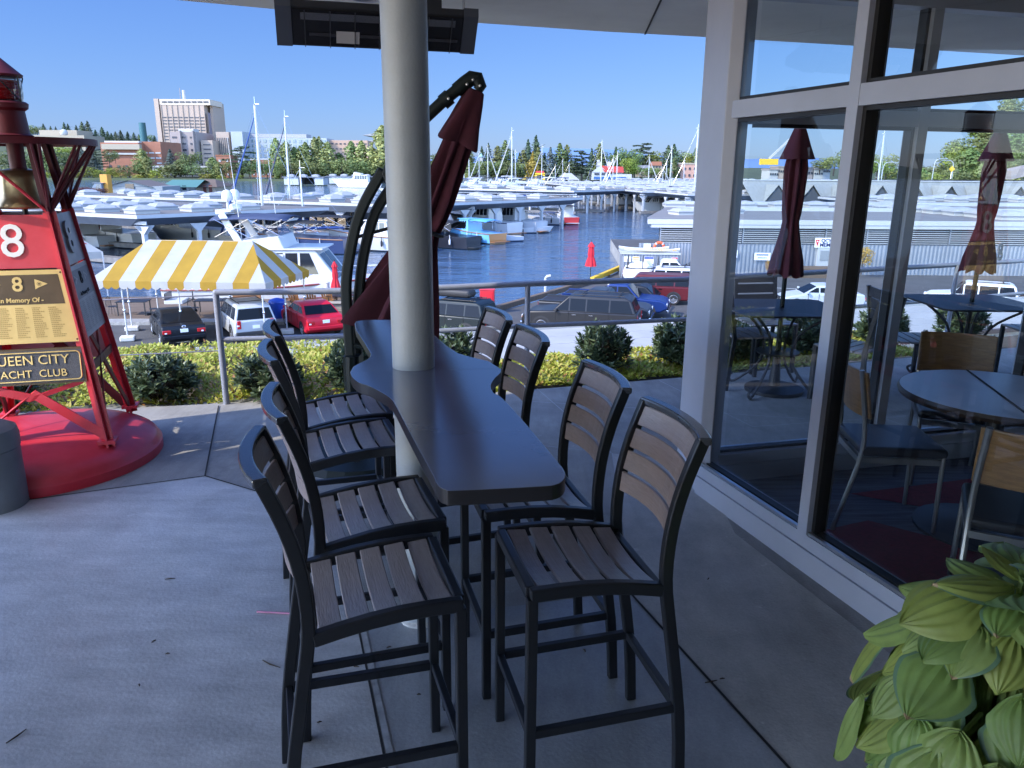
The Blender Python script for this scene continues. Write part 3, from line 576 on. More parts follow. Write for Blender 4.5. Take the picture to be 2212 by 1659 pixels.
def flag(b, T, s, m, m2):
    b.add([T @ Vector(p) for p in [(0, .5*s, 0), (0, -.5*s, 0), (.35*s, -.30*s, 0), (1.15*s, .02*s, 0), (.35*s, .38*s, 0)]], [(0, 1, 2, 3, 4)], m)
    cx, cy = .38*s, .03*s; n = 14
    b.add([T @ Vector((cx+r*s*math.cos(2*math.pi*k/n), cy+r*s*math.sin(2*math.pi*k/n), .0015)) for r in (.17, .20) for k in range(n)], [(k, (k+1) % n, n+(k+1) % n, n+k) for k in range(n)], m2)
    st_ = [T @ Vector((cx+(.14 if k % 2 == 0 else .06)*s*math.sin(math.pi*k/5), cy+(.14 if k % 2 == 0 else .06)*s*math.cos(math.pi*k/5), .0015)) for k in range(10)]
    b.add(st_+[T @ Vector((cx, cy, .0015))], [(k, (k+1) % 10, 10) for k in range(10)], m2)
def names(b, Tfun, z0, z1, half, m, cols=5):
    rnd = random.Random(5); z = z1
    while z > z0:
        hw = bh(z)-.055
        for c in range(cols):
            x0 = -hw+2*hw*(c+.12)/cols; wl = 2*hw/cols*rnd.uniform(.45, .78); T = Tfun(x0+wl/2, z, half)
            x = -wl/2
            while x < wl/2:
                ww = rnd.uniform(.004, .010); b.add([T @ Vector(p) for p in [(x, -.003, 0), (min(x+ww, wl/2), -.003, 0), (min(x+ww, wl/2), .003, 0), (x, .003, 0)]], [(0, 1, 2, 3)], m); x += ww+.0025
        z -= .0112
b = plate('n', fx, .795, 1.215, .007, .006, M_brass, -.006)
q = [fx(-(bh(1.02)-.035), 1.02, .0145), fx(bh(1.02)-.035, 1.02, .0145), fx(bh(1.19)-.035, 1.19, .0145), fx(-(bh(1.19)-.035), 1.19, .0145)]; b.poly(q, M_bronze)
b.text('8', .115, M_brass, Tf(-.005, 1.133, .017), .002, bold=.002); b.text('- In Memory Of -', .036, M_brass, Tf(-.005, 1.045, .017), .001, bold=.001)
flag(b, Tf(.085, 1.135, .017), .058, M_brass, M_bronze); flag(b, Tf(-.155, 1.135, .017), .058, M_brass, M_bronze)
names(b, Tf, .825, 1.000, .0145, mat('brass_relief', (.40, .26, .09), .4, .5))
for sx in (-1, 1):
    for z in (.81, 1.2): b.lathe([(.006, 0), (.0, .004)], M_bronze, (0, 0, 0), 8, T=Tf(sx*(bh(z)-.02), z, .014))
b.build('memorial_plaque', bu)
b = plate('n', fy, .795, 1.215, .007, .006, M_plategrey, -.006)
q = [fy(-(bh(1.02)-.035), 1.02, .0145), fy(bh(1.02)-.035, 1.02, .0145), fy(bh(1.19)-.035, 1.19, .0145), fy(-(bh(1.19)-.035), 1.19, .0145)]; b.poly(q, mat('grey_header', (.2, .2, .21), .5, .4))
b.text('8', .11, M_dark, Ts(0, 1.133, .017), .002); b.text('- In Memory Of -', .034, M_dark, Ts(0, 1.045, .017), .001); flag(b, Ts(.08, 1.135, .017), .055, M_plategrey, M_dark); flag(b, Ts(-.15, 1.135, .017), .055, M_plategrey, M_dark)
names(b, Ts, .825, 1.0, .0145, mat('grey_relief', (.22, .22, .22), .5, .4)); b.build('memorial_plaque', bu)
def plate2(f, T, z0, z1, hw, m, mb, letters=True):
    b = MB(); o = .02
    def rect(w0, za, zb, off, mm): b.poly([f(-w0, za, off), f(w0, za, off), f(w0, zb, off), f(-w0, zb, off)], mm)
    q = [f(-hw, z0, o), f(hw, z0, o), f(hw, z1, o), f(-hw, z1, o)]; q2 = [f(-hw, z0, .004), f(hw, z0, .004), f(hw, z1, .004), f(-hw, z1, .004)]
    b.add(q+q2, [(0, 1, 2, 3), (4, 5, 1, 0), (5, 6, 2, 1), (6, 7, 3, 2), (7, 4, 0, 3)], mb); rect(hw-.012, z0+.012, z1-.012, o+.002, m)
    zc = (z0+z1)/2; H = (z1-z0)/2-.022; W = hw-.022; r = .022; pts = []
    for cx, cz, a0 in ((W-r, H-r, 0), (-W+r, H-r, 90), (-W+r, -H+r, 180), (W-r, -H+r, 270)):
        pts += [f(cx+r*math.cos(R(a0+t)), zc+cz+r*math.sin(R(a0+t)), o+.004) for t in range(0, 91, 15)]
    pts.append(pts[0]); b.tube(pts, .0042, M_gold, 6, cap=False)
    b.text('QUEEN CITY', .078, M_gold, T(.0, zc+.037, o+.004), .003, sx=.98); b.text('YACHT  CLUB', .062, M_gold, T(.01, zc-.042, o+.004), .003, sx=.98)
    b.build('club_plaque', bu, )
plate2(fx, Tf, .555, .765, .30, mat('plaque_grey', (.085, .085, .10), .55, .2, var=(220, .5)), M_bronze)
# bell, lantern and hoop
b = MB(); T = Matrix.Translation((0, 0, 1.555))
b.lathe([(.160, 0), (.168, .010), (.160, .03), (.140, .055), (.128, .09), (.122, .15), (.118, .19), (.10, .215), (.05, .225), (.0, .227)], mat('bell_brass', (.50, .38, .20), .28, .9, var=(6, .3)), (0.02, 0, 0), 40, T=T); b.build('bell', bu, True)
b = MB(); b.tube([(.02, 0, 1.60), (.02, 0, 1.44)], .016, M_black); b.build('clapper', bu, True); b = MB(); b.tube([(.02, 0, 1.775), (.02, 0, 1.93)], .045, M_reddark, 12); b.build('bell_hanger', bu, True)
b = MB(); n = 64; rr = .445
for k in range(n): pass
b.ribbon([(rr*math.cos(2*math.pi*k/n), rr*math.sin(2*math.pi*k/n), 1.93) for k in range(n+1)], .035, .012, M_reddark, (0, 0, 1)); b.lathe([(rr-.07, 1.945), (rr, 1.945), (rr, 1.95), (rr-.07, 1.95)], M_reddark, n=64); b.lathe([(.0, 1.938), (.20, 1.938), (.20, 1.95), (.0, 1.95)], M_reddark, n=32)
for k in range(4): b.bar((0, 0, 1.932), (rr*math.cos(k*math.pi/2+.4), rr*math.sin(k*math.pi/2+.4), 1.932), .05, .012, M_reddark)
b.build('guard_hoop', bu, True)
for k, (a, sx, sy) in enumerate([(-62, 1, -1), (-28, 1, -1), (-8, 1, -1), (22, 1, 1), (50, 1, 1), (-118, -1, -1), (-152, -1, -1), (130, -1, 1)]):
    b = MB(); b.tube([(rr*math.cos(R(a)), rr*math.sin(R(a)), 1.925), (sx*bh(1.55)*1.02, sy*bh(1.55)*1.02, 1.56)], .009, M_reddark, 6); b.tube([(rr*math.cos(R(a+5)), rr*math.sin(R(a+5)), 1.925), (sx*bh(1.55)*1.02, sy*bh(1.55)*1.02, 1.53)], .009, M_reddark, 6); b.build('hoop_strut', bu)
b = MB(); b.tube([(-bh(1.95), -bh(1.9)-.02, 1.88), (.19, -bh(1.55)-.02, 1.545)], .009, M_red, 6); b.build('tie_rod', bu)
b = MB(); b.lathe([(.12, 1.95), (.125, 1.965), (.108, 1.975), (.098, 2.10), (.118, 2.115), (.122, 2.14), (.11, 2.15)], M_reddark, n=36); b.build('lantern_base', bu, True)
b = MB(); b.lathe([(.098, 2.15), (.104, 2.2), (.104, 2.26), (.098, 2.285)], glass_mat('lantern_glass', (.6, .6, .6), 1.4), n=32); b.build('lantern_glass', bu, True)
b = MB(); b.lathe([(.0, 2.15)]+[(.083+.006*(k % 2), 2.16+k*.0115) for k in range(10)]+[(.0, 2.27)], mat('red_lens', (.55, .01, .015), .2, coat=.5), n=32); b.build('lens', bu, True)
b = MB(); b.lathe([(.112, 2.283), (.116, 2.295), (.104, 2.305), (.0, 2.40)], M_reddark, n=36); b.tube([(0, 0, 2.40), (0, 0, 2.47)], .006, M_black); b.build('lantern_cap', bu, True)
for a in (-25, 65, 155, 245):
    b = MB(); b.tube([(.112*math.cos(R(a)), .112*math.sin(R(a)), 2.14), (.112*math.cos(R(a)), .112*math.sin(R(a)), 2.29)], .005, M_black, 6); b.tube([(.112*math.cos(R(a)), .112*math.sin(R(a)), 2.15), (.112*math.cos(R(a-60)), .112*math.sin(R(a-60)), 2.28)], .004, M_black, 6); b.build('lantern_bar', bu)
# ash can at the left edge
can = thing('ash_can', 'round grey lidded bin standing beside the red domed base', 'bin', (-2.84, 3.88, 0))
M_can = mat('bin_grey', (.16, .17, .18), .5, var=(6, .15))
b = MB(); b.lathe([(.17, 0), (.172, .33), (.168, .335)], M_can, n=40); b.build('body', can, True)
b = MB(); b.lathe([(.176, .338), (.178, .40), (.168, .44), (.13, .462), (.0, .468)], M_can, n=40); b.build('lid', can, True)
# ================================================================ leaves
def leaf(b, base, d, up_, L, W, m, curl=.25, n=4, heart=0., fold=.12, m2=None, shape=None):
    """one bent leaf blade: base point, direction d, surface normal up_"""
    d = d.normalized(); s = d.cross(up_)
    if s.length < 1e-3: s = d.cross(Vector((1, 0, 0)))
    s.normalize(); nrm_ = s.cross(d).normalized(); vs = []
    for i in range(n+1):
        t = i/n; wd = W/2*(math.sin(math.pi*min(1, t**.8))**.8 if not shape else shape(t))
        if i in (0, n) and not shape: wd = W*.02
        c = base+d*(L*t)-nrm_*(curl*L*t*t)
        vs += [c-s*wd+nrm_*(fold*wd), c, c+s*wd+nrm_*(fold*wd)]
    fs = []
    for i in range(n): k = 3*i; fs += [(k, k+1, k+4, k+3), (k+1, k+2, k+5, k+4)]
    b.add(vs, fs, m)
def rvec(rnd):
    while 1:
        v = Vector((rnd.uniform(-1, 1), rnd.uniform(-1, 1), rnd.uniform(-1, 1)))
        if .05 < v.length < 1: return v.normalized()
M_rho = mat('shrub_leaf', (.075, .115, .06), .42, var=(60, .45), trans=.12); M_rho2 = mat('shrub_leaf_pale_edge', (.15, .19, .09), .5, var=(60, .35), trans=.15); M_twig = mat('twig', (.06, .042, .03), .9)
def make_shrub(name, label, seed, pale):
    t = thing(name, label, 'shrub', group='dark shrubs along the patio edge'); rnd = random.Random(seed); b = MB(); br = MB()
    tips = []
    for k in range(170):
        a = rnd.uniform(0, 6.283); e = rnd.uniform(-.35, 1); rr_ = rnd.uniform(.55, 1.0)
        r_ = .26*math.sqrt(max(.05, 1-max(0, e)**2.6))*rr_+.02
        tips.append(Vector((r_*math.cos(a), r_*math.sin(a), .26+e*.34*rr_+.04)))
    for p in tips:
        dirn = (p-Vector((0, 0, .12))).normalized()*.7+Vector((0, 0, .65)); dirn = (dirn+rvec(rnd)*.25).normalized()
        br.tube([Vector((0, 0, .05)).lerp(p, .35), p], [.006, .003], M_twig, 4, False)
        k0 = rnd.randint(9, 12); ph = rnd.uniform(0, 6)
        ax_ = dirn.cross(Vector((.3, .5, .1))).normalized(); ay = dirn.cross(ax_)
        for k in range(k0):
            a = ph+k*2.4; lay = k/k0; o = (ax_*math.cos(a)+ay*math.sin(a))
            dd = (o*(1.0-.75*lay)+dirn*(.25+1.0*lay)).normalized()
            leaf(b, p-dirn*(.05*(1-lay)), dd, dirn, rnd.uniform(.065, .095), rnd.uniform(.024, .034), M_rho2 if rnd.random() < pale else M_rho, curl=rnd.uniform(-.05, .25), n=3, fold=.35)
    b.build('foliage', t, True); br.build('stem', t); return t
shr = [make_shrub('rhododendron_shrub', 'dark green rounded shrub just behind the round column', 11, .12), make_shrub('rhododendron_shrub', 'dark shrub with pale edged leaves beside the red tower leg', 12, .35)]
shr[0].location = (-.52, 6.72, -.08); shr[0].scale = (.9, .9, .78); shr[1].location = (-2.84, 5.98, -.1); shr[1].scale = (.98, .98, .70)
for k, pos, s, z, lab in [(1, (-1.98, 6.04, -.08), 0.90, 0.68, 'dark shrub with pale edged leaves behind the corner post of the railing'),
                          (0, (-1.34, 6.32, -.08), 0.90, 0.75, 'dark shrub beside the curved umbrella arms'),
                          (0, (.83, 6.90, -.08), 0.90, 0.83, 'dark shrub standing between two stool backs and the pale flat roof'),
                          (0, (1.62, 7.20, -.08), 0.95, 0.83, 'dark shrub at the left side of the clubhouse corner pier'),
                          (1, (2.25, 7.45, -.08), 0.99, 0.74, 'dark shrub seen through the first clubhouse window'),
                          (1, (3.0, 7.75, -.08), 1.03, 0.78, 'dark shrub behind the terrace table with the plain umbrella'),
                          (0, (4.0, 8.2, -.08), 0.99, 0.74, 'dark shrub behind the terrace table with the red lit umbrella'),
                          (0, (5.1, 8.6, -.08), 0.99, 0.74, 'dark shrub at the far end of the terrace seen through two panes'),
                          (1, (-4.0, 5.75, -.08), 0.90, 0.67, 'dark shrub with pale edged leaves behind the red domed base')]:
    d = dup(shr[k], pos, (pos[0]*3.7) % 6.28, lab, (s, s, z))
M_gc = mat('ground_cover_leaf', (.36, .40, .05), .5, var=(25, .35), trans=.3); M_gc2 = mat('ground_cover_yellow', (.50, .44, .10), .5, var=(25, .3), trans=.3); M_gc3 = mat('ground_cover_rust', (.30, .13, .04), .6, var=(25, .3), trans=.2)
rnd = random.Random(21); b = MB()
def edge_y(x):
    E_ = [(-14, 4.65), (-5.5, 5.25), (-2.9, 5.76), (-2.29, 5.86), (-.76, 6.05), (.17, 6.33), (1.2, 6.66), (3.4, 7.4), (7, 8.7)]
    for (x0, y0), (x1, y1) in zip(E_, E_[1:]):
        if x <= x1: return y0+(y1-y0)*(x-x0)/(x1-x0)
    return 8.7
for k in range(44000):
    x = rnd.uniform(-6.2, 4.2); e = edge_y(x); far = 2.6 if x < -.9 else 1.0
    dy = rnd.random()**1.25*far+.05; y = e+dy
    hgt = (.11+.15*min(1, dy/.35)*(1 if x < -.9 else .3))*(.7+.3*math.sin(x*5+y*3)*math.sin(y*4.2-x))-.08-.12*max(0, dy-1)
    z = hgt*rnd.uniform(.55, 1.1) if hgt > 0 else hgt
    dd = Vector((rnd.uniform(-1, 1), rnd.uniform(-1, 1), rnd.uniform(.1, 1.2))); r_ = rnd.random()
    leaf(b, Vector((x, y, z-.03)), dd, Vector((rnd.uniform(-.4, .4), rnd.uniform(-.6, .2), 1)), rnd.uniform(.04, .068), rnd.uniform(.019, .03), M_gc if r_ < .72 else (M_gc2 if r_ < .95 else M_gc3), curl=.2, n=2, fold=.2)
tag(b.build('ground_cover', smooth=True), 'bright yellow green ground cover growing behind the patio edge', 'ground cover', kind='stuff')
# ---------------------------------------------------------------- hosta
M_h1 = mat('hosta_leaf', (.22, .31, .085), .5, var=(9, .3), trans=.25); M_h2 = mat('hosta_margin', (.10, .19, .11), .45, var=(9, .3), trans=.2); M_hb = mat('hosta_brown_tip', (.30, .22, .12), .7); M_h1b = mat('hosta_leaf_green', (.17, .27, .07), .5, var=(9, .3), trans=.25); M_h1c = mat('hosta_leaf_yellow', (.27, .34, .08), .5, var=(9, .25), trans=.25)
hs = thing('hosta_plant', 'big leafy hosta in a pot beside the window sill, lime leaves with dark margins', 'plant', (1.07, 1.42, .05))
def hosta_leaf(b, base, d, up_, L, W, curl, seed):
    rnd_ = random.Random(seed); d = d.normalized(); s = d.cross(up_).normalized(); nn = s.cross(d).normalized(); NU, NV = 20, 32
    pts = []; rag = [.80+.10*math.sin(i*.9+seed)+rnd_.uniform(-.05, .05) for i in range(NU+1)]; vs = []; fs = []; ms = []
    for i in range(NU+1):
        t = i/NU; wd = W/2*((t/.32)**.55 if t < .32 else (1-((t-.32)/.68)**2.3))*(1 if t > 0 else .3); wd = max(wd, W*.012)
        for j in range(NV+1):
            q = 2*j/NV-1
            heart = -.12*L*max(0, 1-t*4)*abs(q)
            rib = .026*W*math.cos(q*math.pi*6.0)*(1-t*.7)*(1-abs(q)**4)
            c = base+d*(L*t+heart)-nn*(curl*L*t*t)+s*(wd*q)-nn*(.28*wd*q*q)+nn*(rib+.03*W*math.sin(3*t+seed)*q+.035*L*math.sin(q*4+seed*1.7)*t*abs(q))
            vs.append(c)
    k1, k2, k3 = b.mi([M_h1, M_h1b, M_h1, M_h1c, M_h1b][seed % 5]), b.mi(M_h2), b.mi(M_hb); o = len(b.v); b.v += vs
    for i in range(NU):
        for j in range(NV):
            q = abs(2*(j+.5)/NV-1); a = o+i*(NV+1)+j; b.f.append([a, a+1, a+NV+2, a+NV+1])
            edge_ = q > rag[i]
            b.m.append(k3 if (i == NU-1 and seed % 3 == 0) else (k2 if abs(2*(j+.5)/NV-1) > .90 and seed % 3 == 0 else k1))
rnd = random.Random(8); b = MB(); stm = MB(); ctr = Vector((0, 0, .42)); sd_ = 0
view = Vector((-.55, -.75, .25))
for ring_, (cnt, el, rad, zc, Lr) in enumerate([(19, -72, .34, .38, .125), (21, -66, .37, .46, .13), (22, -60, .375, .54, .135), (22, -53, .36, .62, .14), (20, -45, .33, .70, .14), (18, -35, .28, .78, .135), (15, -22, .21, .85, .13), (11, -5, .14, .90, .13), (8, 15, .08, .94, .12), (4, 40, .03, .96, .11)]):
    for k in range(cnt):
        a = 2*math.pi*(k+.5*(ring_ % 2))/cnt+rnd.uniform(-.2, .2); out = Vector((math.cos(a), math.sin(a), 0)); e = R(el+rnd.uniform(-9, 9))
        base_ = out*(rad*rnd.uniform(.5, .75))+Vector((0, 0, zc+rnd.uniform(-.03, .04))); d = (out*math.cos(e)+Vector((0, 0, math.sin(e)))+Vector((rnd.uniform(-.25, .25), rnd.uniform(-.25, .25), 0))).normalized()
        upv = (Vector((0, 0, 1))*math.cos(e)-out*math.sin(e)+Vector((rnd.uniform(-.3, .3), rnd.uniform(-.3, .3), 0))).normalized(); sd_ += 1
        L = Lr*rnd.uniform(.72, 1.25); hosta_leaf(b, base_, d, upv, L, L*rnd.uniform(.95, 1.12), rnd.uniform(.15, .45), sd_)
        stm.tube([Vector((out.x*.03, out.y*.03, .34)), base_*.55+Vector((0, 0, base_.z*.42+.02)), base_+d*.01], [.007, .005, .004], M_h1, 5, False)
b.build('foliage', hs, True); stm.build('stalk', hs, True)
b = MB(); b.lathe([(.13, 0), (.17, .04), (.205, .34), (.215, .36), (.20, .365), (.185, .34), (.0, .33)], mat('dark_pot', (.05, .05, .055), .6), n=36); b.build('pot', hs, True)
# ================================================================ pale flat roof of the lower storey beyond the bed
M_memb = mat('white_roof_membrane', (.36, .36, .35), .6, var=(1.2, .12), bump=(6, .2)); M_gut = mat('gutter_dark', (.07, .05, .05), .5)
lr = thing('lower_roof', 'pale flat roof of the storey below beyond the hedge with lap seams', 'roof', (0, 11.5, -.9))
P = [Z(225, 772, -.9), Z(750, 738, -.9), Z(960, 731, -.9), Z(1480, 692, -.9)]; d_ = (P[3]-P[0]).normalized(); nl = Vector((d_.y, -d_.x, 0)); a0 = P[0]; a1 = P[3]+d_*10; wd = 2.35
b = MB(); q = [a0, a1, a1+nl*wd+Vector((0, 0, .0)), a0+nl*wd+d_*.3]
b.prism([(p.x, p.y) for p in q], -1.1, -.9, M_memb)
for k in (.62, 1.15, 1.68):
    b.bar(a0+nl*k+Vector((0, 0, .004)), a1+nl*k+Vector((0, 0, .004)), .012, .008, mat('lap_seam', (.42, .42, .43), .7))
b.bar(a0+Vector((0, 0, .02)), a1+Vector((0, 0, .02)), .06, .05, M_memb); b.build('deck', lr, world=True)
b = MB(); b.bar(a0+nl*(wd+.03)+Vector((0, 0, -.03)), a1+nl*(wd+.03)+Vector((0, 0, -.03)), .08, .07, M_gut); b.build('gutter', lr, world=True)
b = MB(); c_ = [a0+nl*.1, a1+nl*.1, a1+nl*(wd-.1), a0+nl*(wd-.1)+d_*.3]; b.prism([(p.x, p.y) for p in c_], LOT, -1.1, M_conc4); b.build('wall', lr, world=True)
# ================================================================ dining room furniture behind the glass
M_alum = mat('brushed_frame', (.36, .37, .39), .35, .7); M_wbk = mat('oak_veneer', (.30, .17, .075), .4, var=(4, .3), stretch=(3, 3, 18)); M_vinyl = mat('black_vinyl', (.02, .022, .028), .4)
dt = thing('dining_table', 'round grey topped dining table inside the glass pavilion', 'table', (2.42, 3.66, 0))
b = MB(); b.lathe([(.0, .748), (.43, .748), (.442, .744), (.452, .744), (.452, .748), (.0, .7501)], mat('grey_laminate', (.58, .60, .64), .3, var=(3, .06)), n=56); b.bar((-.12, -.44, .7515), (.08, .44, .7515), .012, .002, M_dark); b.build('table_top', dt)
b = MB(); b.lathe([(.455, .712), (.462, .73), (.455, .7475), (.44, .7475), (.44, .712)], mat('walnut_edge', (.035, .022, .016), .4), n=56); b.build('table_edge', dt, True)
b = MB(); b.lathe([(.30, 0), (.30, .02), (.05, .05), (.04, .70), (.2, .712)], M_vinyl, n=28); b.build('pedestal', dt, True)
def make_dchair(label):
    t = thing('dining_chair', label, 'chair', group='dining chairs round the table inside')
    for s in (-1, 1):
        b = MB(); b.tube([(.20, s*.19, 0), (.19, s*.19, .43)], .012, M_alum, 8); b.build('leg', t, True)
        b = MB(); b.tube(spline([(-.30, s*.19, 0), (-.24, s*.19, .25), (-.20, s*.19, .45), (-.21, s*.19, .62), (-.25, s*.18, .86)], 3), .013, M_alum, 8); b.build('rear_leg', t, True)
        b = MB(); b.bar((-.21, s*.19, .40), (.19, s*.19, .40), .016, .03, M_alum); b.build('side_rail', t)
    b = MB(); b.bar((.19, -.19, .40), (.19, .19, .40), .016, .03, M_alum); b.bar((-.21, -.19, .40), (-.21, .19, .40), .016, .03, M_alum); b.build('apron', t)
    b = MB(); b.box((0, 0, .445), (.42, .41, .05), M_vinyl); b.build('seat', t, bevel=.02, seg=3)
    b = MB(); ys = [-.205+.41*i/10 for i in range(11)]
    b.ribbon([(-.235-.045*(1-(y/.205)**2)+.03, y, .735) for y in ys], .24, .014, M_wbk, (-.18, 0, 1)); b.build('backrest', t, bevel=.004)
    return t
dc = make_dchair('dining chair standing sideways between the window and the round table'); dc.location = (1.98, 3.80, 0); dc.rotation_euler = (0, 0, R(-6))
dup(dc, (2.10, 2.92, 0), R(62), 'dining chair with its oak back nearest to the hosta plant')
dup(dc, (2.62, 4.36, 0), R(-112), 'dining chair on the far side of the round table by the far glass')
# ================================================================ far terrace: mesh tables, folded umbrellas, slatted chairs
M_iron = mat('wrought_iron', (.016, .017, .02), .5)
def terrace_table(loc, label):
    t = thing('mesh_table', label, 'table', loc, group='metal mesh tables on the far terrace'); b = MB()
    b.prism([(x, y) for x, y in [(-.44, -.36), (-.38, -.42), (.38, -.42), (.44, -.36), (.44, .36), (.38, .42), (-.38, .42), (-.44, .36)]], .70, .715, M_iron); b.build('table_top', t)
    for sx in (-1, 1):
        for sy in (-1, 1):
            b = MB(); b.tube(spline([(sx*.3, sy*.3, .70), (sx*.12, sy*.12, .5), (sx*.10, sy*.10, .25), (sx*.26, sy*.26, .02), (sx*.31, sy*.31, .05), (sx*.28, sy*.28, .08)], 4), .012, M_iron, 6); b.build('leg', t)
    b = MB(); b.lathe([(.0, .33), (.17, .33), (.18, .345), (.0, .345)], M_iron, n=20); b.build('shelf', t); return t
terrace_table((2.22, 6.28, 0), 'metal mesh terrace table seen through the first window, plain folded umbrella above')
terrace_table((3.98, 6.62, 0), 'metal mesh terrace table seen through the second window')
def closed_umbrella(loc, label, num, seed, z0=.98, z1=2.17):
    t = thing('patio_umbrella', label, 'umbrella', loc, group='folded umbrellas on the far terrace'); N = 72; H = z1-z0
    def shell_(prof, pl, dep, ph, m):
        b = MB(); vs = [Vector((r*(1-dep+dep*math.cos(pl*2*math.pi*k/N+ph+s*1.2))*math.cos(2*math.pi*k/N), r*(1-dep+dep*math.cos(pl*2*math.pi*k/N+ph+s*1.2))*math.sin(2*math.pi*k/N), z1-H*s+(.015*math.cos(pl*2*math.pi*k/N) if s > .97 else 0))) for s, r in prof for k in range(N)]
        b.add(vs, [(i*N+k, i*N+(k+1) % N, (i+1)*N+(k+1) % N, (i+1)*N+k) for i in range(len(prof)-1) for k in range(N)], m); return b
    pr_ = [(0, .02), (.1, .05), (.2, .075), (.3, .095), (.45, .088), (.58, .078), (.64, .066), (.7, .075), (.8, .10), (.9, .13), (1, .145)]
    pr_ = [(s0+(s1-s0)*k/3, r0+(r1-r0)*k/3) for (s0, r0), (s1, r1) in zip(pr_, pr_[1:]) for k in range(3)]+[pr_[-1]]
    b = shell_(pr_, 8, .16, seed, M_cloth2)
    if num: b.text('8', .2, M_plw, Matrix.Translation((.085, -.135, z0+.17)) @ Matrix.Rotation(R(38), 4, 'Z') @ Matrix.Rotation(R(84), 4, 'X'), .004, bold=.004)
    b.build('canopy', t, True); shell_([(-.004, .02), (.08, .06), (.17, .10), (.24, .135)], 4, .08, seed+1, M_cloth2).build('vent', t, True)
    b = MB(); b.tube([(0, 0, .03), (0, 0, z1+.03)], .019, M_um, 10); b.build('pole', t, True)
    b = MB(); b.lathe([(.24, 0), (.24, .03), (.05, .05), (.03, .3)], M_iron, n=20); b.build('base', t, True); return t
M_cloth2 = mat('crimson_canvas', (.075, .007, .016), .85, var=(9, .2), bump=(200, .2))
closed_umbrella((2.22, 6.28, 0), 'folded maroon umbrella seen through the first clubhouse window', False, .3)
closed_umbrella((3.98, 6.62, 0), 'folded red umbrella with a white number seen through the second window', True, 1.4)
def terrace_chair(label):
    t = thing('terrace_chair', label, 'chair', group='slatted chairs on the far terrace')
    for s in (-1, 1):
        b = MB(); b.bar((.2, s*.2, 0), (.2, s*.2, .45), .03, .03, M_black); b.build('leg', t)
        b = MB(); b.ribbon([(-.24, s*.2, 0), (-.2, s*.2, .45), (-.27, s*.2, .86)], .03, .03, M_black, (0, 1, 0)); b.build('rear_leg', t)
    b = MB()
    for k in range(5): b.box((-.16+k*.085, 0, .45), (.07, .42, .015), M_slat)
    b.build('seat', t); b = MB()
    for k in range(4): b.box((-.215-.015*k, 0, .53+k*.095), (.014, .40, .082), mat('dark_slat', (.03, .028, .03), .5))
    b.build('backrest', t); return t
tc_ = terrace_chair('slatted terrace chair left of the first mesh table'); tc_.location = (2.02, 6.5, 0); tc_.rotation_euler = (0, 0, R(8))
for x, y, a, lab in [(2.72, 6.02, 130, 'slatted terrace chair between the first mesh table and the mullion'), (3.30, 6.35, -4, 'slatted terrace chair with its dark back left of the second mesh table'), (4.7, 6.75, 178, 'slatted terrace chair right of the second mesh table'), (2.35, 7.05, -80, 'slatted terrace chair behind the first mesh table')]:
    dup(tc_, (x, y, 0), R(a), lab)
# ================================================================ vehicles
M_tyre = mat('tyre_rubber', (.015, .015, .016), .8); M_rim = mat('alloy_rim', (.5, .5, .52), .3, .8); M_cg = mat('car_glass', (.008, .010, .013), .06, spec=.14); M_trim = mat('black_trim', (.02, .02, .022), .6); M_chr = mat('chrome', (.7, .7, .72), .15, 1.)
M_tail = mat('tail_light', (.45, .01, .012), .2, coat=.6); M_head = mat('head_light', (.7, .72, .75), .1, coat=1.); M_amber = mat('amber_light', (.7, .2, .02), .3, coat=.5)
CARS = {  # lower body outline, greenhouse outline (rear bottom ... front bottom), pillar x, half width, wheel x, wheel r
 'sedan': ([(-2.28, .42), (-2.30, .72), (-2.22, .98), (-1.75, 1.03), (.95, .97), (1.75, .84), (2.18, .68), (2.27, .42), (2.0, .24), (-2.0, .24)], [(-1.78, 1.0), (-1.0, 1.38), (-.35, 1.44), (.3, 1.41), (1.12, .95)], [-.75, .22], .90, (-1.38, 1.42), .33),
 'suv': ([(-2.3, .5), (-2.32, 1.08), (.95, 1.08), (1.95, .98), (2.22, .8), (2.28, .5), (2.0, .32), (-2.05, .32)], [(-2.26, 1.05), (-2.08, 1.62), (-1.85, 1.72), (.2, 1.72), (1.02, 1.06)], [-1.3, -.35, .35], .92, (-1.42, 1.42), .38),
 'longsuv': ([(-2.72, .55), (-2.75, 1.16), (1.2, 1.14), (2.45, 1.06), (2.72, .9), (2.78, .55), (2.4, .36), (-2.4, .36)], [(-2.68, 1.13), (-2.42, 1.74), (-2.15, 1.86), (.5, 1.85), (1.28, 1.12)], [-1.45, -.35, .45], .99, (-1.62, 1.78), .40),
 'wagon': ([(-2.3, .45), (-2.34, .95), (-1.9, 1.0), (1.0, .97), (1.85, .86), (2.2, .7), (2.3, .45), (2.0, .26), (-2.0, .26)], [(-2.26, .97), (-1.72, 1.40), (-1.3, 1.48), (.2, 1.46), (1.1, .96)], [-1.25, -.4, .3], .89, (-1.36, 1.36), .34),
 'van': ([(-2.5, .45), (-2.54, 1.08), (1.35, 1.04), (2.2, .98), (2.5, .82), (2.54, .45), (2.2, .28), (-2.25, .28)], [(-2.5, 1.05), (-2.36, 1.6), (-2.2, 1.70), (.62, 1.69), (1.38, 1.03)], [-1.5, -.45, .45], .96, (-1.5, 1.5), .37),
 'pickup': ([(-2.85, .6), (-2.87, 1.12), (1.2, 1.10), (2.4, 1.04), (2.75, .9), (2.8, .6), (2.4, .4), (-2.5, .4)], [(-.55, 1.07), (-.42, 1.66), (-.25, 1.78), (.62, 1.77), (1.32, 1.08)], [.15], .96, (-1.75, 1.75), .40)}
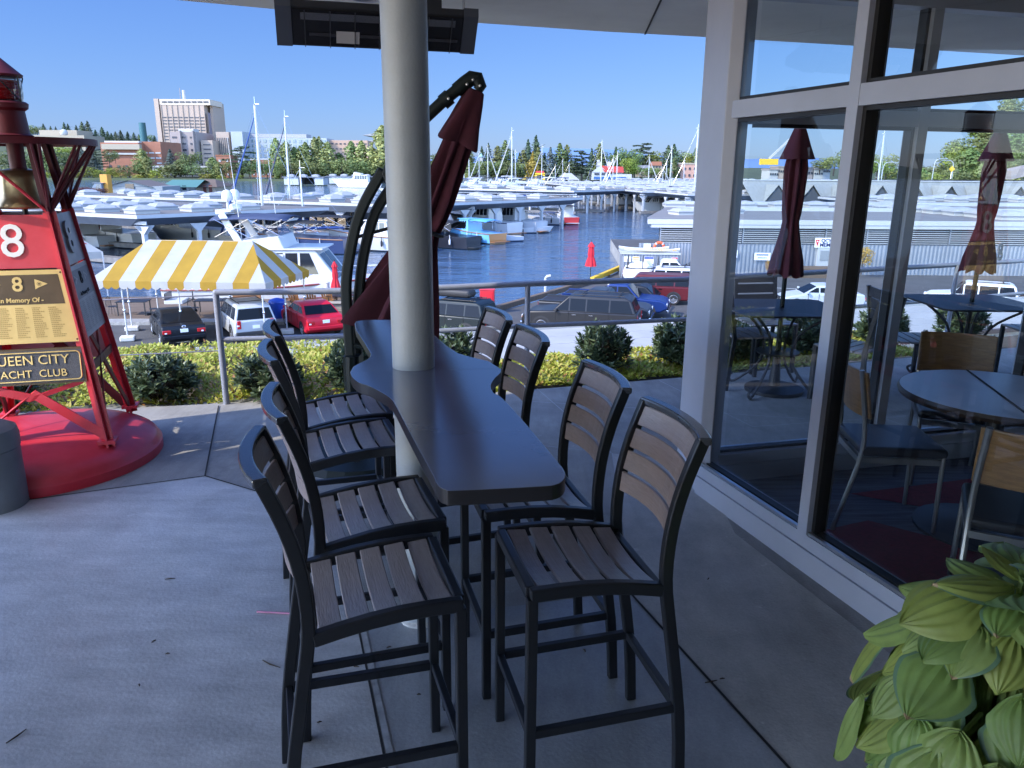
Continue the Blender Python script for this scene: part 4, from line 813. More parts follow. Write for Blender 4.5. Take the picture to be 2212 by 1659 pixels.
def taper(b, prof, hw, m, close=True):
    n = len(prof); vs = [Vector((x, s*hw(z), z)) for s in (-1, 1) for x, z in prof]
    b.add(vs, [tuple(range(n)), tuple(reversed(range(n, 2*n)))]+[(i+n, (i+1) % n+n, (i+1) % n, i) for i in range(n)], m); return b
def car(name, label, kind, loc, heading, paint, cat='car', rack=False, mats=None, wheels=(0, 1, 2, 3), tyre_scale=1.):
    """heading: compass angle, 0 = away from the camera (+y), positive to the right"""
    body, cab, pil, W, wx, wr = CARS[kind]
    t = thing(name, label, cat, loc, R(90-heading)); P = mat('paint_'+name+label[:18], paint, .35, .1, spec=.25, coat=.12)
    belt = cab[0][1]; ztop = max(z for x, z in cab); hwb = lambda z: W*(1 if z < belt-.12 else .985)
    hwc = lambda z: W*.965-(z-belt)/(ztop-belt)*W*.20
    b = MB(); taper(b, body, hwb, P); b.build('body', t, True, bevel=.075, seg=3)
    b = MB(); taper(b, cab, hwc, P); b.build('cabin', t, True, bevel=.05, seg=3)
    def xat(z, rear):
        pts = cab[:-2] if rear else list(reversed(cab[-2:]))
        for (x0, z0), (x1, z1) in zip(pts, pts[1:]):
            if min(z0, z1) <= z <= max(z0, z1): return x0+(x1-x0)*(z-z0)/(z1-z0) if z1 != z0 else x0
        return pts[-1][0]
    z0, z1 = belt+.05, ztop-.13; xs = [None]+pil+[None]
    for i in range(len(xs)-1):
        q = []
        for z in (z0, z1):
            a = xat(z, True)+.12 if xs[i] is None else xs[i]+.035
            e = xat(z, False)-.10 if xs[i+1] is None else xs[i+1]-.035
            q.append((a, e, z))
        if q[0][1]-q[0][0] < .12: continue
        (a0, e0, _), (a1, e1, _) = q; e1 = max(e1, a1+.05)
        for s in (-1, 1):
            b = MB(); pts = [Vector((x, s*(hwc(z)+.008), z)) for x, z in ((a0, z0), (e0, z0), (e1, z1), (a1, z1))]
            b.poly(pts if s < 0 else list(reversed(pts)), M_cg); b.build('window', t)
    def endglass(p, q, nm, fr_):
        d = Vector((q[0]-p[0], 0, q[1]-p[1])); n = Vector((d.z, 0, -d.x)).normalized()
        if (n.x > 0) != fr_: n = -n
        pts = [Vector((p[0]+d.x*k, s*(hwc(p[1]+d.z*k)-.09), p[1]+d.z*k))+n*.012 for k, s in ((.08, -1), (.08, 1), (.9, 1), (.9, -1))]
        b = MB(); b.poly(pts if fr_ else list(reversed(pts)), M_cg); b.build(nm, t)
    endglass(cab[-1], cab[-2], 'windscreen', True); endglass(cab[0], cab[1], 'rear_window', False)
    xr, xf = min(x for x, z in body), max(x for x, z in body)
    for s in (-1, 1):
        zb = .62 if kind in ('sedan', 'wagon') else .78
        b = MB(); b.box((xr+.02, s*(W-.2), zb+.12), (.08, .34 if kind in ('sedan', 'wagon') else .16, .16 if kind in ('sedan', 'wagon') else .36), M_tail); b.box((xr+.0, s*(W-.16), zb+.08), (.07, .10, .07), M_head); b.build('tail_light', t, bevel=.02)
        b = MB(); b.box((xf-.12, s*(W-.24), zb+.02), (.22, .36, .16), M_head); b.box((xf-.14, s*(W-.08), zb-.02), (.22, .10, .10), M_amber); b.build('headlight', t, bevel=.03)
        b = MB(); b.box((cab[-1][0]-.22, s*(W+.10), belt+.06), (.12, .20, .13), P if kind != 'longsuv' else M_trim); b.build('mirror', t, bevel=.03)
        for x in [p-.25 for p in pil[-2:]]:
            b = MB(); b.box((x, s*(W+.012), belt-.13), (.2, .03, .04), P if kind in ('sedan', 'wagon') else M_chr); b.build('handle', t)
    for px_ in [p+.02 for p in pil]+[xat(z0, False)-.12]:   # door gaps
        for s in (-1, 1): b = MB(); b.box((px_, s*(W+.001), (belt+.36)/2+.02), (.016, .012, belt-.40), M_tyre); b.build('door_gap', t)
    b = MB(); b.box((xf-.03, 0, .64), (.1, W*1.1, .18), M_trim); b.box((xf+.0, 0, .65), (.07, W*.9, .03), M_chr); b.build('grille', t)
    b = MB(); b.box((xr-.02, 0, .50), (.12, 2*W-.1, .16), M_trim if kind != 'sedan' else P); b.build('rear_bumper', t, bevel=.03)
    b = MB(); b.box((xf+.01, 0, .46), (.12, 2*W-.1, .18), M_chr if kind in ('pickup', 'longsuv') else P); b.build('front_bumper', t, bevel=.03)
    b = MB(); b.box((xr-.025, 0, .78), (.02, .32, .15), M_plw); b.build('number_plate', t)
    k = 0
    for x in wx:
        for s in (-1, 1):
            T = Matrix.Translation((x, s*(W-.10), wr)) @ Matrix.Rotation(R(-90*s), 4, 'X')
            b = MB(); b.lathe([(wr*.62, .095), (wr*.9, .115), (wr, .07), (wr, -.1), (.0, -.1)], M_tyre, n=28, T=T); o = b.build('wheel', t, True)
            b = MB(); b.lathe([(wr*.64, .10), (wr*.60, .075), (.0, .06)], M_trim, n=24, T=T)
            for j in range(9):
                a = 2*math.pi*j/9; b.box((wr*.34, 0, .09), (wr*.60, wr*.13, .03), M_rim, T=T @ Matrix.Rotation(a, 4, 'Z'))
            b.lathe([(wr*.66, .10), (wr*.62, .112), (wr*.58, .10)], M_rim, n=24, T=T); b.lathe([(wr*.16, .09), (wr*.14, .115), (.0, .12)], M_rim, n=12, T=T); b.build('rim', o)
            b = MB(); n = 20; arc = [Vector((x+(wr*1.16)*math.cos(math.pi*q/n), s*(W+.006), wr+(wr*1.16)*math.sin(math.pi*q/n))) for q in range(n+1)]
            b.poly(arc if s > 0 else list(reversed(arc)), M_trim); b.build('wheel_arch', t)
    if rack:
        for s in (-1, 1):
            b = MB(); b.tube([(cab[1][0]+.3, s*W*.62, ztop+.05), (cab[-2][0]-.2, s*W*.62, ztop+.05)], .022, M_trim, 8); b.build('roof_rail', t)
        for x in (cab[1][0]+.6, -.1):
            b = MB(); b.bar((x, -W*.62, ztop+.075), (x, W*.62, ztop+.075), .05, .03, M_trim); b.build('roof_bar', t)
    if kind == 'pickup':
        b = MB(); b.poly([(-2.75, -.8, 1.125), (-.62, -.8, 1.125), (-.62, .8, 1.125), (-2.75, .8, 1.125)], M_trim); b.build('bed_liner', t)
        for s in (-1, 1):
            b = MB(); b.bar((-2.8, s*.88, 1.15), (-.6, s*.88, 1.15), .12, .06, P); b.build('bed_rail', t)
    return t
def onlot(u, v): p = Z(u, v, LOT); return p
c1 = car('parked_car', 'black saloon car parked beyond the hedge, seen from behind', 'sedan', (-15.35, 34.55, LOT), -31, (.008, .010, .014))
b = MB(); b.lathe([(.07, 0), (.085, .012), (.07, .02)], M_chr, n=20, T=Matrix.Translation((-2.31, 0, .93)) @ Matrix.Rotation(R(-90), 4, 'Y')); b.build('badge', c1)
car('parked_car', 'silver sport utility car behind the corner post of the railing', 'suv', (-12.55, 35.5, LOT), -31, (.42, .44, .46), rack=True)
car('parked_car', 'red coupe parked beside the blue barrel', 'sedan', (-9.75, 36.8, LOT), -31, (.55, .012, .03))
car('parked_car', 'white car mostly hidden behind the curved umbrella arms', 'wagon', (-6.9, 38.3, LOT), -31, (.7, .7, .71))
jp = car('parked_car', 'dark green off road car carrying a black roof box', 'suv', (-3.05, 35.9, LOT), -66, (.012, .018, .02), rack=True)
t = thing('roof_box', 'black rounded cargo box strapped on the dark off road car', 'roof box', (-2.75, 35.8, LOT+1.83), R(90+66))
b = MB(); b.prism([(x, y) for x, y in [(-1.0, -.38), (.85, -.38), (1.15, -.2), (1.15, .2), (.85, .38), (-1.0, .38)]], 0, .36, M_trim); b.build('shell', t, True, bevel=.13, seg=4)
b = MB(); b.box((0, 0, .16), (2.1, .79, .02), M_tyre); b.build('seam', t)
car('parked_car', 'long charcoal grey estate truck with dark windows parked broadside', 'longsuv', (3.35, 36.6, LOT), -74, (.022, .022, .024), rack=True)
car('pickup_truck', 'dark grey pickup truck parked behind the long charcoal estate', 'pickup', (4.3, 39.0, LOT), 106, (.03, .034, .042), cat='truck')
car('pickup_truck', 'bright blue pickup truck with chrome grille parked third from the hedge', 'pickup', (5.6, 41.2, LOT), 106, (.010, .03, .13), cat='truck')
car('parked_car', 'black estate car with roof bars between the blue pickup and the maroon car', 'wagon', (5.9, 43.2, LOT), -70, (.012, .014, .018), rack=True)
car('parked_car', 'maroon boxy family car with a white roof and big spoked wheels', 'van', (8.1, 45.6, LOT), -76, (.10, .014, .018))
car('parked_car', 'white sport utility car behind the maroon boxy car', 'suv', (9.3, 48.6, LOT), -78, (.7, .71, .72), rack=True)
car('parked_car', 'black sport utility car nearest the small grey shed', 'suv', (11.8, 50.6, LOT), -78, (.02, .022, .025), rack=True)
tk = car('pickup_truck', 'white pickup truck with a ladder rack parked against the small grey shed', 'pickup', (10.4, 52.2, LOT), 100, (.7, .71, .72), cat='truck')
for x in (-2.6, -1.6, -.6):
    b = MB(); b.tube([(x, -.85, 1.15), (x, -.85, 1.9), (x, .85, 1.9), (x, .85, 1.15)], .03, M_trim, 6); b.build('ladder_rack', tk)
b = MB(); b.ball((-1.7, 0, 1.2), .7, mat('tarpaulin', (.55, .54, .5), .8, var=(3, .2)), 14, (1.3, .9, .55), lo=0); b.build('tarpaulin', tk, True)
car('parked_car', 'silver saloon car seen through the first clubhouse window', 'sedan', (17.4, 43.5, LOT), -85, (.5, .52, .55))
car('parked_car', 'grey green sport utility car seen through the second window beside the mullion', 'suv', (19.3, 36.8, LOT), -96, (.20, .23, .22), rack=True)
car('parked_car', 'white sport utility car seen through the second window', 'suv', (25.6, 42.9, LOT), -62, (.68, .69, .7), rack=True)
car('parked_car', 'brown pickup truck right of the white sport utility car', 'pickup', (31.8, 43.0, LOT), -80, (.06, .04, .03), cat='truck')
car('parked_car', 'pale blue saloon car below the red lit umbrella', 'sedan', (26.5, 36.5, LOT), -95, (.25, .32, .42))
car('parked_car', 'white compact car just beyond the terrace railing through the glass', 'wagon', (20.5, 30.5, LOT), -95, (.6, .62, .64))
# ================================================================ lot furniture on the left
tl = MB()
FL, FR, BR = Z(187, 607, -3.1), Z(573, 613, -3.1), Z(667, 584, -3.1); BL = FL+(BR-FR)
tn = thing('striped_tent', 'yellow and white striped party tent with a scalloped valance on white poles', 'tent', ((FL.x+BR.x)/2, (FL.y+BR.y)/2, LOT))
M_ty = mat('tent_yellow', (.40, .235, .02), .75, var=(1.3, .12), bump=(2.2, 1.), trans=.35); M_tw = mat('tent_white', (.43, .43, .41), .75, var=(1.3, .1), bump=(2.2, 1.), trans=.3)
ctr_ = (FL+BR)/2; ux = (FR-FL); LX = ux.length; ux.normalize(); uy = (BL-FL); LY = uy.length; uy.normalize()
XR = max(1.5, (LX-4.9)/2); KH = LY*.5/XR; RZ = Y(405, 519, ctr_.y).z+3.1
def tp(a, c, z): return FL+ux*a+uy*c+Vector((0, 0, z))
b = MB(); NS = 11; sw = LX/NS
def clipx(a, c): return a
x0r, x1r = XR, LX-XR
for side_ in (0, 1):
    f = (lambda a, c, z: tp(a, c, z)) if side_ == 0 else (lambda a, c, z: tp(LX-a, LY-c, z))
    for k in range(NS):
        m = M_tw if k % 2 == 0 else M_ty; a0_, a1_ = k*sw, (k+1)*sw
        def topc(a): # depth reached at position a on this slope
            return min(LY*.5, a*KH, (LX-a)*KH)
        cs = sorted({a0_, a1_}|{q for q in (x0r, x1r) if a0_ < q < a1_})
        lowp = [f(a0_, 0, 0), f(a1_, 0, 0)]; upp = [f(a, topc(a), RZ*topc(a)/(LY*.5)) for a in reversed(cs)]
        pts = lowp+[p for p in upp if all((p-q).length > 1e-3 for q in lowp)]
        if len(pts) >= 3: b.poly(pts, m)
NE = max(3, int(round(LY/sw))); sw2 = LY/NE
for side_ in (0, 1):
    f = (lambda c, a, z: tp(LX-a, c, z)) if side_ == 0 else (lambda c, a, z: tp(a, LY-c, z))
    for k in range(NE):
        m = M_tw if k % 2 == 0 else M_ty; c0_, c1_ = k*sw2, (k+1)*sw2; cs = sorted({c0_, c1_}|({LY/2} if c0_ < LY/2 < c1_ else set()))
        lowp = [f(c0_, 0, 0), f(c1_, 0, 0)]; upp = [f(c, min(c, LY-c)/KH, RZ*min(c, LY-c)/(LY*.5)) for c in reversed(cs)]
        pts = lowp+[p for p in upp if all((p-q).length > 1e-3 for q in lowp)]
        if len(pts) >= 3: b.poly(pts, m)
b.build('roof', tn, world=True)
b = MB()
def val(p, d, L, n, per):
    for k in range(n):
        m = M_tw if k % 2 == 0 else M_ty; s0 = L*k/n; s1 = L*(k+1)/n; N = per*6; pts = [p+d*s0+Vector((0, 0, .02)), p+d*s0+Vector((0, 0, -.25))]
        for j in range(N+1):
            q = j/N; pts.append(p+d*(s0+(s1-s0)*q)+Vector((0, 0, -.25-.10*abs(math.sin(math.pi*per*q)))))
        pts += [p+d*s1+Vector((0, 0, -.25)), p+d*s1+Vector((0, 0, .02))]; b.poly(pts, m)
val(FL, ux, LX, NS, 2); val(FR, uy, LY, NE, 2); val(BL, ux, LX, NS, 2); val(FL, uy, LY, NE, 2); b.build('valance', tn, world=True)
for k, (a, c) in enumerate([(.18, .03), (.50, .03), (.97, .03), (.97, .5), (.97, .97), (.5, .97), (.03, .97), (.03, .5)]):
    p = tp(LX*a, LY*c, 0); b = MB(); b.tube([p, (p.x, p.y, LOT+.1)], .035, M_white, 10); b.lathe([(.05, 1.35), (.06, 1.4), (.05, 1.45)], M_chr, (p.x, p.y, LOT), 10); b.build('pole', tn, world=True)
    b = MB(); b.box((p.x, p.y, LOT+.12), (.62, .5, .22), mat('ballast_block', (.55, .53, .48), .9, var=(3, .2)), rz=.3); b.build('ballast', tn, bevel=.05, world=True)
b = MB(); p = FL+(BR-FL)*.5+Vector((0, 0, RZ-.05)); b.bar(tp(x0r, LY/2, RZ-.04), tp(x1r, LY/2, RZ-.04), .06, .06, M_white); b.build('ridge_bar', tn, world=True)
# white tent with a red pennant, behind and left
W0 = Z(168, 598, -3.0); wt = thing('white_tent', 'small white party tent with a red pennant, partly behind the striped tent', 'tent', (-27.5, 45.5, LOT))
b = MB(); hw_, zt_ = 2.6, 4.9
sq = [(-hw_, -hw_, 2.8), (hw_, -hw_, 2.8), (hw_, hw_, 2.8), (-hw_, hw_, 2.8)]
T = Matrix.Rotation(R(38), 4, 'Z'); sqv = [T @ Vector(p) for p in sq]; ap = [T @ Vector((0, -1.2, zt_)), T @ Vector((0, 1.2, zt_))]
b.add(sqv+ap, [(0, 1, 4), (1, 2, 5, 4), (2, 3, 5), (3, 0, 4, 5)], M_tw)
for i in range(4): p, q = sqv[i], sqv[(i+1) % 4]; b.poly([p, q, q-Vector((0, 0, .4)), p-Vector((0, 0, .4))], M_tw)
b.poly([(-1, 0, 0), (1, 0, 0), (0, 0, .1)], M_tw); b.build('canopy', wt)
for p in sqv:
    b = MB(); b.tube([p, (p.x, p.y, 0)], .04, M_white, 8); b.build('pole', wt)
b = MB(); pv = (sqv[0]+sqv[1])/2; nn = T @ Vector((0, -1, 0)); dx_ = T @ Vector((1, 0, 0)); o_ = (sqv[0]*.2+sqv[1]*.55+ap[0]*.25)+nn*.05
b.poly([o_+Vector((0, 0, -.35)), o_+dx_*1.1+Vector((0, 0, -.1)), o_+Vector((0, 0, .35))], mat('pennant_red', (.6, .02, .03), .7)); b.build('pennant', wt)
# deck furniture
M_teak = mat('teak', (.30, .13, .045), .6, var=(5, .3), stretch=(1, 1, 8)); DK = LOT+.17
def make_adir(label):
    t = thing('adirondack_chair', label, 'chair', group='wooden deck chairs by the yacht')
    for s in (-1, 1):
        b = MB(); b.bar((.42, s*.28, 0), (.40, s*.28, .52), .09, .035, M_teak, up=(1, 0, 0)); b.build('leg', t)
        b = MB(); b.bar((.5, s*.32, .54), (-.35, s*.32, .54), .13, .03, M_teak); b.build('arm', t)
        b = MB(); b.bar((.42, s*.24, .34), (-.5, s*.24, .03), .03, .12, M_teak); b.build('rear_leg', t)
    b = MB()
    for k in range(6): b.box((.36-k*.09, 0, .36-k*.03), (.08, .5, .02), M_teak)
    b.build('seat', t); b = MB()
    for k in range(5):
        y = -.24+k*.12; h = .95+.10*(1-abs(k-2)/2); b.bar((-.12, y*.85, .22), (-.46, y*1.1, h), .10, .02, M_teak, up=(1, 0, 0))
    b.bar((-.24, -.3, .5), (-.24, .3, .5), .03, .06, M_teak); b.build('backrest', t); return t
ad = make_adir('wooden deck chair leftmost under the striped tent'); p = Y(645, 690, 41.2); ad.location = (p.x, 41.2, DK); ad.rotation_euler = (0, 0, R(75))
for u, y, a, lab in [(690, 40.6, 95, 'wooden deck chair right of its twin by the tent pole'), (704, 41.6, 85, 'wooden deck chair standing in the sun beside the small red umbrella')]:
    p = Y(u+0, 690, y); dup(ad, (p.x+(.25 if u == 704 else -.35), y, DK), R(a), lab)
def small_umbrella(name, label, loc, h, r, spread=.5):
    t = thing(name, label, 'umbrella', loc, group='small folded red umbrellas by the water'); m = mat('bright_red_canvas', (.62, .02, .035), .8, var=(6, .12), trans=.15)
    N = 40; pr_ = [(0, .02), (.15, .5), (.22, .62), (.23, .42), (.5, .55), (.6, .52), (.62, .5), (.8, .8), (1., 1.)]; b = MB()
    vs = [Vector((r*q*(1-.12+.12*math.cos(8*2*math.pi*k/N))*math.cos(2*math.pi*k/N), r*q*(1-.12+.12*math.cos(8*2*math.pi*k/N))*math.sin(2*math.pi*k/N), h-(h*.62)*s)) for s, q in pr_ for k in range(N)]
    b.add(vs, [(i*N+k, i*N+(k+1) % N, (i+1)*N+(k+1) % N, (i+1)*N+k) for i in range(len(pr_)-1) for k in range(N)], m); b.build('canopy', t, True)
    b = MB(); b.tube([(0, 0, 0), (0, 0, h+.05)], .025, M_um, 8); b.build('pole', t); b = MB(); b.lathe([(.25, 0), (.25, .06), (.04, .1)], M_iron, n=16); b.build('base', t); return t
p = Y(729, 690, 42.0); small_umbrella('folded_umbrella', 'small folded red umbrella in front of the white yacht bow', (p.x, 42.0, DK), 2.55, .30)
t = thing('deck_table', 'dark square table under the small folded red umbrella', 'table', (p.x+.1, 41.7, DK)); b = MB(); b.box((0, 0, .71), (.95, .95, .03), M_iron); b.build('table_top', t)
for sx in (-1, 1):
    for sy in (-1, 1): b = MB(); b.bar((sx*.38, sy*.38, 0), (sx*.38, sy*.38, .7), .04, .04, M_iron); b.build('leg', t)
p = Z(1275, 607, LOT); small_umbrella('folded_umbrella', 'bright red folded umbrella standing on the sea wall by the yellow kerb', (p.x, p.y, LOT), 2.75, .42)
def cafe_chair(label):
    t = thing('wire_chair', label, 'chair', group='wire chairs on the shaded deck'); ring = [(.24*math.cos(a), .24*math.sin(a), .45) for a in [2*math.pi*k/16 for k in range(17)]]
    b = MB(); b.lathe([(.0, .44), (.23, .45), (.24, .46), (.0, .455)], M_iron, n=16); b.build('seat', t)
    for a in (45, 135, 225, 315): b = MB(); b.tube([(.17*math.cos(R(a)), .17*math.sin(R(a)), .45), (.25*math.cos(R(a)), .25*math.sin(R(a)), 0)], .012, M_iron, 5); b.build('leg', t)
    b = MB(); arc = [(-.2, .27*math.cos(R(a)), .46+.5*math.sin(R(a))**.6) for a in range(0, 181, 15)]; b.tube(arc, .014, M_iron, 5)
    for k in range(-3, 4): b.tube([(-.2, k*.07, .46), (-.2, k*.08, .46+.5*math.sqrt(max(0, 1-(k*.08/.27)**2))**.6)], .006, M_iron, 4)
    b.build('backrest', t); return t
wc = cafe_chair('wire chair at the left end of the shaded deck table'); wc.location = (-20.6, 39.2, DK)
for i, (x, y, a, lab) in enumerate([(-18.2, 38.6, 200, 'wire chair right of the shaded deck table'), (-16.3, 39.0, 60, 'wire chair in front of the cream dinghy'), (-14.9, 39.2, 150, 'wire chair left of the second tent pole'), (-13.6, 38.9, 220, 'wire chair half hidden by the black saloon roof'), (-11.9, 41.0, 90, 'wire chair with its back towards the big yacht')]):
    dup(wc, (x, y, DK), R(a), lab)
def picnic(label, loc, w=1.5):
    t = thing('deck_table', label, 'table', loc, R(6)); b = MB(); b.box((0, 0, .71), (w, .95, .03), M_iron); b.build('table_top', t)
    for sx in (-1, 1):
        for sy in (-1, 1): b = MB(); b.bar((sx*(w/2-.08), sy*.4, 0), (sx*(w/2-.08), sy*.4, .7), .05, .05, M_iron); b.build('leg', t)
picnic('long dark table on the shaded deck under the tent', (-19.6, 39.4, DK)); picnic('dark table on the deck in front of the cream dinghy', (-15.6, 39.9, DK), 1.9)
t = thing('barrel', 'bright blue plastic barrel with a domed lid beside the red coupe', 'barrel', (-12.05, 39.0, LOT)); mb_ = mat('blue_plastic', (.015, .07, .42), .35)
b = MB(); b.lathe([(.30, 0), (.36, .05), (.38, .5), (.40, .9), (.38, .92)], mb_, n=28); b.build('body', t, True); b = MB(); b.lathe([(.43, .92), (.43, .99), (.36, 1.08), (.12, 1.15), (.0, 1.16)], mb_, n=28); b.build('lid', t, True)
t = thing('trash_bin', 'dark green rubbish bin left of the blue barrel', 'bin', (-12.95, 38.7, LOT)); b = MB(); b.lathe([(.3, 0), (.36, .9)], M_um, n=24); b.build('body', t, True); b = MB(); b.lathe([(.38, .9), (.37, .98), (.2, 1.04), (.0, 1.05)], M_um, n=24); b.build('lid', t, True)
t = thing('planter_box', 'weathered timber step box beside the yacht in the sun', 'box', (-9.7, 41.2, DK), R(4)); b = MB(); b.box((0, 0, .2), (1.7, .9, .4), mat('grey_timber', (.32, .28, .22), .85, var=(2, .3), stretch=(1, 8, 8))); b.box((0, -.05, .43), (1.8, 1.0, .05), MATS['grey_timber']); b.build('box', t, bevel=.01)
t = thing('dock_post', 'white mooring post beside the yacht hull', 'post', (-10.3, 42.6, DK)); b = MB(); b.tube([(0, 0, 0), (0, 0, 1.25)], .13, M_white, 12); b.lathe([(.16, 1.25), (.12, 1.3), (.0, 1.32)], M_white, n=12); b.build('post', t, True)
# fire hose cabinet and life ring area
t = thing('fire_cabinet', 'red fire hose cabinet standing at the water edge beside the black roof box', 'cabinet', Z(1053, 676, LOT), R(-6)); mr_ = mat('cabinet_red', (.58, .02, .03), .4, coat=.3)
b = MB(); b.box((0, 0, .7), (.78, .4, 1.1), mr_); b.box((0, 0, 1.28), (.84, .46, .07), mr_); b.build('body', t, bevel=.03); b = MB(); b.box((0, -.21, .68), (.62, .02, .9), mr_); b.box((.14, -.225, .72), (.16, .01, .26), M_trim); b.box((.14, -.232, .62), (.13, .006, .1), mat('label_yellow', (.7, .5, .05), .6)); b.build('door', t); b = MB(); b.bar((-.3, 0, 0), (-.3, 0, .16), .06, .3, M_trim); b.bar((.3, 0, 0), (.3, 0, .16), .06, .3, M_trim); b.build('foot', t)
t = thing('hydrant', 'yellow hydrant on the sea wall beside the red fire cabinet', 'hydrant', Z(1089, 688, LOT)); t.scale = (.6, .6, .6); my_ = mat('safety_yellow', (.72, .45, .02), .5, var=(4, .12)); b = MB(); b.lathe([(.16, 0), (.12, .05), (.12, .42), (.16, .45), (.12, .52), (.0, .6)], my_, n=16); b.build('body', t, True); b = MB(); b.tube([(-.25, 0, .34), (.25, 0, .34)], .07, my_, 10); b.build('outlet', t, True)
t = thing('kerb_beam', 'yellow painted timber beam along the edge of the sea wall', 'kerb', (7.0, 56.6, LOT)); b = MB()
q0, q1 = Vector((5.5, 53.2, LOT+.25)), Vector((8.5, 60.4, LOT+.25)); b.bar(q0, q1, .3, .3, my_); b.build('beam', t, bevel=.02, world=True)
for k in (.1, .5, .9): b = MB(); p = q0.lerp(q1, k); b.box((p.x, p.y, LOT+.05), (.35, .3, .1), M_wood); b.build('block', t, world=True)
t = thing('kerb_beam', 'bare timber beam along the sea wall beside the parked trucks', 'kerb', (3.2, 49, LOT)); b = MB(); b.bar((-1.0, 41.8, LOT+.15), (5.35, 52.9, LOT+.15), .3, .3, M_wood); b.build('beam', t, bevel=.02, world=True)
t = thing('dock_lamp', 'short white dock pedestal behind the dark grey pickup', 'pedestal', Z(1178, 640, LOT)); b = MB(); b.tube([(0, 0, 0), (0, 0, 1.1)], .09, M_white, 10); b.tube([(0, 0, 1.1), (.1, -.1, 1.25), (.3, -.1, 1.28)], .09, M_white, 10); b.build('post', t, True)
# ================================================================ grey utility shed, boards, life ring
M_corr = mat('corrugated_grey', (.25, .27, .30), .5, .3, var=(1.2, .1)); M_wsheet = mat('white_trim', (.42, .43, .43), .5, var=(2, .06))
def corr(b, p, q, z0, z1, pitch, dep, m):
    p, q = Vector((*p, 0)), Vector((*q, 0)); d = (q-p); L = d.length; d.normalize(); n = Vector((d.y, -d.x, 0)); N = int(L/pitch); pts = []
    for k in range(N+1):
        for s, o in ((0, 0), (.35, 0), (.5, dep), (.85, dep)): pts.append(p+d*min(L, (k+s)*pitch)+n*o)
    vs = [Vector((v.x, v.y, z)) for z in (z0, z1) for v in pts]; M_ = len(pts); b.add(vs, [(i, i+1, M_+i+1, M_+i) for i in range(M_-1)], m)
SHH = Y(1400, 548, 55).z-LOT-.05
sh = thing('utility_shed', 'small grey corrugated shed with four notice signs at the water edge', 'shed', (9.75, 55.0, LOT), R(-4))
b = MB(); b.box((0, 1.2, SHH/2), (4.0, 2.4, SHH), M_corr); corr(b, (-2.0, -.01), (2.0, -.01), .02, SHH, .22, .03, M_corr); b.build('wall', sh)
b = MB(); b.box((0, 1.2, SHH+.05), (4.2, 2.6, .10), M_wsheet); b.build('roof', sh)
for x, z, w_, h_, rows in [(-1.6, SHH-.35, .50, .36, ((.0, .0, .95, .3, (.75, .77, .8)),)), (-1.0, SHH-.34, .5, .36, ((0, .28, .9, .3, (.75, .35, .1)), (0, -.1, .9, .2, (.75, .45, .1)))), (-.1, SHH-.45, .68, .56, ((0, .36, .95, .24, (.05, .08, .3)), (0, -.42, .95, .12, (.05, .08, .3)))), (1.7, SHH-.5, .42, .62, ((0, .36, .95, .25, (.6, .03, .05)),))]:
    b = MB(); b.box((x, -.05, z), (w_, .02, h_), M_plw)
    for cx, cz, cw, ch, colr in rows: b.box((x+cx*w_, -.062, z+cz*h_), (w_*cw, .005, h_*ch), mat(f'sign_{colr}', colr, .5))
    for k in range(5): b.box((x+(-.1 if k % 2 else .05)*w_, -.063, z-h_*(.02+.07*k)), (w_*.6, .004, h_*.025), mat('sign_ink', (.12, .12, .14), .6))
    b.build('notice_sign', sh)
def board(label, loc, L, rz, m, w=.55):
    b = MB(); n = 16; vs = []
    for i in range(n+1):
        t_ = i/n; hb = w/2*math.sin(math.pi*min(.97, max(.03, t_)))**.55; zz = .12*abs(t_-.5)**2*4
        vs += [(-L/2+L*t_, -hb, zz+.14), (-L/2+L*t_, 0, zz), (-L/2+L*t_, hb, zz+.14), (-L/2+L*t_, 0, zz+.2)]
    b.add(vs, [(4*i+k, 4*i+(k+1) % 4, 4*i+4+(k+1) % 4, 4*i+4+k) for i in range(n) for k in range(4)], m)
    for k in (.62, .66, .88, .92): b.box((-L/2+L*k, 0, .19), (.06, w*.9, .06), mat('orange_band', (.75, .42, .06), .5))
    o = b.build('rowing_shell', smooth=True, loc=loc); o.rotation_euler = (0, 0, rz); tag(o, label, 'boat')
board('long cream rowing board with orange bands lying on the small shed roof', (9.9, 55.3, LOT+SHH+.12), 3.9, R(-5), mat('cream_gel', (.75, .70, .58), .35, coat=.4)); board('white rowing board behind the cream one on the shed roof', (9.5, 56.5, LOT+SHH+.12), 3.6, R(-3), mat('white_gel', (.78, .78, .76), .35, coat=.4))
t = thing('life_ring', 'orange life ring hanging on the grey fence above the shed roof', 'life ring', (Y(1424, 534, 57.9).x, 57.9, Y(1424, 534, 57.9).z)); b = MB(); ringp = [(.34*math.cos(2*math.pi*k/24), 0, .34*math.sin(2*math.pi*k/24)) for k in range(25)]; b.tube(ringp, .10, mat('life_orange', (.65, .10, .03), .5), 10, cap=False); b.build('ring', t, True); b = MB()
for k in range(4): b.tube([(.34*math.cos(R(45+90*k+d)), 0, .34*math.sin(R(45+90*k+d))) for d in (-8, 0, 8)], .106, M_white, 10)
b.build('band', t, True)
t = thing('fence', 'grey corrugated fence panel holding the life ring', 'fence', (11.6, 58.1, LOT)); b = MB(); corr(b, (-2.2, 0), (2.4, .1), 0, Y(1400, 525, 58.1).z-LOT, .24, .04, M_corr); b.build('panel', t); b = MB(); b.box((-1.6, -.1, Y(1400, 531, 58).z-LOT), (.5, .03, .3), M_plw); b.build('notice_sign', t)
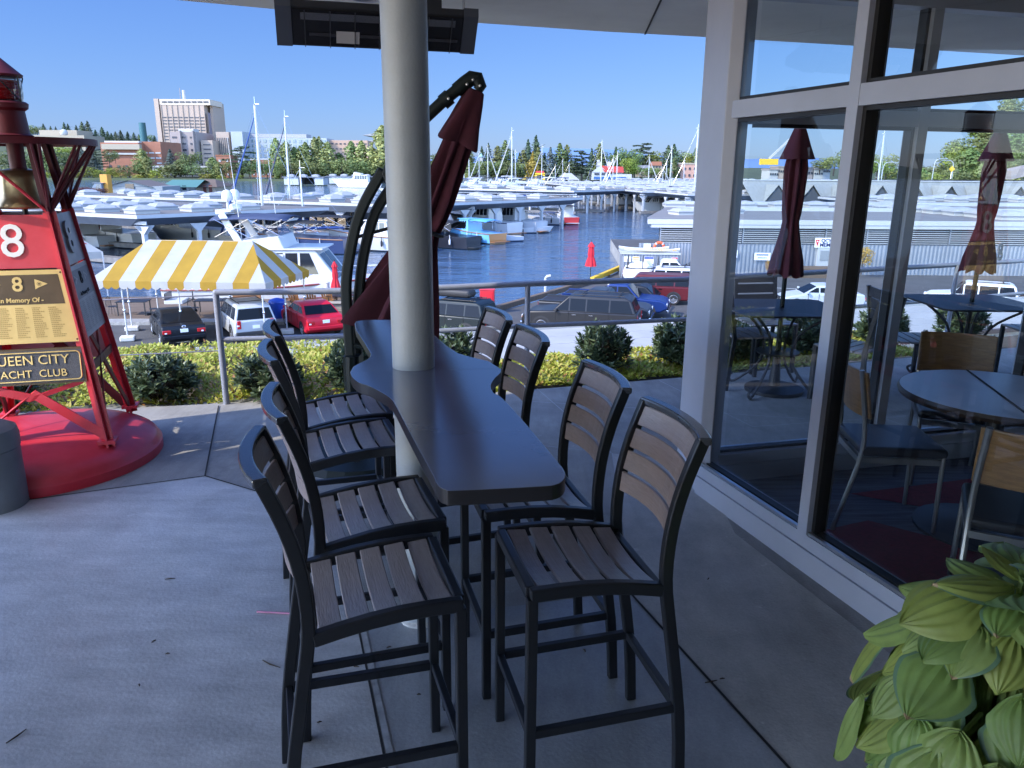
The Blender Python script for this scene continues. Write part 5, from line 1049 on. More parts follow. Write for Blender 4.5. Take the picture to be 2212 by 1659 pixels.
# ================================================================ big grey boathouse on the right
bo = thing('boathouse', 'long grey corrugated boathouse with slatted vents and flat skylit roof', 'boathouse', (28, 59.5, LOT), 0)
YB = 58.6; X0, X1 = 11.0, 62; zr = -1.75
b = MB(); corr(b, (X0+1.2, YB), (X1, YB), LOT, -3.55, .30, .05, M_corr); b.build('wall', bo, world=True)
for k in range(int((X1-X0)/3.1)):
    x0 = X0+k*3.1; b = MB()
    for j in range(9): zz = -3.45+j*.155; b.bar((x0+.08, YB-.06, zz), (x0+3.02, YB-.06, zz), .10, .045, M_wsheet)
    b.bar((x0+.04, YB-.05, -3.5), (x0+.04, YB-.05, -2.1), .08, .08, M_corr); b.build('louver_panel', bo, world=True)
b = MB(); b.box(((X0+X1)/2, YB+.25, -2.8), (X1-X0, .1, 1.5), mat('louver_dark', (.05, .055, .065), .8)); b.build('louver_backing', bo, world=True)  # dark sheet set behind the slats
b = MB(); b.prism([(10.0, YB-.3), (X1+2, YB-.3), (X1+2, YB+26), (17, YB+26), (10.4, YB+2.2)], zr-.35, zr, mat('grey_membrane', (.17, .165, .16), .8, var=(.5, .12)), mside=M_wsheet); b.build('roof', bo, world=True)
b = MB(); b.box((X0+24.3, YB-.0, zr-.48), (50, .5, .26), M_wsheet); b.build('gutter_beam', bo, world=True)
b = MB(); b.box((X0+28, YB+13, zr+.16), (47, .35, .32), M_wsheet); b.box((X0+29.5, YB+25.9, zr+.16), (46, .3, .32), M_wsheet); b.build('parapet', bo, world=True)
# ---- boathouse details: skylights, sign, door, yard things
M_sky = mat('skylight_acrylic', (.34, .35, .36), .35, var=(3, .08)); M_curb = mat('skylight_curb', (.38, .38, .36), .6); M_band = mat('skylight_band', (.24, .25, .28), .5)
def skylight_mesh(s=1.12, h=.34, c=.42):
    b = MB(); b.box((0, 0, c*.25), (2*s, 2*s, c*.5), M_curb); b.box((0, 0, c*.62), (2*s+.06, 2*s+.06, c*.26), M_band); b.box((0, 0, c*.86), (2*s+.16, 2*s+.16, c*.2), M_sky)
    n = 6; vs = []
    for i in range(n+1):
        for j in range(n+1):
            x, y = -1+2*i/n, -1+2*j/n; z = (1-max(abs(x), abs(y))**2.2)*h+(.05*abs(math.sin(3*math.pi*(i/n)))*h if abs(x) < .9 and abs(y) < .9 else 0)
            vs.append((x*(s+.05), y*(s+.05), c*.96+z))
    b.add(vs, [(i*(n+1)+j, (i+1)*(n+1)+j, (i+1)*(n+1)+j+1, i*(n+1)+j+1) for i in range(n) for j in range(n)], M_sky)
    me = b.build('skylight'); m = me.data; bpy.data.objects.remove(me); return m
SKY1 = skylight_mesh()
def put_sky(root, pos, rz, s=1.):
    o = bpy.data.objects.new('skylight', SKY1); C.objects.link(o); o.parent = root; o.location = Vector(pos)-parent_base(root); o.rotation_euler = (0, 0, rz-root.rotation_euler.z); o.scale = (s, s, s); return o
for k in range(6): put_sky(bo, (38.5-k*.35, YB+2.5+k*2.7, zr), R(-4), .95)
for k in range(5): put_sky(bo, (36.0-k*.2, YB+14.5+k*2.7, zr), R(-4), .8)
for k in range(7): put_sky(bo, (16+k*3.6, YB+20+.2*k, zr), 0, .85)
for k in range(3): put_sky(bo, (14.0+k*2.2, YB+6.2+k*1.2, zr), .3, .8)
sa_, sb_ = Y(1762, 514, YB-.3), Y(1800, 535, YB-.3); cx_, cz_ = (sa_.x+sb_.x)/2, (sa_.z+sb_.z)/2; sw_, sh_ = sb_.x-sa_.x, sa_.z-sb_.z
b = MB(); b.box((cx_, YB-.26, cz_), (sw_, .05, sh_), M_plw); T = Matrix.Translation((0, YB-.30, 0)) @ Matrix.Rotation(R(90), 4, 'X')
nv = mat('navy_letters', (.02, .03, .12), .5); b.text('QCYC', sh_*.52, nv, Matrix.Translation((cx_+sw_*.18, 0, cz_+sh_*.2)) @ T, .005, bold=.01, sx=.95); b.text('MEMB', sh_*.52, nv, Matrix.Translation((cx_+sw_*.12, 0, cz_-sh_*.24)) @ T, .005, bold=.01, sx=1.05)
x_, z_ = cx_-sw_*.38, cz_+sh_*.32; b.poly([(x_-.14, YB-.30, z_), (x_, YB-.30, z_-sh_*.72), (x_+.16, YB-.30, z_)], mat('pennant_red', (.6, .02, .03), .7)); b.lathe([(.055, 0), (.0, .004)], M_plw, n=12, T=Matrix.Translation((x_+.01, YB-.31, z_-.13)) @ Matrix.Rotation(R(90), 4, 'X')); b.build('sign', bo, world=True)
p = Y(1783, 565, YB-.4); b = MB(); b.box((p.x, YB-.15, LOT+1.05), (1.2, .2, 2.1), M_wsheet); b.box((p.x, YB-.27, LOT+1.45), (.8, .03, .75), mat('grey_pane', (.25, .27, .28), .3)); b.build('door', bo, world=True)
p = Y(1705, 595, YB-1.8); b = MB(); b.box((p.x+2, YB-1.3, LOT+.35), (4.5, 1.6, .7), M_wood); b.build('ramp', bo, world=True)
for u, v0, v1, w_ in [(1648, 549, 560, .6), (1577, 546, 552, .5)]:
    p = Y(u, (v0+v1)/2, YB-.35); b = MB(); b.box((p.x, YB-.2, p.z), (1.2, .04, .55), M_plw); b.box((p.x, YB-.225, p.z+.12), (.9, .01, .08), nv); b.box((p.x, YB-.225, p.z-.1), (.7, .01, .05), nv); b.build('notice_sign', bo, world=True)
# ================================================================ covered moorage sheds
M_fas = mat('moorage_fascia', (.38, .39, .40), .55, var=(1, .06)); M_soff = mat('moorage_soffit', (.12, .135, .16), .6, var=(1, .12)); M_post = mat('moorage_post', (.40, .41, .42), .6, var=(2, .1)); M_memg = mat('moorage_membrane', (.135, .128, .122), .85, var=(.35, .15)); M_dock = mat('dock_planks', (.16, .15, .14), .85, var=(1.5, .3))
def moorage(name, label, corner, ad, al, bd, bl, z, posts=True, beam=True, skip=0., step=5.2, sky=(5.3, 5.0), back=None):
    c = Vector((corner[0], corner[1], 0)); a = Vector((ad[0], ad[1], 0)).normalized(); bb = Vector((bd[0], bd[1], 0)).normalized()
    t = thing(name, label, 'moorage shed', (c.x, c.y, WATER), group='covered moorage sheds')
    q = [c, c+a*al, c+a*al+bb*bl, c+bb*bl]; q = q if (q[1]-q[0]).cross(q[3]-q[0]).z > 0 else [q[0], q[3], q[2], q[1]]
    m = MB(); m.prism([(p.x, p.y) for p in q], z-.32, z, M_fas); m.prism([((p-((q[0]+q[2])/2)).x*.996+((q[0]+q[2])/2).x, (p-((q[0]+q[2])/2)).y*.996+((q[0]+q[2])/2).y) for p in q], z, z+.02, M_memg); m.build('roof', t, world=True)
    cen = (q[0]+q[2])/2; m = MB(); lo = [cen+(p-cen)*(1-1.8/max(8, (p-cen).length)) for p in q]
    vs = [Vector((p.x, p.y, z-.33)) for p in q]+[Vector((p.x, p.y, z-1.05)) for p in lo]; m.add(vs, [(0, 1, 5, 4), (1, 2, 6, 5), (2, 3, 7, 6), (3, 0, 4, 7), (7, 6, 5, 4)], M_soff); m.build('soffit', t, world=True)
    if beam:   # lower eave board in front of the slip openings
        m = MB(); ia = a*.6; m.bar(c+ia+Vector((0, 0, z-.72))-bb*.25, c+bb*bl+ia+Vector((0, 0, z-.72)), .14, .3, M_fas); m.build('eave_beam', t, world=True)
    if posts:
        runs = [(c+a*.9+bb*.6, bb, bl, 9.5), (c+bb*.9+a*1.2, a, al, step)]
        for p0, d, L, stp in runs:
            k = 0
            while k*stp < L-.5 and k < 9:
                p = p0+d*(k*stp); m = MB(); m.box((p.x, p.y, (z-1+WATER-.4)/2), (.34, .34, z-1-WATER+.4), M_post, rz=math.atan2(d.y, d.x))
                side_ = d; m.add([p+side_*s+Vector((0, 0, zz))+d.cross(Vector((0, 0, 1)))*w_ for w_ in (-.16, .16) for s, zz in ((-.9, z-1.0), (.9, z-1.0), (.17, z-1.75), (-.17, z-1.75))], [(0, 1, 2, 3), (7, 6, 5, 4), (0, 3, 7, 4), (1, 5, 6, 2), (3, 2, 6, 7), (0, 4, 5, 1)], M_post)
                m.build('post', t, world=True); k += 1
    na, nb = int((al-1.5)/sky[0]), int((bl-1.5)/sky[1]); cnt = 0
    for j in range(nb):
        for i in range(na):
            if cnt < 90 and (i+2*j) % 7 != 6: p = c+a*(2.2+i*sky[0]+.25*math.sin(i*3+j*5))+bb*(2.4+j*sky[1]); put_sky(t, (p.x, p.y, z+.02), math.atan2(a.y, a.x), 1.0); cnt += 1
    m = MB(); 
    for k in range(max(1, int(al/10.5))):
        p = c+a*(1.0+k*10.5); m.bar(p+Vector((0, 0, WATER+.35)), p+bb*bl*.9+Vector((0, 0, WATER+.35)), 1.1, .5, M_dock)
    m.build('walkway', t, world=True)
    if back:
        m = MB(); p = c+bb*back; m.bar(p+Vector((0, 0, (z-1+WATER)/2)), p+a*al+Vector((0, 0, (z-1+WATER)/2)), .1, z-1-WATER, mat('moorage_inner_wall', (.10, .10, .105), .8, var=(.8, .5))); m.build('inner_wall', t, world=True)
    return t
a_, b_ = (.63, .777), (-.902, .431)
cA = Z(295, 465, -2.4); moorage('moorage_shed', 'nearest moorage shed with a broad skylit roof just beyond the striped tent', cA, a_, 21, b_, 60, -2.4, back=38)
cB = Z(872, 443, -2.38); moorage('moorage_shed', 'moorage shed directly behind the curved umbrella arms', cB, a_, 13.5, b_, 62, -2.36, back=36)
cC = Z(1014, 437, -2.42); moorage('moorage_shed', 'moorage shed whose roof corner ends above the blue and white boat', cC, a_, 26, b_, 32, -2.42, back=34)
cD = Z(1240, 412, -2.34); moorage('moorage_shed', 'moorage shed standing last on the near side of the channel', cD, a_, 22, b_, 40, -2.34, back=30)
# right bank: stepped row of sheds along the channel
pr0 = Vector((31.0, 146, 0)); eR = Vector((-.17, .985, 0)); dR = Vector((.985, .17, 0))
lbl = ['moorage shed across the channel nearest the clubhouse pier', 'moorage shed across the channel, next beyond the nearest', 'moorage shed across the channel in the middle of the row', 'moorage shed across the channel next to the last', 'moorage shed across the channel at its far end']
Rc = [(31.5, 143), (26.0, 160), (22.0, 179), (17.5, 200), (13.6, 224)]
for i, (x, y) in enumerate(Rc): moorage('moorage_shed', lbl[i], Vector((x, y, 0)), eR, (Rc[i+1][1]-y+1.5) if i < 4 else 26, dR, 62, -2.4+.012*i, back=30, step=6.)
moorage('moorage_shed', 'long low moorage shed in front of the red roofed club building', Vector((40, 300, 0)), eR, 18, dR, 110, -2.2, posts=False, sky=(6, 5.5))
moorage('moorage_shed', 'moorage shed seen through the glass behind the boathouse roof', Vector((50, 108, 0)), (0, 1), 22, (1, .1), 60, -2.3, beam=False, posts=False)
# gabled moorage roof seen through the windows
t = thing('gabled_shed', 'long pale roof with a row of small dark gables behind the boathouse', 'moorage shed', (70, 128, WATER))
b = MB(); gx0, gx1, gy, gz = 42, 120, 138, -1.1; tin = mat('aged_tin_roof', (.24, .25, .23), .6, var=(.8, .15), stretch=(5, 1, 1))
b.add([(gx0, gy, gz-2.6), (gx1, gy, gz-2.6), (gx1, gy+9, gz+1.1), (gx0, gy+9, gz+1.1), (gx0, gy+18, gz-2.6), (gx1, gy+18, gz-2.6)], [(0, 1, 2, 3), (3, 2, 5, 4)], tin); b.bar((gx0, gy+9, gz+1.15), (gx1, gy+9, gz+1.15), .8, .15, M_wsheet); b.build('roof', t, world=True)
for k in range(13):
    x = gx0+4+k*6; b = MB(); b.add([(x-2.4, gy-.3, gz-2.6), (x+2.4, gy-.3, gz-2.6), (x, gy-.3, gz+.5), (x, gy+6.5, gz+.5), (x-2.3, gy+.3, gz-2.4), (x+2.3, gy+.3, gz-2.4)], [(0, 4, 3, 2), (1, 2, 3, 5)], tin); b.poly([(x-2.1, gy-.1, gz-2.6), (x+2.1, gy-.1, gz-2.6), (x, gy-.1, gz+.15)], mat('gable_dark', (.05, .055, .06), .8)); b.build('gable', t, world=True)
# ================================================================ boats
M_bw = mat('gelcoat_white', (.55, .55, .54), .3, coat=.4, var=(1, .04)); M_bc = mat('gelcoat_cream', (.68, .60, .42), .35, coat=.3); M_bwin = mat('boat_window', (.015, .02, .028), .06, spec=.8); M_navy = mat('navy_canvas', (.035, .05, .10), .8, var=(4, .15)); M_blackc = mat('black_canvas', (.012, .013, .016), .7); M_teakd = mat('teak_trim', (.26, .12, .05), .5); M_boot = mat('dark_bottom', (.02, .03, .05), .6); M_ss = mat('stainless', (.7, .7, .72), .2, 1.); M_red_s = mat('hull_stripe_red', (.20, .03, .03), .4)
def hull(b, L, B, F, m, sheer=.5, rake=.9, transom=None, boot=True, n=14, deck=None):
    """boat hull along +x, waterline at z=0"""
    st_ = []
    for i in range(n+1):
        t_ = i/n; hb = B/2*(.90+.10*min(1, t_/.3))*(1-max(0, (t_-.42)/.58)**2.3); hb = max(hb, .02); zs = F*(1+sheer*t_*t_)
        x = -L/2+L*t_
        st_.append([(x-(0 if t_ < .9 else .0), 0, -.35), (x-rake*.35*t_**3, hb*.80, -.05), (x-rake*.2*t_**3, hb*.90, .14), (x+0*t_, hb, zs)])
        for k in range(4):
            xx, yy, zz = st_[-1][k]; st_[-1][k] = (xx+rake*(max(0, zz)/F)*t_**4-rake*.6*t_**4, yy, zz)
    V = []
    for s in st_: V += [(x, -y, z) for x, y, z in reversed(s)]+[(x, y, z) for x, y, z in s[1:]]
    w_ = 7; fs = [[], [], []]
    for i in range(n):
        for k in range(6): fs[1 if k in (1, 2, 3, 4) else 0].append((i*w_+k, i*w_+k+1, (i+1)*w_+k+1, (i+1)*w_+k))
    b.add(V, fs[0], m); b.add(V, fs[1], M_boot if boot else m); b.add(V, [tuple(range(w_))], transom or m)
    b.add(V, [(i*w_, (i+1)*w_, (i+1)*w_+6, i*w_+6) for i in range(n)], deck or m)
def sheerline(L, B, F, sheer, rake, off=0., dz=0., n=14, t0=0., t1=1.):
    out = []
    for i in range(n+1):
        t_ = t0+(t1-t0)*i/n; hb = max(.02, B/2*(.90+.10*min(1, t_/.3))*(1-max(0, (t_-.42)/.58)**2.3)); out.append((-L/2+L*t_+rake*(1+sheer*t_*t_)*t_**4-rake*.6*t_**4, hb+off, F*(1+sheer*t_*t_)+dz))
    return out
def motorboat(label, loc, rz, L=10., B=3.4, F=1.2, hm=None, sheer=.45, house=None, fly=None, canopy=None, trim=None, transom=None, arch=False, rail=True, name='motor_boat', cat='boat', group='boats moored in the marina', windows=3, stripe=None, canv=None):
    t = thing(name, label, cat, (loc[0], loc[1], WATER if len(loc) < 3 else loc[2]), rz, group=group); hm = hm or M_bw; rk = L*.09
    b = MB(); hull(b, L, B, F, hm, sheer, rk, transom); b.build('hull', t, True)
    if trim:
        for s in (-1, 1): b = MB(); b.tube([(x, s*(y+.02), z-.04) for x, y, z in sheerline(L, B, F, sheer, rk)], .06, trim, 6); b.build('rub_rail', t, True)
    if stripe:
        for s in (-1, 1): b = MB(); b.tube([(x-.1, s*(y*.985), z*.62) for x, y, z in sheerline(L, B, F, sheer, rk, t1=.93)], .045, stripe, 6); b.build('stripe', t, True)
    if L > 6:
        for k, s in ((-.3, 1), (.05, -1), (-.1, 1), (-.35, -1)):
            b = MB(); yy = s*(B/2+.13); b.lathe([(.0, -.4), (.12, -.3), (.13, .15), (.05, .3), (.02, .75)], [M_bw, M_navy, M_bw, M_blackc][int(L*7+k*20) % 4], (k*L, yy, F*.62), 8); b.build('fender', t, True)
        b = MB(); b.box((-L/2-.4, 0, .28), (.9, B*.78, .1), M_teakd if int(L*10) % 2 else hm); b.build('swim_platform', t)
    elif L < 5.5:
        b = MB(); b.box((-L/2-.12, 0, .75), (.32, .26, .5), M_blackc); b.box((-L/2-.14, 0, .2), (.14, .1, .8), M_blackc); b.build('outboard', t, bevel=.04)
        for k in (-.15, .15): b = MB(); b.box((k*L, 0, F*.8), (.28, B*.8, .06), M_teakd); b.build('thwart', t)
    if house:
        x0, x1, zt, wf = house; zb = F*.95; prof = [(x0*L, zb), (x0*L+.05*L*.3, zt), (x1*L-(zt-zb)*.7, zt), (x1*L, zb+.15)]; hw = lambda z: B/2*wf*(1-.10*(z-zb)/(zt-zb))
        b = MB(); taper(b, prof, hw, hm); b.box(((x0*L+x1*L-(zt-zb)*.7)/2+.1, 0, zt+.05), ((x1-x0)*L-(zt-zb)*.6+.5, 2*hw(zt)+.22, .1), hm); b.build('deckhouse', t, bevel=.05)
        xa, xb = x0*L+.35, x1*L-(zt-zb)*.75; wz0, wz1 = zb+(zt-zb)*.42, zt-.16; N = windows; wdt = (xb-xa)/N
        for s in (-1, 1):
            for k in range(N):
                b = MB(); p0, p1 = xa+k*wdt+.08, xa+(k+1)*wdt-.06; pts = [Vector((x, s*(hw(z)+.012), z)) for x, z in ((p0, wz0), (p1+(.35 if k == N-1 else 0), wz0), (p1-(.15 if k == N-1 else 0), wz1), (p0, wz1))]; b.poly(pts if s < 0 else list(reversed(pts)), M_bwin); b.build('window', t)
        b = MB(); d = Vector((-(zt-zb)*.7, 0, zt-zb-.15)); p = Vector((x1*L, 0, zb+.15)); nn = Vector((d.z, 0, -d.x)).normalized()*.015
        for s0, s1 in ((-.9, -.05), (.05, .9)): b.poly([p+d*k+nn+Vector((0, y*hw(zt)*.92, 0)) for k, y in ((.25, s0), (.25, s1), (.88, s1), (.88, s0))], M_bwin)
        b.build('windscreen', t)
    if fly:
        x0, x1, z0, h = fly; b = MB(); hw2 = lambda z: B*.40
        taper(b, [(x0*L, z0), (x0*L, z0+h*.6), (x1*L-.3, z0+h), (x1*L, z0)], hw2, hm); b.build('flybridge', t, bevel=.06); b = MB(); b.poly([(x1*L-.32, -B*.36, z0+h), (x1*L-.32, B*.36, z0+h), (x1*L-.75, B*.34, z0+h+.4), (x1*L-.75, -B*.34, z0+h+.4)], glass_mat('tinted_screen', (.45, .4, .45), 1.2)); b.build('wind_deflector', t)
    if canopy:
        x0, x1, z0, z1, cm = canopy; b = MB(); n = 6; vs = []
        for i in range(n+1):
            x = (x0+(x1-x0)*i/n)*L
            for j in range(7): y = -1+2*j/6; vs.append((x, y*B*.42, z1-.22*y*y-.10*(2*i/n-1)**2))
        b.add(vs, [(i*7+j, (i+1)*7+j, (i+1)*7+j+1, i*7+j+1) for i in range(n) for j in range(6)], cm); o = b.build('canopy', t, True); mo = o.modifiers.new('s', 'SOLIDIFY'); mo.thickness = .04
        b = MB()
        for s in (-1, 1):
            for xa, xb in ((x0+.02, (x0+x1)/2), ((x0+x1)/2, x0+.02), (x1-.02, (x0+x1)/2), ((x0+x1)/2, x1-.02)): b.tube([(xa*L, s*B*.42, z1-.24), (xb*L, s*B*.43, z0)], .02, M_ss, 5)
        b.build('canopy_frame', t)
        if canv:
            b = MB()
            for s in (-1, 1): b.poly([(x0*L, s*B*.43, z0+.1), (x1*L, s*B*.43, z0+.1), (x1*L-.1, s*B*.42, z1-.24), (x0*L+.1, s*B*.42, z1-.24)], canv)
            b.poly([(x1*L+.3, -B*.4, z0), (x1*L+.3, B*.4, z0), (x1*L-.1, B*.40, z1-.25), (x1*L-.1, -B*.40, z1-.25)], canv); b.build('side_curtain', t)
    if arch:
        xa, za, zb_ = arch; b = MB()
        for s in (-1, 1): b.ribbon([(xa*L+.9, s*B*.40, za), (xa*L+.2, s*B*.38, za+(zb_-za)*.6), (xa*L-.3, s*B*.33, zb_)], .12, .42, hm, (0, 1, 0))
        b.box((xa*L-.35, 0, zb_+.02), (.5, B*.70, .14), hm); b.build('radar_arch', t, bevel=.04)
    if rail:
        b = MB()
        for s in (-1, 1):
            q = sheerline(L, B, F, sheer, rk, -.08, .55, 8, .5, .99); b.tube([(x, s*max(.03, y), z) for x, y, z in q], .018, M_ss, 5)
            for x, y, z in q[::2]: b.tube([(x, s*max(.03, y), z), (x, s*max(.03, y), z-.55)], .014, M_ss, 4)
        b.build('bow_rail', t)
    return t
# the big white yacht behind the tent
yx0 = Y(385, 690, 46.5).x; yx1 = Y(838, 640, 46.5).x; YL = yx1-yx0
yt = motorboat('big white cruising yacht with a dark blue bimini, berthed behind the striped tent', ((yx0+yx1)/2, 46.6), R(2), L=YL, B=4.3, F=1.9, sheer=.38, house=(-.10, .32, 4.15, .86), trim=M_red_s, stripe=M_red_s, fly=(-.16, .06, 4.2, .75), canopy=(-.26, .08, 4.9, 6.15, M_navy), arch=(-.19, 4.2, 6.2), windows=4, name='motor_yacht', cat='yacht', group=None)
b = MB(); b.box((-YL*.22, 0, 6.32), (.9, 1.6, .12), M_bw); b.lathe([(.30, 0), (.32, .15), (.30, .42), (.2, .56), (.0, .62)], M_bw, (-YL*.20, -.62, 6.9), 20); b.lathe([(.30, 0), (.32, .15), (.30, .42), (.2, .56), (.0, .62)], M_bw, (-YL*.20, .75, 6.9), 20); b.lathe([(.34, 0), (.36, .2), (.3, .3), (.0, .32)], M_bw, (-YL*.18, 0, 6.38), 20)
for y in (-.62, .75): b.tube([(-YL*.20, y, 6.38), (-YL*.20, y, 6.9)], .08, M_bw, 8)
b.build('radome_cluster', yt, True)
for x, y, z0, h in [(-.13, -1.4, 4.2, 6.2), (-.02, 1.3, 4.2, 5.6), (-.24, 1.3, 6.3, 2.4)]:
    b = MB(); b.tube([(x*YL, y, z0), (x*YL-.35, y, z0+h)], [.03, .008], M_bw, 6); b.build('whip_aerial', yt)
b = MB(); b.box((.06*YL, -2.165, 1.35), (.85, .03, .22), M_teakd); b.box((-.115*YL, -2.13, 1.5), (1.6, .03, .26), M_teakd); b.build('name_board', yt)
for x in (-.02, .13): b = MB(); b.box((x*YL, -2.12, .72), (.85, .04, .30), M_bwin); b.build('port_light', yt, bevel=.05)
b = MB(); hwd = 4.3/2*.86; x_ = .03*YL; b.box((x_, -hwd*.95, 3.05), (.62, .06, 1.75), M_bw); b.box((x_, -hwd*.97-.02, 3.35), (.36, .04, .9), M_bwin); b.build('side_door', yt, bevel=.02)
b = MB(); b.box((-.30*YL, 0, 2.4), (.26*YL, 3.4, 1.0), M_bw); b.build('aft_cabin', yt, bevel=.08)
# cream dinghy under the tent
dg = motorboat('cream coloured launch with dark gunwale moored beside the shaded deck', (Y(420, 650, 43.3).x, 43.4), R(-174), L=5.6, B=2.0, F=.95, hm=M_bc, trim=M_red_s, sheer=.15, rail=False, name='launch')
b = MB(); b.box((1.0, 0, 1.25), (1.0, 1.3, .6), M_bw); b.box((1.45, 0, 1.7), (.06, 1.2, .5), M_bwin); b.build('console', dg, bevel=.04)
# boats under and beside the left sheds
MBT = [ # label, (u, v waterline), heading deg, kwargs
 ('light blue wooden cruiser with an orange varnished transom at the shed post', (1022, 521), 132, dict(L=9.5, B=3.2, F=1.25, hm=mat('hull_sky_blue', (.16, .45, .72), .35, coat=.3), transom=mat('varnished_transom', (.42, .16, .03), .3, coat=.5), trim=M_teakd, house=(-.05, .25, 2.7, .75), canopy=(-.42, -.08, 2.3, 2.9, mat('sky_canvas', (.08, .30, .62), .7)))),
 ('white rowing tender with dark lettering on its stern by the left post', (1000, 527), 165, dict(L=4.2, B=1.6, F=.85, sheer=.2, trim=M_teakd, rail=False)),
 ('grey inflatable dinghy with an outboard motor at the end of the blue cruiser', (1098, 521), -160, dict(L=3.6, B=1.7, F=.6, hm=mat('hypalon_grey', (.55, .56, .57), .5), sheer=.5, rail=False)),
 ('small white open skiff with a motor drifting at its mooring', (1152, 503), 5, dict(L=5.2, B=1.9, F=.75, sheer=.25, rail=False)),
 ('white cabin launch with a folded grey windscreen behind the skiff', (1128, 492), 160, dict(L=7.0, B=2.5, F=1.3, house=(-.1, .22, 2.5, .7), sheer=.3)),
 ('white runabout with a navy boat cover tied behind the skiff', (1176, 484), 150, dict(L=6.5, B=2.4, F=1.1, canopy=(-.35, .1, 1.3, 2.1, M_navy), sheer=.3)),
 ('white fishing boat with a red stern stripe at the end of the second shed', (1222, 482), 100, dict(L=8.0, B=2.9, F=1.2, transom=mat('stern_red', (.45, .03, .03), .4), house=(-.12, .2, 2.9, .75), canopy=(-.4, -.1, 2.5, 3.1, M_blackc))),
 ('white trawler yacht under the shed roof behind the blue cruiser', (1045, 503), 140, dict(L=11.5, B=3.8, F=1.7, trim=M_navy, house=(-.2, .22, 3.9, .8), windows=4)),
 ('grey sedan cruiser under the shed roof right of the blue cruiser', (1105, 499), 145, dict(L=10.5, B=3.5, F=1.6, hm=mat('hull_pale_grey', (.45, .46, .47), .35), house=(-.15, .2, 3.5, .8))),
 ('dark hulled cruiser with black canvas under the shed at the column', (945, 533), 150, dict(L=10, B=3.4, F=1.4, hm=mat('hull_black', (.02, .022, .03), .3, coat=.4), canopy=(-.3, .1, 2.0, 3.1, M_blackc), canv=M_blackc)),
 ('white express cruiser with a grey canvas hood under the nearest shed', (252, 528), 150, dict(L=10.5, B=3.5, F=1.5, canopy=(-.30, .16, 2.3, 3.75, mat('grey_canvas', (.42, .42, .43), .8)), canv=mat('grey_canvas', (.42, .42, .43), .8), house=(.05, .28, 2.6, .8))),
 ('sport cruiser with a black enclosed cockpit under the nearest shed', (420, 520), 168, dict(L=11, B=3.6, F=1.5, canopy=(-.36, .12, 2.3, 3.7, M_blackc), canv=glass_mat('clear_curtain', (.25, .25, .25), 1.), house=(.08, .32, 2.7, .8), hm=mat('hull_light', (.55, .56, .57), .35, coat=.3))),
 ('cabin cruiser in the dark berth left of the hooded cruiser', (175, 530), 155, dict(L=9.5, B=3.2, F=1.3, house=(-.2, .2, 3.0, .8), hm=mat('hull_pale_grey', (.45, .46, .47), .35))),
 ('dark blue hulled cruiser with teak deck behind the yacht flybridge', (640, 545), 170, dict(L=12, B=3.6, F=1.6, hm=mat('hull_navy', (.02, .035, .10), .3, coat=.4), trim=M_teakd, canopy=(-.3, .1, 2.2, 3.4, M_blackc))),
 ('black canvas topped speedboat in the berth left of the umbrella arms', (715, 527), 160, dict(L=10.5, B=3.4, F=1.4, trim=M_teakd, canopy=(-.3, .18, 2.1, 3.4, M_blackc), canv=glass_mat('clear_curtain', (.25, .25, .25), 1.), hm=mat('hull_light', (.55, .56, .57), .35, coat=.3))),
 ('white cruiser with teak deck edge beside the umbrella arms', (820, 540), 165, dict(L=11, B=3.4, F=1.5, trim=M_teakd, house=(-.15, .2, 3.2, .8))),
]
for lab, (u, v), h, kw in MBT:
    p = Z(u, v, WATER); motorboat(lab, (p.x, p.y), R(h), **kw)
# right bank boats
for lab, (u, v), h, kw in [
 ('white cuddy boat with a dark green cover at the far right bank shed', (1315, 443), 185, dict(L=8.5, B=3, F=1.3, canopy=(-.35, .05, 1.6, 2.8, mat('green_cover', (.015, .03, .02), .8)), house=(-.05, .22, 2.4, .75))),
 ('small white skiff floating in front of the far right bank sheds', (1262, 442), 200, dict(L=5, B=1.8, F=.7, sheer=.3, rail=False)),
 ('white pilothouse boat with blue bundles in the middle right bank berth', (1385, 456), 195, dict(L=9.5, B=3.2, F=1.5, house=(-.05, .24, 3.0, .8), canopy=(-.4, -.08, 2.0, 2.8, M_blackc))),
 ('white trawler yacht with three square windows behind the pilothouse boat', (1425, 452), 190, dict(L=13, B=4, F=1.9, house=(-.25, .2, 4.1, .85), fly=(-.1, .1, 4.15, .7))),
 ('small white dinghy with a grey motor between two right bank posts', (1452, 463), 200, dict(L=3.6, B=1.5, F=.6, sheer=.4, rail=False)),
 ('wooden tender with a varnished stern beside the tall white cruiser', (1478, 460), 190, dict(L=4.5, B=1.7, F=.85, transom=mat('varnished_transom', (.42, .16, .03), .3, coat=.5), hm=mat('hull_mahogany', (.14, .05, .03), .35, coat=.3), rail=False)),
 ('tall white aft cabin cruiser nearest the clubhouse pier on the right bank', (1500, 461), 192, dict(L=12.5, B=4, F=2.1, house=(-.28, .16, 4.0, .85), canopy=(-.3, .02, 3.6, 5.0, M_navy), transom=mat('varnished_dark', (.12, .05, .03), .3, coat=.5))),
 ('open fishing boat tucked under the last shed across the channel', (1280, 436), 185, dict(L=8, B=2.8, F=1.2, canopy=(-.25, .1, 2.0, 2.8, M_blackc))),
 ('white express cruiser under the shed beyond the pilothouse boat', (1350, 440), 190, dict(L=10, B=3.3, F=1.5, house=(-.1, .22, 3.1, .8)))]:
    p = Z(u, v, WATER); k_ = 1.0; motorboat(lab, (p.x+3, p.y), R(h), **kw)
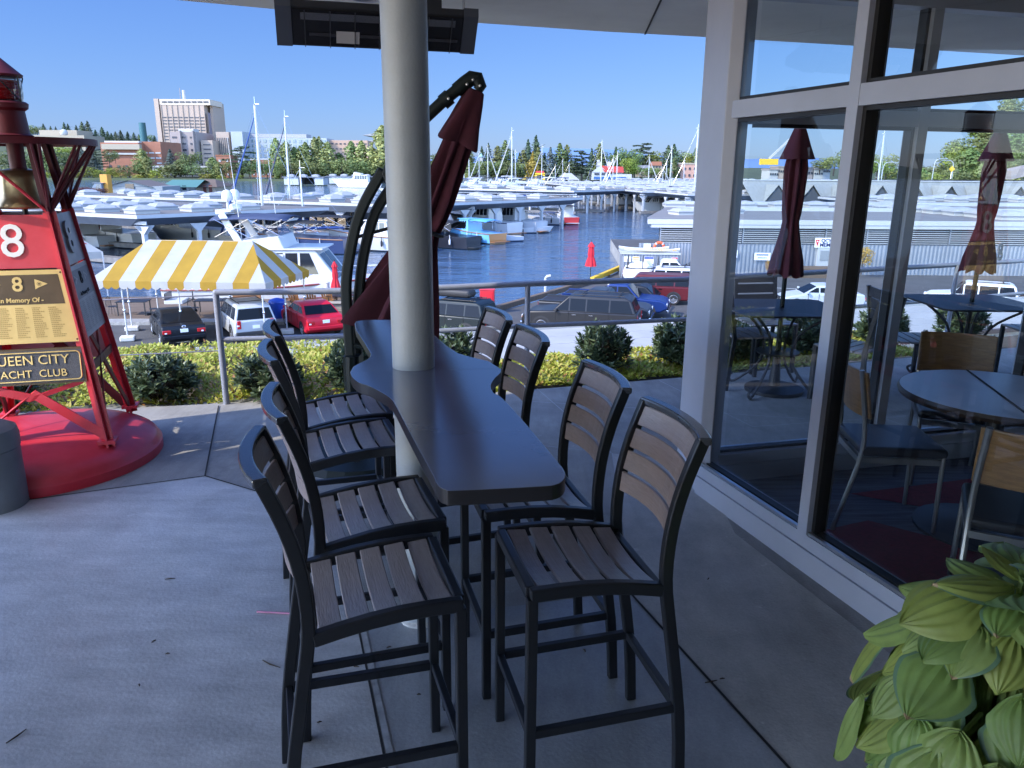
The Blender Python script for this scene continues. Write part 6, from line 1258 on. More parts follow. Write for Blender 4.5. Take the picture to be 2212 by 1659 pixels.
# open moorage far beyond the left sheds
rnd = random.Random(4); M_fb = dict(house=(-.15, .22, 3.6, .85))
for i, (u, yy, L, hd, cz) in enumerate([(985, 215, 15, 200, 1), (1010, 235, 14, 170, 0), (1040, 240, 13, 185, 2), (1066, 250, 12, 175, 1), (1092, 235, 14, 195, 0), (1118, 255, 15, 190, 2), (1142, 250, 12, 175, 1), (1168, 262, 14, 183, 0), (1196, 258, 13, 170, 1), (1022, 290, 15, 178, 2), (1080, 300, 16, 186, 0), (1150, 300, 15, 180, 1)]):
    x = (u-1106)/FPX*yy*1.0
    motorboat(f'white flybridge motor yacht at open moorage, {ordn(i)} from the umbrella canopy', (x, yy), R(hd), L=L, B=4.4, F=1.9, house=(-.2, .22, 4.2, .85), fly=(-.18, .08, 4.25, .9), canopy=(-.3, .0, 4.8, 6.2, [M_bw, M_navy, M_blackc][cz]), arch=(-.2, 4.2, 5.9))
p = Y(770, 404, 300); motorboat('long white classic motor yacht on the blue water left of the umbrella arms', (Z(772, 405.5, WATER).x, Z(772, 405.5, WATER).y), R(172), L=20, B=5, F=2.4, sheer=.6, house=(-.28, .14, 5.4, .8), fly=(-.12, .05, 5.5, 1.2), windows=5, hm=mat('hull_ivory', (.72, .70, .62), .35, coat=.3))
# ---------------------------------------------------------------- sailing boats: hull, mast, boom, stays
M_mast = mat('mast_aluminium', (.42, .43, .44), .35, .4); M_bsail = mat('blue_sail_cover', (.02, .06, .22), .7); M_wsail = mat('white_sail_cover', (.52, .52, .5), .7)
def sailboat(label, u, vtop, vb, y, lean=0., furl=None, L=11., hd=190, w=.11, spread=True, group='sailing boats in the marina'):
    p = Y(u, vb, y); top = Y(u, vtop, y); t = thing('sailing_boat', label, 'sailing boat', (p.x, y, WATER), R(hd), group=group); zt = top.z-WATER
    b = MB(); hull(b, L, L*.31, 1.1, M_bw, .25, 1.0, n=10); b.box((-.3, 0, 1.3), (L*.35, L*.16, .5), M_bw); b.build('hull', t, True)
    b = MB(); b.tube([(.6, 0, 1.0), (.6, 0, zt)], [w, w*.75], M_mast, 8); b.lathe([(.12, 0), (.16, .1), (.0, .2)], M_mast, (.6, 0, zt), 8); b.tube([(.6, 0, zt), (.6, 0, zt+.9)], .018, M_ss, 4); b.box((.35, 0, zt+.15), (.5, .04, .05), M_ss)
    if spread: b.bar((.6, -1.0, zt*.5), (.6, 1.0, zt*.5), .08, .06, M_mast)
    b.build('mast', t, True)
    b = MB(); b.tube([(.5, 0, 2.0), (-L*.36, 0, 2.1)], .16, M_bsail, 8); b.build('boom', t, True)
    if furl:
        b = MB(); b.tube([(.7, 0, zt*.93), (L*.48, 0, 1.5)], [.05, .15], furl, 8); b.build('furled_sail', t, True)
    b = MB()
    for q in [(L*.5, 0), (-L*.49, 0), (.4, L*.15), (.4, -L*.15)]: b.tube([(.6, 0, zt), (q[0], q[1], 1.2)], .012, M_ss, 4)
    b.build('stay', t); return t
for lab, u, vt, vb, y, kw in [
 ('tall sloop with a blue furled sail rising behind the nearest shed roof', 577, 228, 430, 88, dict(furl=M_bsail, hd=173, w=.16, L=12)),
 ('sloop with a dark furled sail right of the tallest mast', 636, 254, 425, 105, dict(furl=mat('dark_sail_cover', (.03, .04, .08), .7), hd=175, w=.14)),
 ('short bare mast standing right behind the nearest shed roof', 664, 365, 430, 90, dict(w=.13, spread=False)),
 ('slim mast left of the umbrella arms in front of the poplars', 851, 328, 390, 300, dict(furl=M_wsail, hd=180, w=.16)),
 ('mast just right of the umbrella canopy', 1017, 322, 385, 260, dict(w=.13)),
 ('short mast beside the umbrella canopy', 1006, 350, 385, 265, dict(w=.12, spread=False)),
 ('mast with a leaning white stay left of the green spire', 1039, 330, 385, 258, dict(furl=M_wsail, hd=170, w=.12)),
 ('mast in front of the small green spire', 1050, 318, 385, 262, dict(furl=M_wsail, hd=10, w=.15)),
 ('tallest white mast of the open moorage with a long leaning stay', 1110, 283, 390, 205, dict(furl=M_wsail, hd=188, w=.17, L=13)),
 ('thin mast close right of the tallest open moorage mast', 1117, 330, 388, 240, dict(w=.10)),
 ('mast with a slanting boom before the blue spruce', 1174, 318, 388, 245, dict(w=.12, furl=M_mast, hd=170)),
 ('short thin mast right of the blue spruce', 1203, 360, 390, 240, dict(w=.08, spread=False)),
 ('bare mast before the tall paired cypresses', 1218, 345, 388, 300, dict(w=.10, spread=False)),
 ('bare mast standing left of the club tower', 1232, 356, 388, 300, dict(w=.10, spread=False)),
 ('tall mast in front of the white club tower', 1293, 309, 392, 225, dict(furl=M_wsail, hd=5, w=.17)),
 ('tall mast in front of the red club roof', 1336, 334, 392, 215, dict(furl=M_wsail, hd=190, w=.15)),
 ('thinner mast left of the red roof mast', 1327, 342, 390, 250, dict(furl=M_wsail, hd=192, w=.12)),
 ('mast right of the lime tree beside the club', 1396, 340, 390, 230, dict(furl=M_wsail, hd=2, w=.13)),
 ('mast in front of the grey roofed house', 1427, 362, 390, 250, dict(furl=M_wsail, hd=5, w=.10)),
 ('tilted looking mast before the dark firs', 1442, 350, 390, 250, dict(w=.11)),
 ('tall mast left of the pink brick building', 1452, 322, 392, 200, dict(w=.15)),
 ('short mast in front of the pink brick building', 1480, 348, 390, 240, dict(w=.10)),
 ('tallest mast of the right bank close to the clubhouse pier', 1494, 278, 400, 170, dict(furl=M_wsail, hd=5, w=.17, L=12)),
 ('white mast seen through the second clubhouse window', 1890, 290, 400, 150, dict(w=.16, hd=15))]:
    sailboat(lab, u, vt, vb, y, **kw)
# ================================================================ float houses and work boat beyond the near sheds
def fbox(u0, v0, u1, v1, y): p, q = Y(u0, v0, y), Y(u1, v1, y); return p.x, q.x, q.z, p.z
x0, x1, z0, z1 = fbox(232, 402, 352, 418, 185)
fh = thing('float_house', 'grey clapboard float house with a low gable beyond the nearest shed', 'house', ((x0+x1)/2, 190, WATER)); M_clap = mat('grey_clapboard', (.22, .24, .24), .7, var=(.6, .1), stretch=(.2, .2, 12))
zp = Y(290, 391, 185).z; xm = (x0*.55+x1*.45)
b = MB(); b.prism([(0, 0)]*0 or [(x0, 185), (x1, 185), (x1, 195), (x0, 195)], WATER+.3, z1, M_clap); b.poly([(x0, 184.9, z1), (x1-2.5, 184.9, z1), ((x0+x1-2.5)/2, 184.9, zp)], M_clap); b.build('wall', fh, world=True)
b = MB(); xr_ = x1-2.5; xm = (x0+xr_)/2
for s in ((x0-.4, xm), (xr_+.4, xm)): b.add([(s[0], 184.4, z1-.15), (s[0], 196, z1-.15), (s[1], 196, zp+.12), (s[1], 184.4, zp+.12)], [(0, 1, 2, 3)], mat('brown_roof', (.12, .10, .09), .8))
b.build('roof', fh, world=True); b = MB(); p = Y(256, 410, 184.8); b.box((xm+.1, 184.85, (z0+z1)/2+.6), (2.0, .1, 1.5), M_bwin); b.build('window', fh, world=True)
x0, x1, z0, z1 = fbox(352, 402, 408, 418, 200)
fh = thing('float_house', 'float house with a green metal roof between the grey and brown ones', 'house', ((x0+x1)/2, 206, WATER)); b = MB(); b.prism([(x0, 200), (x1, 200), (x1, 212), (x0, 212)], WATER+.3, z1, M_clap); b.build('wall', fh, world=True)
zp = Y(380, 389, 200).z; b = MB(); b.add([(x0-.6, 199.2, z1-.2), (x1+2.5, 199.2, z1-.2), (x1+2.0, 206, zp), (x0, 206, zp), (x0, 213, z1), (x1+2.5, 213, z1)], [(0, 1, 2, 3), (3, 2, 5, 4)], mat('green_metal_roof', (.10, .22, .19), .5, .2)); b.build('roof', fh, world=True)
for k in range(4): b = MB(); b.box((x0+1+k*(x1-x0-2)/3, 199.9, (z0+z1)/2+.5), (1.0, .1, 1.1), M_bwin); b.build('window', fh, world=True)
x0, x1, z0, z1 = fbox(408, 402, 466, 418, 205)
fh = thing('float_house', 'tan float house with a brown hipped roof right of the green one', 'house', ((x0+x1)/2, 211, WATER)); b = MB(); b.prism([(x0, 205), (x1, 205), (x1, 217), (x0, 217)], WATER+.3, z1, mat('tan_wall', (.34, .28, .20), .8, var=(1, .15))); b.build('wall', fh, world=True)
zp = Y(430, 388, 205).z; b = MB(); b.add([(x0-1, 204.2, z1-.2), (x1+.8, 204.2, z1-.2), (x1-2, 211, zp), (x0+2, 211, zp), (x0-1, 218, z1), (x1+.8, 218, z1)], [(0, 1, 2, 3), (3, 2, 5, 4), (0, 3, 4), (1, 5, 2)], mat('brown_metal_roof', (.14, .10, .07), .6)); b.build('roof', fh, world=True)
for k in range(2): b = MB(); b.box((x1-1.2-k*1.5, 204.9, (z0+z1)/2+.3), (.8, .1, 1.8), mat('red_brown_door', (.12, .03, .02), .6)); b.build('door', fh, world=True)
p = Z(215, 415, WATER); wb = motorboat('blue grey work boat with a tall orange crane column behind the bell tower', (Y(220, 410, 170).x, 170), R(175), L=12, B=4.5, F=1.6, hm=mat('hull_grey_blue', (.12, .16, .2), .5), house=(-.1, .25, 5.2, .8), rail=False, name='work_boat'); b = MB(); b.box((-1.2, 0, 4.2), (1.6, 1.6, 5.6), mat('crane_orange', (.55, .25, .03), .5)); b.build('crane_column', wb, bevel=.05)
for lab, u0, u1, vt, vb, y in [('low white walled boathouse far across the water left of the umbrella', 613, 700, 396, 403.5, 385), ('long white boathouse far across the water behind the umbrella arms', 705, 872, 393, 402, 420)]:
    x0, x1, z0, z1 = fbox(u0, vt, u1, vb, y); t = thing('boathouse', lab, 'boathouse', ((x0+x1)/2, y+6, WATER)); z1 = max(z1, WATER+4.2); b = MB(); wdt = (x1-x0)
    b.box((x0+wdt*.19, y+6, (WATER+z1)/2+.2), (wdt*.36, 12, z1-WATER-.6), M_wsheet); b.box((x0+wdt*.88, y+6, (WATER+z1)/2+.2), (wdt*.22, 12, z1-WATER-.6), M_wsheet); b.box((x0+wdt*.5, y+11, (WATER+z1)/2), (wdt, .4, z1-WATER-1), mat('gable_dark', (.05, .055, .06), .8)); b.build('wall', t, world=True)
    b = MB(); b.box(((x0+x1)/2, y+6, z1-.1), (wdt+1, 13, .4), M_soff); b.build('roof', t, world=True)
    for k in range(int(wdt/6)): o = put_sky(t, (x0+3+k*6, y+3, z1+.1), 0, 1.5)
# ================================================================ far buildings
def px(u, v, y): return Y(u, v, y)
M_bwin2 = mat('dark_window_band', (.03, .035, .05), .35); M_pinkc = mat('pink_concrete', (.38, .30, .235), .8, var=(.05, .06)); M_greyc = mat('aged_concrete', (.28, .24, .22), .85, var=(.06, .1)); M_brick = mat('red_brick', (.29, .125, .075), .85, var=(.3, .12)); M_bluew = mat('pale_blue_panel', (.31, .345, .38), .6, var=(.05, .05)); M_wht = mat('far_white', (.42, .42, .4), .7)
def block(name, label, u0, u1, vt, vb, y, depth, m, cat='building', rows=0, cols=0, win=M_bwin2, wf=(.72, .42), top=.06, roof=None, grp=None, bands=False, t=None, side=True, ribs=False):
    p, q = px(u0, vt, y), px(u1, vb, y); zt = (px((u0+u1)/2, vt, y)).z; zb = min(q.z, WATER+2); w = q.x-p.x
    t = t or thing(name, label, cat, ((p.x+q.x)/2, y+depth/2, zb), group=grp); o = parent_base(t)
    b = MB(); b.box(((p.x+q.x)/2, y+depth/2, (zt+zb)/2), (w, depth, zt-zb), m); b.build('wall', t, world=True)
    if roof: b = MB(); b.box(((p.x+q.x)/2, y+depth/2, zt+.4), (w+.6, depth+.6, .8), roof); b.build('roof', t, world=True)
    if rows:
        zv = px((u0+u1)/2, vb, y).z; H = zt-zv
        for r_ in range(rows):
            z = zt-H*top-(r_+.5)*H*(1-top)/rows; hh = H*(1-top)/rows*wf[1]
            if not bands and (rows*cols <= 100 or r_ < 100//cols):
                for c in range(cols): b = MB(); b.box((p.x+w*(c+.5)/cols, y-.1, z), (w/cols*wf[0], .5, hh), win); b.build('window', t, world=True)
                continue
            b = MB()
            if bands: b.box(((p.x+q.x)/2, y-.1, z), (w*.95, .5, hh), win)
            else:
                for c in range(cols): b.box((p.x+w*(c+.5)/cols, y-.1, z), (w/cols*wf[0], .5, hh), win)
            o_ = b.build('window_band' if bands else 'window_row', t, world=True)
            if not bands: o_['kind'] = 'stuff'
    if ribs:
        b = MB()
        for c in range(cols+1): b.box((p.x+w*c/cols, y-.35, (zt+zb)/2), (w/cols*.10, .7, zt-zb), m)
        b.build('rib', t, world=True)
    return t
tw = block('office_tower', 'tall pinkish concrete hospital tower with rows of dark windows', 347, 452, 226, 352, 760, 30, M_pinkc, 'tower', rows=15, cols=8, top=.19, wf=(.82, .30), ribs=True)
def extra(t, nm, u0, u1, v0, v1, y, d, m):
    p, q = px(u0, v0, y), px(u1, v1, y); b = MB(); b.box(((p.x+q.x)/2, y+d/2, (p.z+q.z)/2), (q.x-p.x, d, abs(p.z-q.z)), m); return b.build(nm, t, world=True)
extra(tw, 'side_wing', 341, 347, 213, 352, 759, 32, M_pinkc); extra(tw, 'side_wing', 452, 470, 219, 352, 768, 30, M_pinkc); extra(tw, 'painted_shade_strip', 449, 457, 243, 330, 758.9, 6, mat('shade_concrete', (.20, .17, .19), .9))  # dark strip paints the shade on the tower's right side
extra(tw, 'parapet', 344, 454, 214, 227, 759.6, 31, mat('cream_band', (.56, .48, .38), .8)); b = None
for k in range(8): extra(tw, 'plant_window', 349+k*12.9, 359.5+k*12.9, 218.5, 222, 759.2, 1, M_bwin2)
p = px(398, 212, 765); b = MB(); b.tube([(p.x, 765, p.z-2), (p.x, 765, p.z+7)], 1.4, M_wht, 10); b.build('vent_stack', tw, world=True); b = MB(); p = px(390, 212, 765); b.tube([(p.x, 765, p.z-2), (p.x, 765, p.z+9)], .3, M_greyc, 5); b.build('antenna', tw, world=True)
lb = block('hospital_wing', 'grey concrete wing with paired window columns in front of the tall tower', 366, 433, 285, 384, 700, 40, M_greyc, rows=7, cols=3, wf=(.5, .28), top=.05)
extra(lb, 'stair_tower', 388, 395, 282, 386, 697, 4, M_greyc); extra(lb, 'stair_tower', 416, 424, 282, 386, 697, 4, M_greyc); extra(lb, 'roof_plant', 385, 418, 278, 285, 702, 12, M_wht)
block('hospital_wing', 'pale stepped wing at the right foot of the tall tower', 433, 466, 303, 384, 705, 40, M_pinkc, rows=8, cols=1, wf=(.6, .25))
block('hospital_wing', 'narrow cream block with vertical slits right of the tall tower', 466, 499, 285, 345, 720, 40, M_pinkc, rows=1, cols=7, wf=(.28, .8), top=.12)
block('hospital_wing', 'plain pale blue block right of the slitted cream block', 498, 528, 284, 345, 715, 40, M_bluew)
gl = block('hospital_wing', 'long pale blue hospital front with a grid of green glass windows', 527, 708, 298, 342, 730, 30, M_bluew, rows=4, cols=14, win=mat('green_glass', (.10, .17, .20), .15, spec=.8), wf=(.5, .62), top=.04)
extra(gl, 'roof_plant', 529, 662, 289, 298, 735, 18, mat('plant_grey', (.30, .30, .31), .8))
block('campus_building', 'salmon coloured building with two rows of square windows behind the poplars', 704, 795, 303, 338, 740, 30, mat('salmon_panel', (.42, .28, .2), .8), rows=3, cols=10, wf=(.5, .25))
block('campus_building', 'cream topped building on the hill behind the bell tower ring', 53, 183, 292, 306, 800, 40, mat('cream_panel', (.32, .28, .21), .8), rows=1, cols=1, bands=True, wf=(.9, .3), win=mat('rust_band', (.22, .12, .09), .7))
block('campus_building', 'cream penthouse block on the hill with a white dome', 84, 167, 281, 294, 815, 30, mat('cream_panel', (.32, .28, .21), .8)); 
t = thing('radar_dome', 'white dome on the cream penthouse roof', 'dome', px(138, 287, 805)); b = MB(); b.ball((0, 0, 0), 3.6, M_wht, 16); b.build('shell', t, True)
br = block('campus_building', 'red brick building with a sloping concrete band left of the tower', 216, 303, 308, 352, 640, 40, M_brick); extra(br, 'concrete_band', 218, 302, 311, 323, 636, 4, mat('cream_panel', (.32, .28, .21), .8)); extra(br, 'white_band', 228, 296, 330, 334, 638, 3, M_wht); extra(br, 'roof_plant', 225, 300, 304, 309, 645, 20, M_wht)
block('campus_building', 'tall red brick block with white window bands beside the tower', 304, 354, 306, 380, 650, 40, M_brick, rows=5, cols=3, win=M_wht, wf=(.8, .28), top=.25)
block('campus_building', 'low red brick building at the water side', 228, 302, 345, 372, 590, 30, M_brick, rows=1, cols=4, wf=(.3, .2))
block('campus_building', 'long low white building with dark strips near the shore', 328, 450, 358, 381, 560, 20, M_wht, rows=3, cols=1, bands=True, wf=(.9, .35))
block('campus_building', 'small red brick house with white windows right of the tower', 466, 502, 337, 384, 550, 14, M_brick, rows=3, cols=2, win=M_wht, wf=(.28, .35), roof=mat('rust_roof', (.25, .10, .05), .8))
block('campus_building', 'brick and white building half hidden behind the first mast', 541, 604, 345, 385, 580, 30, M_brick, rows=2, cols=6, win=M_wht, wf=(.4, .3), roof=M_wht)
t = thing('chimney', 'dark teal chimney standing on the wooded hill left of the tower', 'chimney', (px(311, 300, 780).x, 780, px(311, 320, 780).z)); p0, p1 = px(313, 320, 780), px(309, 265, 780); b = MB(); b.tube([p0, (p0.x, 780, p1.z)], [3.4, 3.0], mat('teal_stack', (.02, .10, .12), .6), 14); b.build('stack', t, True, world=True)
t = thing('stadium', 'grey stadium stand with a sweeping cantilever roof behind the tall poplar', 'stadium', (px(830, 330, 950).x, 950, 0)); b = MB(); q = [(782, 292), (838, 282), (900, 282), (900, 298), (838, 297)]
vs = [px(u, v, 950) for u, v in q]+[px(u, v, 950)+Vector((0, 60, 0)) for u, v in q]; n = 5; b.add(vs, [tuple(range(n)), tuple(reversed(range(n, 2*n)))]+[(i, i+n, (i+1) % n+n, (i+1) % n) for i in range(n)], mat('stadium_grey', (.28, .28, .28), .7)); b.build('roof', t, world=True)
b = MB()
for (ua, va, ub, vb_) in [(800, 345, 838, 297), (850, 345, 850, 297), (785, 308, 838, 304)]: b.bar(px(ua, va, 952), px(ub, vb_, 952), 3, 4, MATS['stadium_grey'])
b.build('frame', t, world=True)
# yacht club across the bay
yc = thing('club_building', 'white club building with a red roof, lookout tower and blue awnings across the bay', 'building', (px(1315, 385, 430).x, 432, WATER+1)); yy = 430
def bx_(nm, u0, u1, v0, v1, y, d, m, par=yc): return extra(par, nm, u0, u1, v0, v1, y, d, m)
bx_('wall', 1279, 1311, 371, 389, yy, 16, M_wht); bx_('wall', 1311, 1364, 376, 389, yy+1, 14, M_wht); bx_('wall', 1300, 1344, 370, 378, yy+4, 12, M_wht)
b = MB(); b.poly([px(1278, 372, yy-.2), px(1312, 372, yy-.2), px(1297, 358, yy-.2)], M_wht); b.build('gable', yc, world=True)
mrr = mat('club_red_roof', (.42, .05, .035), .7); b = MB(); b.add([px(1297, 358, yy), px(1346, 360, yy+4), px(1348, 373, yy+1), px(1306, 372, yy-.5), px(1297, 358, yy)+Vector((0, 14, -3))], [(0, 3, 2, 1), (0, 1, 4)], mrr); b.build('roof', yc, world=True)
bx_('lookout_tower', 1289, 1297, 350, 372, yy+5, 2, M_wht); bx_('lookout_gallery', 1287.5, 1298.5, 356, 358, yy+4.5, 3, M_wht); bx_('lookout_cap', 1290.5, 1295.5, 345, 351, yy+5, 2, M_wht); bx_('chimney', 1313, 1318.5, 349, 366, yy+6, 2, M_wht)
for k in range(2): bx_('window', 1284+k*13, 1294+k*13, 373.5, 378, yy-.3, .3, M_bwin2)
bx_('awning', 1312, 1352, 382, 387, yy-.5, 1.5, mat('awning_blue', (.03, .10, .25), .7)); bx_('window', 1283, 1305, 381.5, 387, yy-.3, .3, mat('awning_blue', (.03, .10, .25), .7))
def gable_house(label, u0, u1, vr, ve, vb, y, wm, rm):
    t = thing('shore_house', label, 'house', (px((u0+u1)/2, vb, y).x, y+5, px(u0, vb, y).z)); extra(t, 'wall', u0, u1, ve, vb+6, y, 10, wm)
    b = MB(); b.add([px(u0-1, ve+.5, y-.6), px(u1+1, ve+.5, y-.6), px(u1, vr, y+5), px(u0, vr, y+5), px(u0-1, ve+.5, y-.6)+Vector((0, 12, 0)), px(u1+1, ve+.5, y-.6)+Vector((0, 12, 0))], [(0, 1, 2, 3), (3, 2, 5, 4), (1, 5, 2), (0, 3, 4)], rm); b.build('roof', t, world=True)
    for k in range(3): extra(t, 'window', u0+(u1-u0)*(.12+.3*k), u0+(u1-u0)*(.28+.3*k), ve+2, ve+5, y-.2, .2, M_bwin2)
gable_house('grey roofed cream house among trees right of the club', 1379, 1404, 357, 363, 376, 450, mat('cream_panel', (.32, .28, .21), .8), mat('grey_shingle', (.17, .17, .17), .9)); gable_house('cream house with a rust gable right of the grey roofed one', 1408, 1429, 349, 357, 376, 460, mat('cream_panel', (.32, .28, .21), .8), mat('rust_roof', (.25, .10, .05), .8))
block('shore_building', 'pink brick flat roofed building near the clubhouse pier', 1464, 1504, 355, 386, 440, 16, mat('pink_brick', (.46, .26, .19), .8, var=(.5, .08)), rows=2, cols=4, wf=(.35, .35), roof=mat('cream_panel', (.32, .28, .21), .8))
t = thing('church_spire', 'small pale green spire among the trees right of the umbrella', 'spire', px(1039.5, 350, 460)); z1 = px(1039.5, 330, 460).z-px(1039.5, 350, 460).z; b = MB(); b.box((0, 0, z1*.30), (1.6, 1.6, z1*.62), M_wht); b.build('belfry', t); b = MB(); b.lathe([(1.5, z1*.58), (.6, z1*.78), (.0, z1)], mat('copper_green', (.25, .42, .36), .7), n=6); b.build('roof', t)
t = thing('white_marquee', 'long white marquee tent on the far shore before the cypresses', 'tent', px(1226, 388, 330)); p, q = px(1202, 388, 330), px(1250, 380, 330); w_ = q.x-p.x; b = MB(); b.add([(-w_/2, -4, 0), (w_/2, -4, 0), (w_/2-3, 0, 2.6), (-w_/2+3, 0, 2.6), (-w_/2, 4, 0), (w_/2, 4, 0)], [(0, 1, 2, 3), (3, 2, 5, 4), (1, 5, 2), (0, 3, 4)], M_tw); b.build('canopy', t)
b = MB()
for x in (-.5, 0, .5): b.tube([(x*w_*.96, -3.9, -3), (x*w_*.96, -3.9, 0)], .1, M_white, 6)
b.build('pole', t)
t = thing('play_tower', 'red and yellow inflatable play tower on the far shore beside the marquee', 'play structure', px(1166, 389, 325)); b = MB(); b.box((-1.6, 0, 1.2), (.9, .9, 2.4), my_); b.box((1.6, 0, 1.2), (.9, .9, 2.4), my_); b.box((0, 0, 2.5), (4.1, .9, .7), my_); b.build('arch', t); b = MB(); b.box((0, 0, 3.2), (3.2, .9, .8), mr_); b.build('roof', t)
# highway viaduct with lamps on the far right, crane and mountains gap
t = thing('viaduct', 'dark highway viaduct wall below the wooded hill', 'bridge', (95, 182, WATER)); p, q = px(1850, 392, 180), px(2230, 385, 180); b = MB(); b.box(((p.x+q.x)/2, 180, (p.z+q.z)/2-1.2), (q.x-p.x, 1.2, 2.4), mat('viaduct_dark', (.05, .05, .055), .8)); b.build('parapet', t, world=True)
b = MB(); p, q = px(2170, 378, 150), px(2290, 352, 150); b.bar(p, q, 4, 1.6, M_greyc); b.build('ramp', t, world=True)
for k in range(4): x = 75+k*12; b = MB(); b.box((x, 180, (WATER+p.z)/2-2), (1.2, 1.2, 7), M_greyc); b.build('pier', t, world=True)
def lamp(label, u, vt, vb, y, s):
    p = px(u, vb, y); h = px(u, vt, y).z-p.z; t = thing('street_lamp', label, 'street lamp', p, group='highway street lamps'); b = MB(); b.tube(spline([(0, 0, 0), (s*.1, 0, h*.7), (s*.6, 0, h*.95), (s*2.0, 0, h)], 4), .09, mat('lamp_grey', (.45, .47, .48), .5, .5), 6); b.build('pole', t, True); b = MB(); b.box((s*2.3, 0, h), (.9, .3, .14), MATS['lamp_grey']); b.build('lamp_head', t)
lamp('highway lamp leaning right, left of the yellow sign', 2013, 342, 388, 176, 1); lamp('highway lamp leaning left above the yellow sign', 2056, 346, 386, 172, -1); lamp('highway lamp seen beside the far mullion', 1896, 349, 388, 190, -1); lamp('twin of the mullion lamp, leaning right', 1904, 350, 388, 192, 1)
t = thing('road_sign', 'yellow diamond sign below the highway lamp', 'sign', px(2053, 386, 171)); b = MB(); b.tube([(0, 0, 0), (0, 0, 2)], .05, M_chr, 5); b.build('pole', t); b = MB(); b.prism([(-.65, 0), (0, -.65), (.65, 0), (0, .65)], 0, .05, my_, T=Matrix.Translation((0, 0, 2.0)) @ Matrix.Rotation(R(90), 4, 'X')); b.build('sign_face', t)
t = thing('crane', 'blue and white mobile crane beyond the boathouse roof', 'crane', px(1660, 356, 420)); b = MB(); b.box((0, 0, 1.5), (9, 3, 3), my_); b.build('body', t); b = MB(); b.bar((0, 0, 3), (13, 0, 16), 1, 1, M_wht); b.build('boom', t)
rnd = random.Random(12)
for i, (u, v, w_, h_, mm) in enumerate([(1672, 372, 18, 9, M_wht), (1690, 366, 16, 8, M_pinkc), (1712, 371, 22, 9, mat('tan_wall', (.34, .28, .20), .8)), (1745, 369, 20, 10, M_greyc), (1768, 371, 18, 8, M_wht), (1786, 366, 14, 8, M_bluew)]):
    block('shore_building', f'low pale building across the bay seen in the first window, {ordn(i)} from its left edge', u-w_/2, u+w_/2, v-h_/2, v+h_+3, 430, 14, mm, rows=1, cols=4, wf=(.5, .3), roof=M_greyc, grp='low buildings seen through the first window')
# ================================================================ trees
def leafmat(nm, c, v=.3): return mat(nm, c, .65, var=(1.1, .35), trans=.15, objvar=v)
ML = {'fir': leafmat('fir_needles', (0.068, 0.104, 0.050)), 'spruce': leafmat('spruce_needles', (0.101, 0.130, 0.105)), 'poplar': leafmat('poplar_leaves', (0.203, 0.247, 0.077)), 'round': leafmat('broad_leaves', (0.135, 0.176, 0.050)), 'lime': leafmat('lime_leaves', (0.216, 0.260, 0.033)), 'cedar': leafmat('cedar_needles', (0.081, 0.117, 0.061)), 'willow': leafmat('willow_leaves', (0.189, 0.202, 0.061)), 'cypress': leafmat('cypress_needles', (0.149, 0.169, 0.050)), 'gold': leafmat('gold_needles', (0.297, 0.221, 0.028)), 'shrub': leafmat('bright_shrub_leaves', (0.270, 0.286, 0.033)), 'plum': leafmat('plum_leaves', (0.135, 0.026, 0.028)), 'autumn': leafmat('autumn_leaves', (0.405, 0.182, 0.022))}
M_bark = mat('tree_bark', (.07, .055, .045), .95)
def card(b, p, n, s, m, rnd, asp=1.):
    n = n.normalized(); a = n.cross(Vector((rnd.uniform(-1, 1), rnd.uniform(-1, 1), rnd.uniform(-1, 1))))
    if a.length < 1e-3: return
    a.normalize(); c = n.cross(a)*asp; b.add([p-a*s*.5-c*s*.3, p+a*s*.5-c*s*.15, p+a*s*.25+c*s*.5, p-a*s*.35+c*s*.4], [(0, 1, 2, 3)], m)
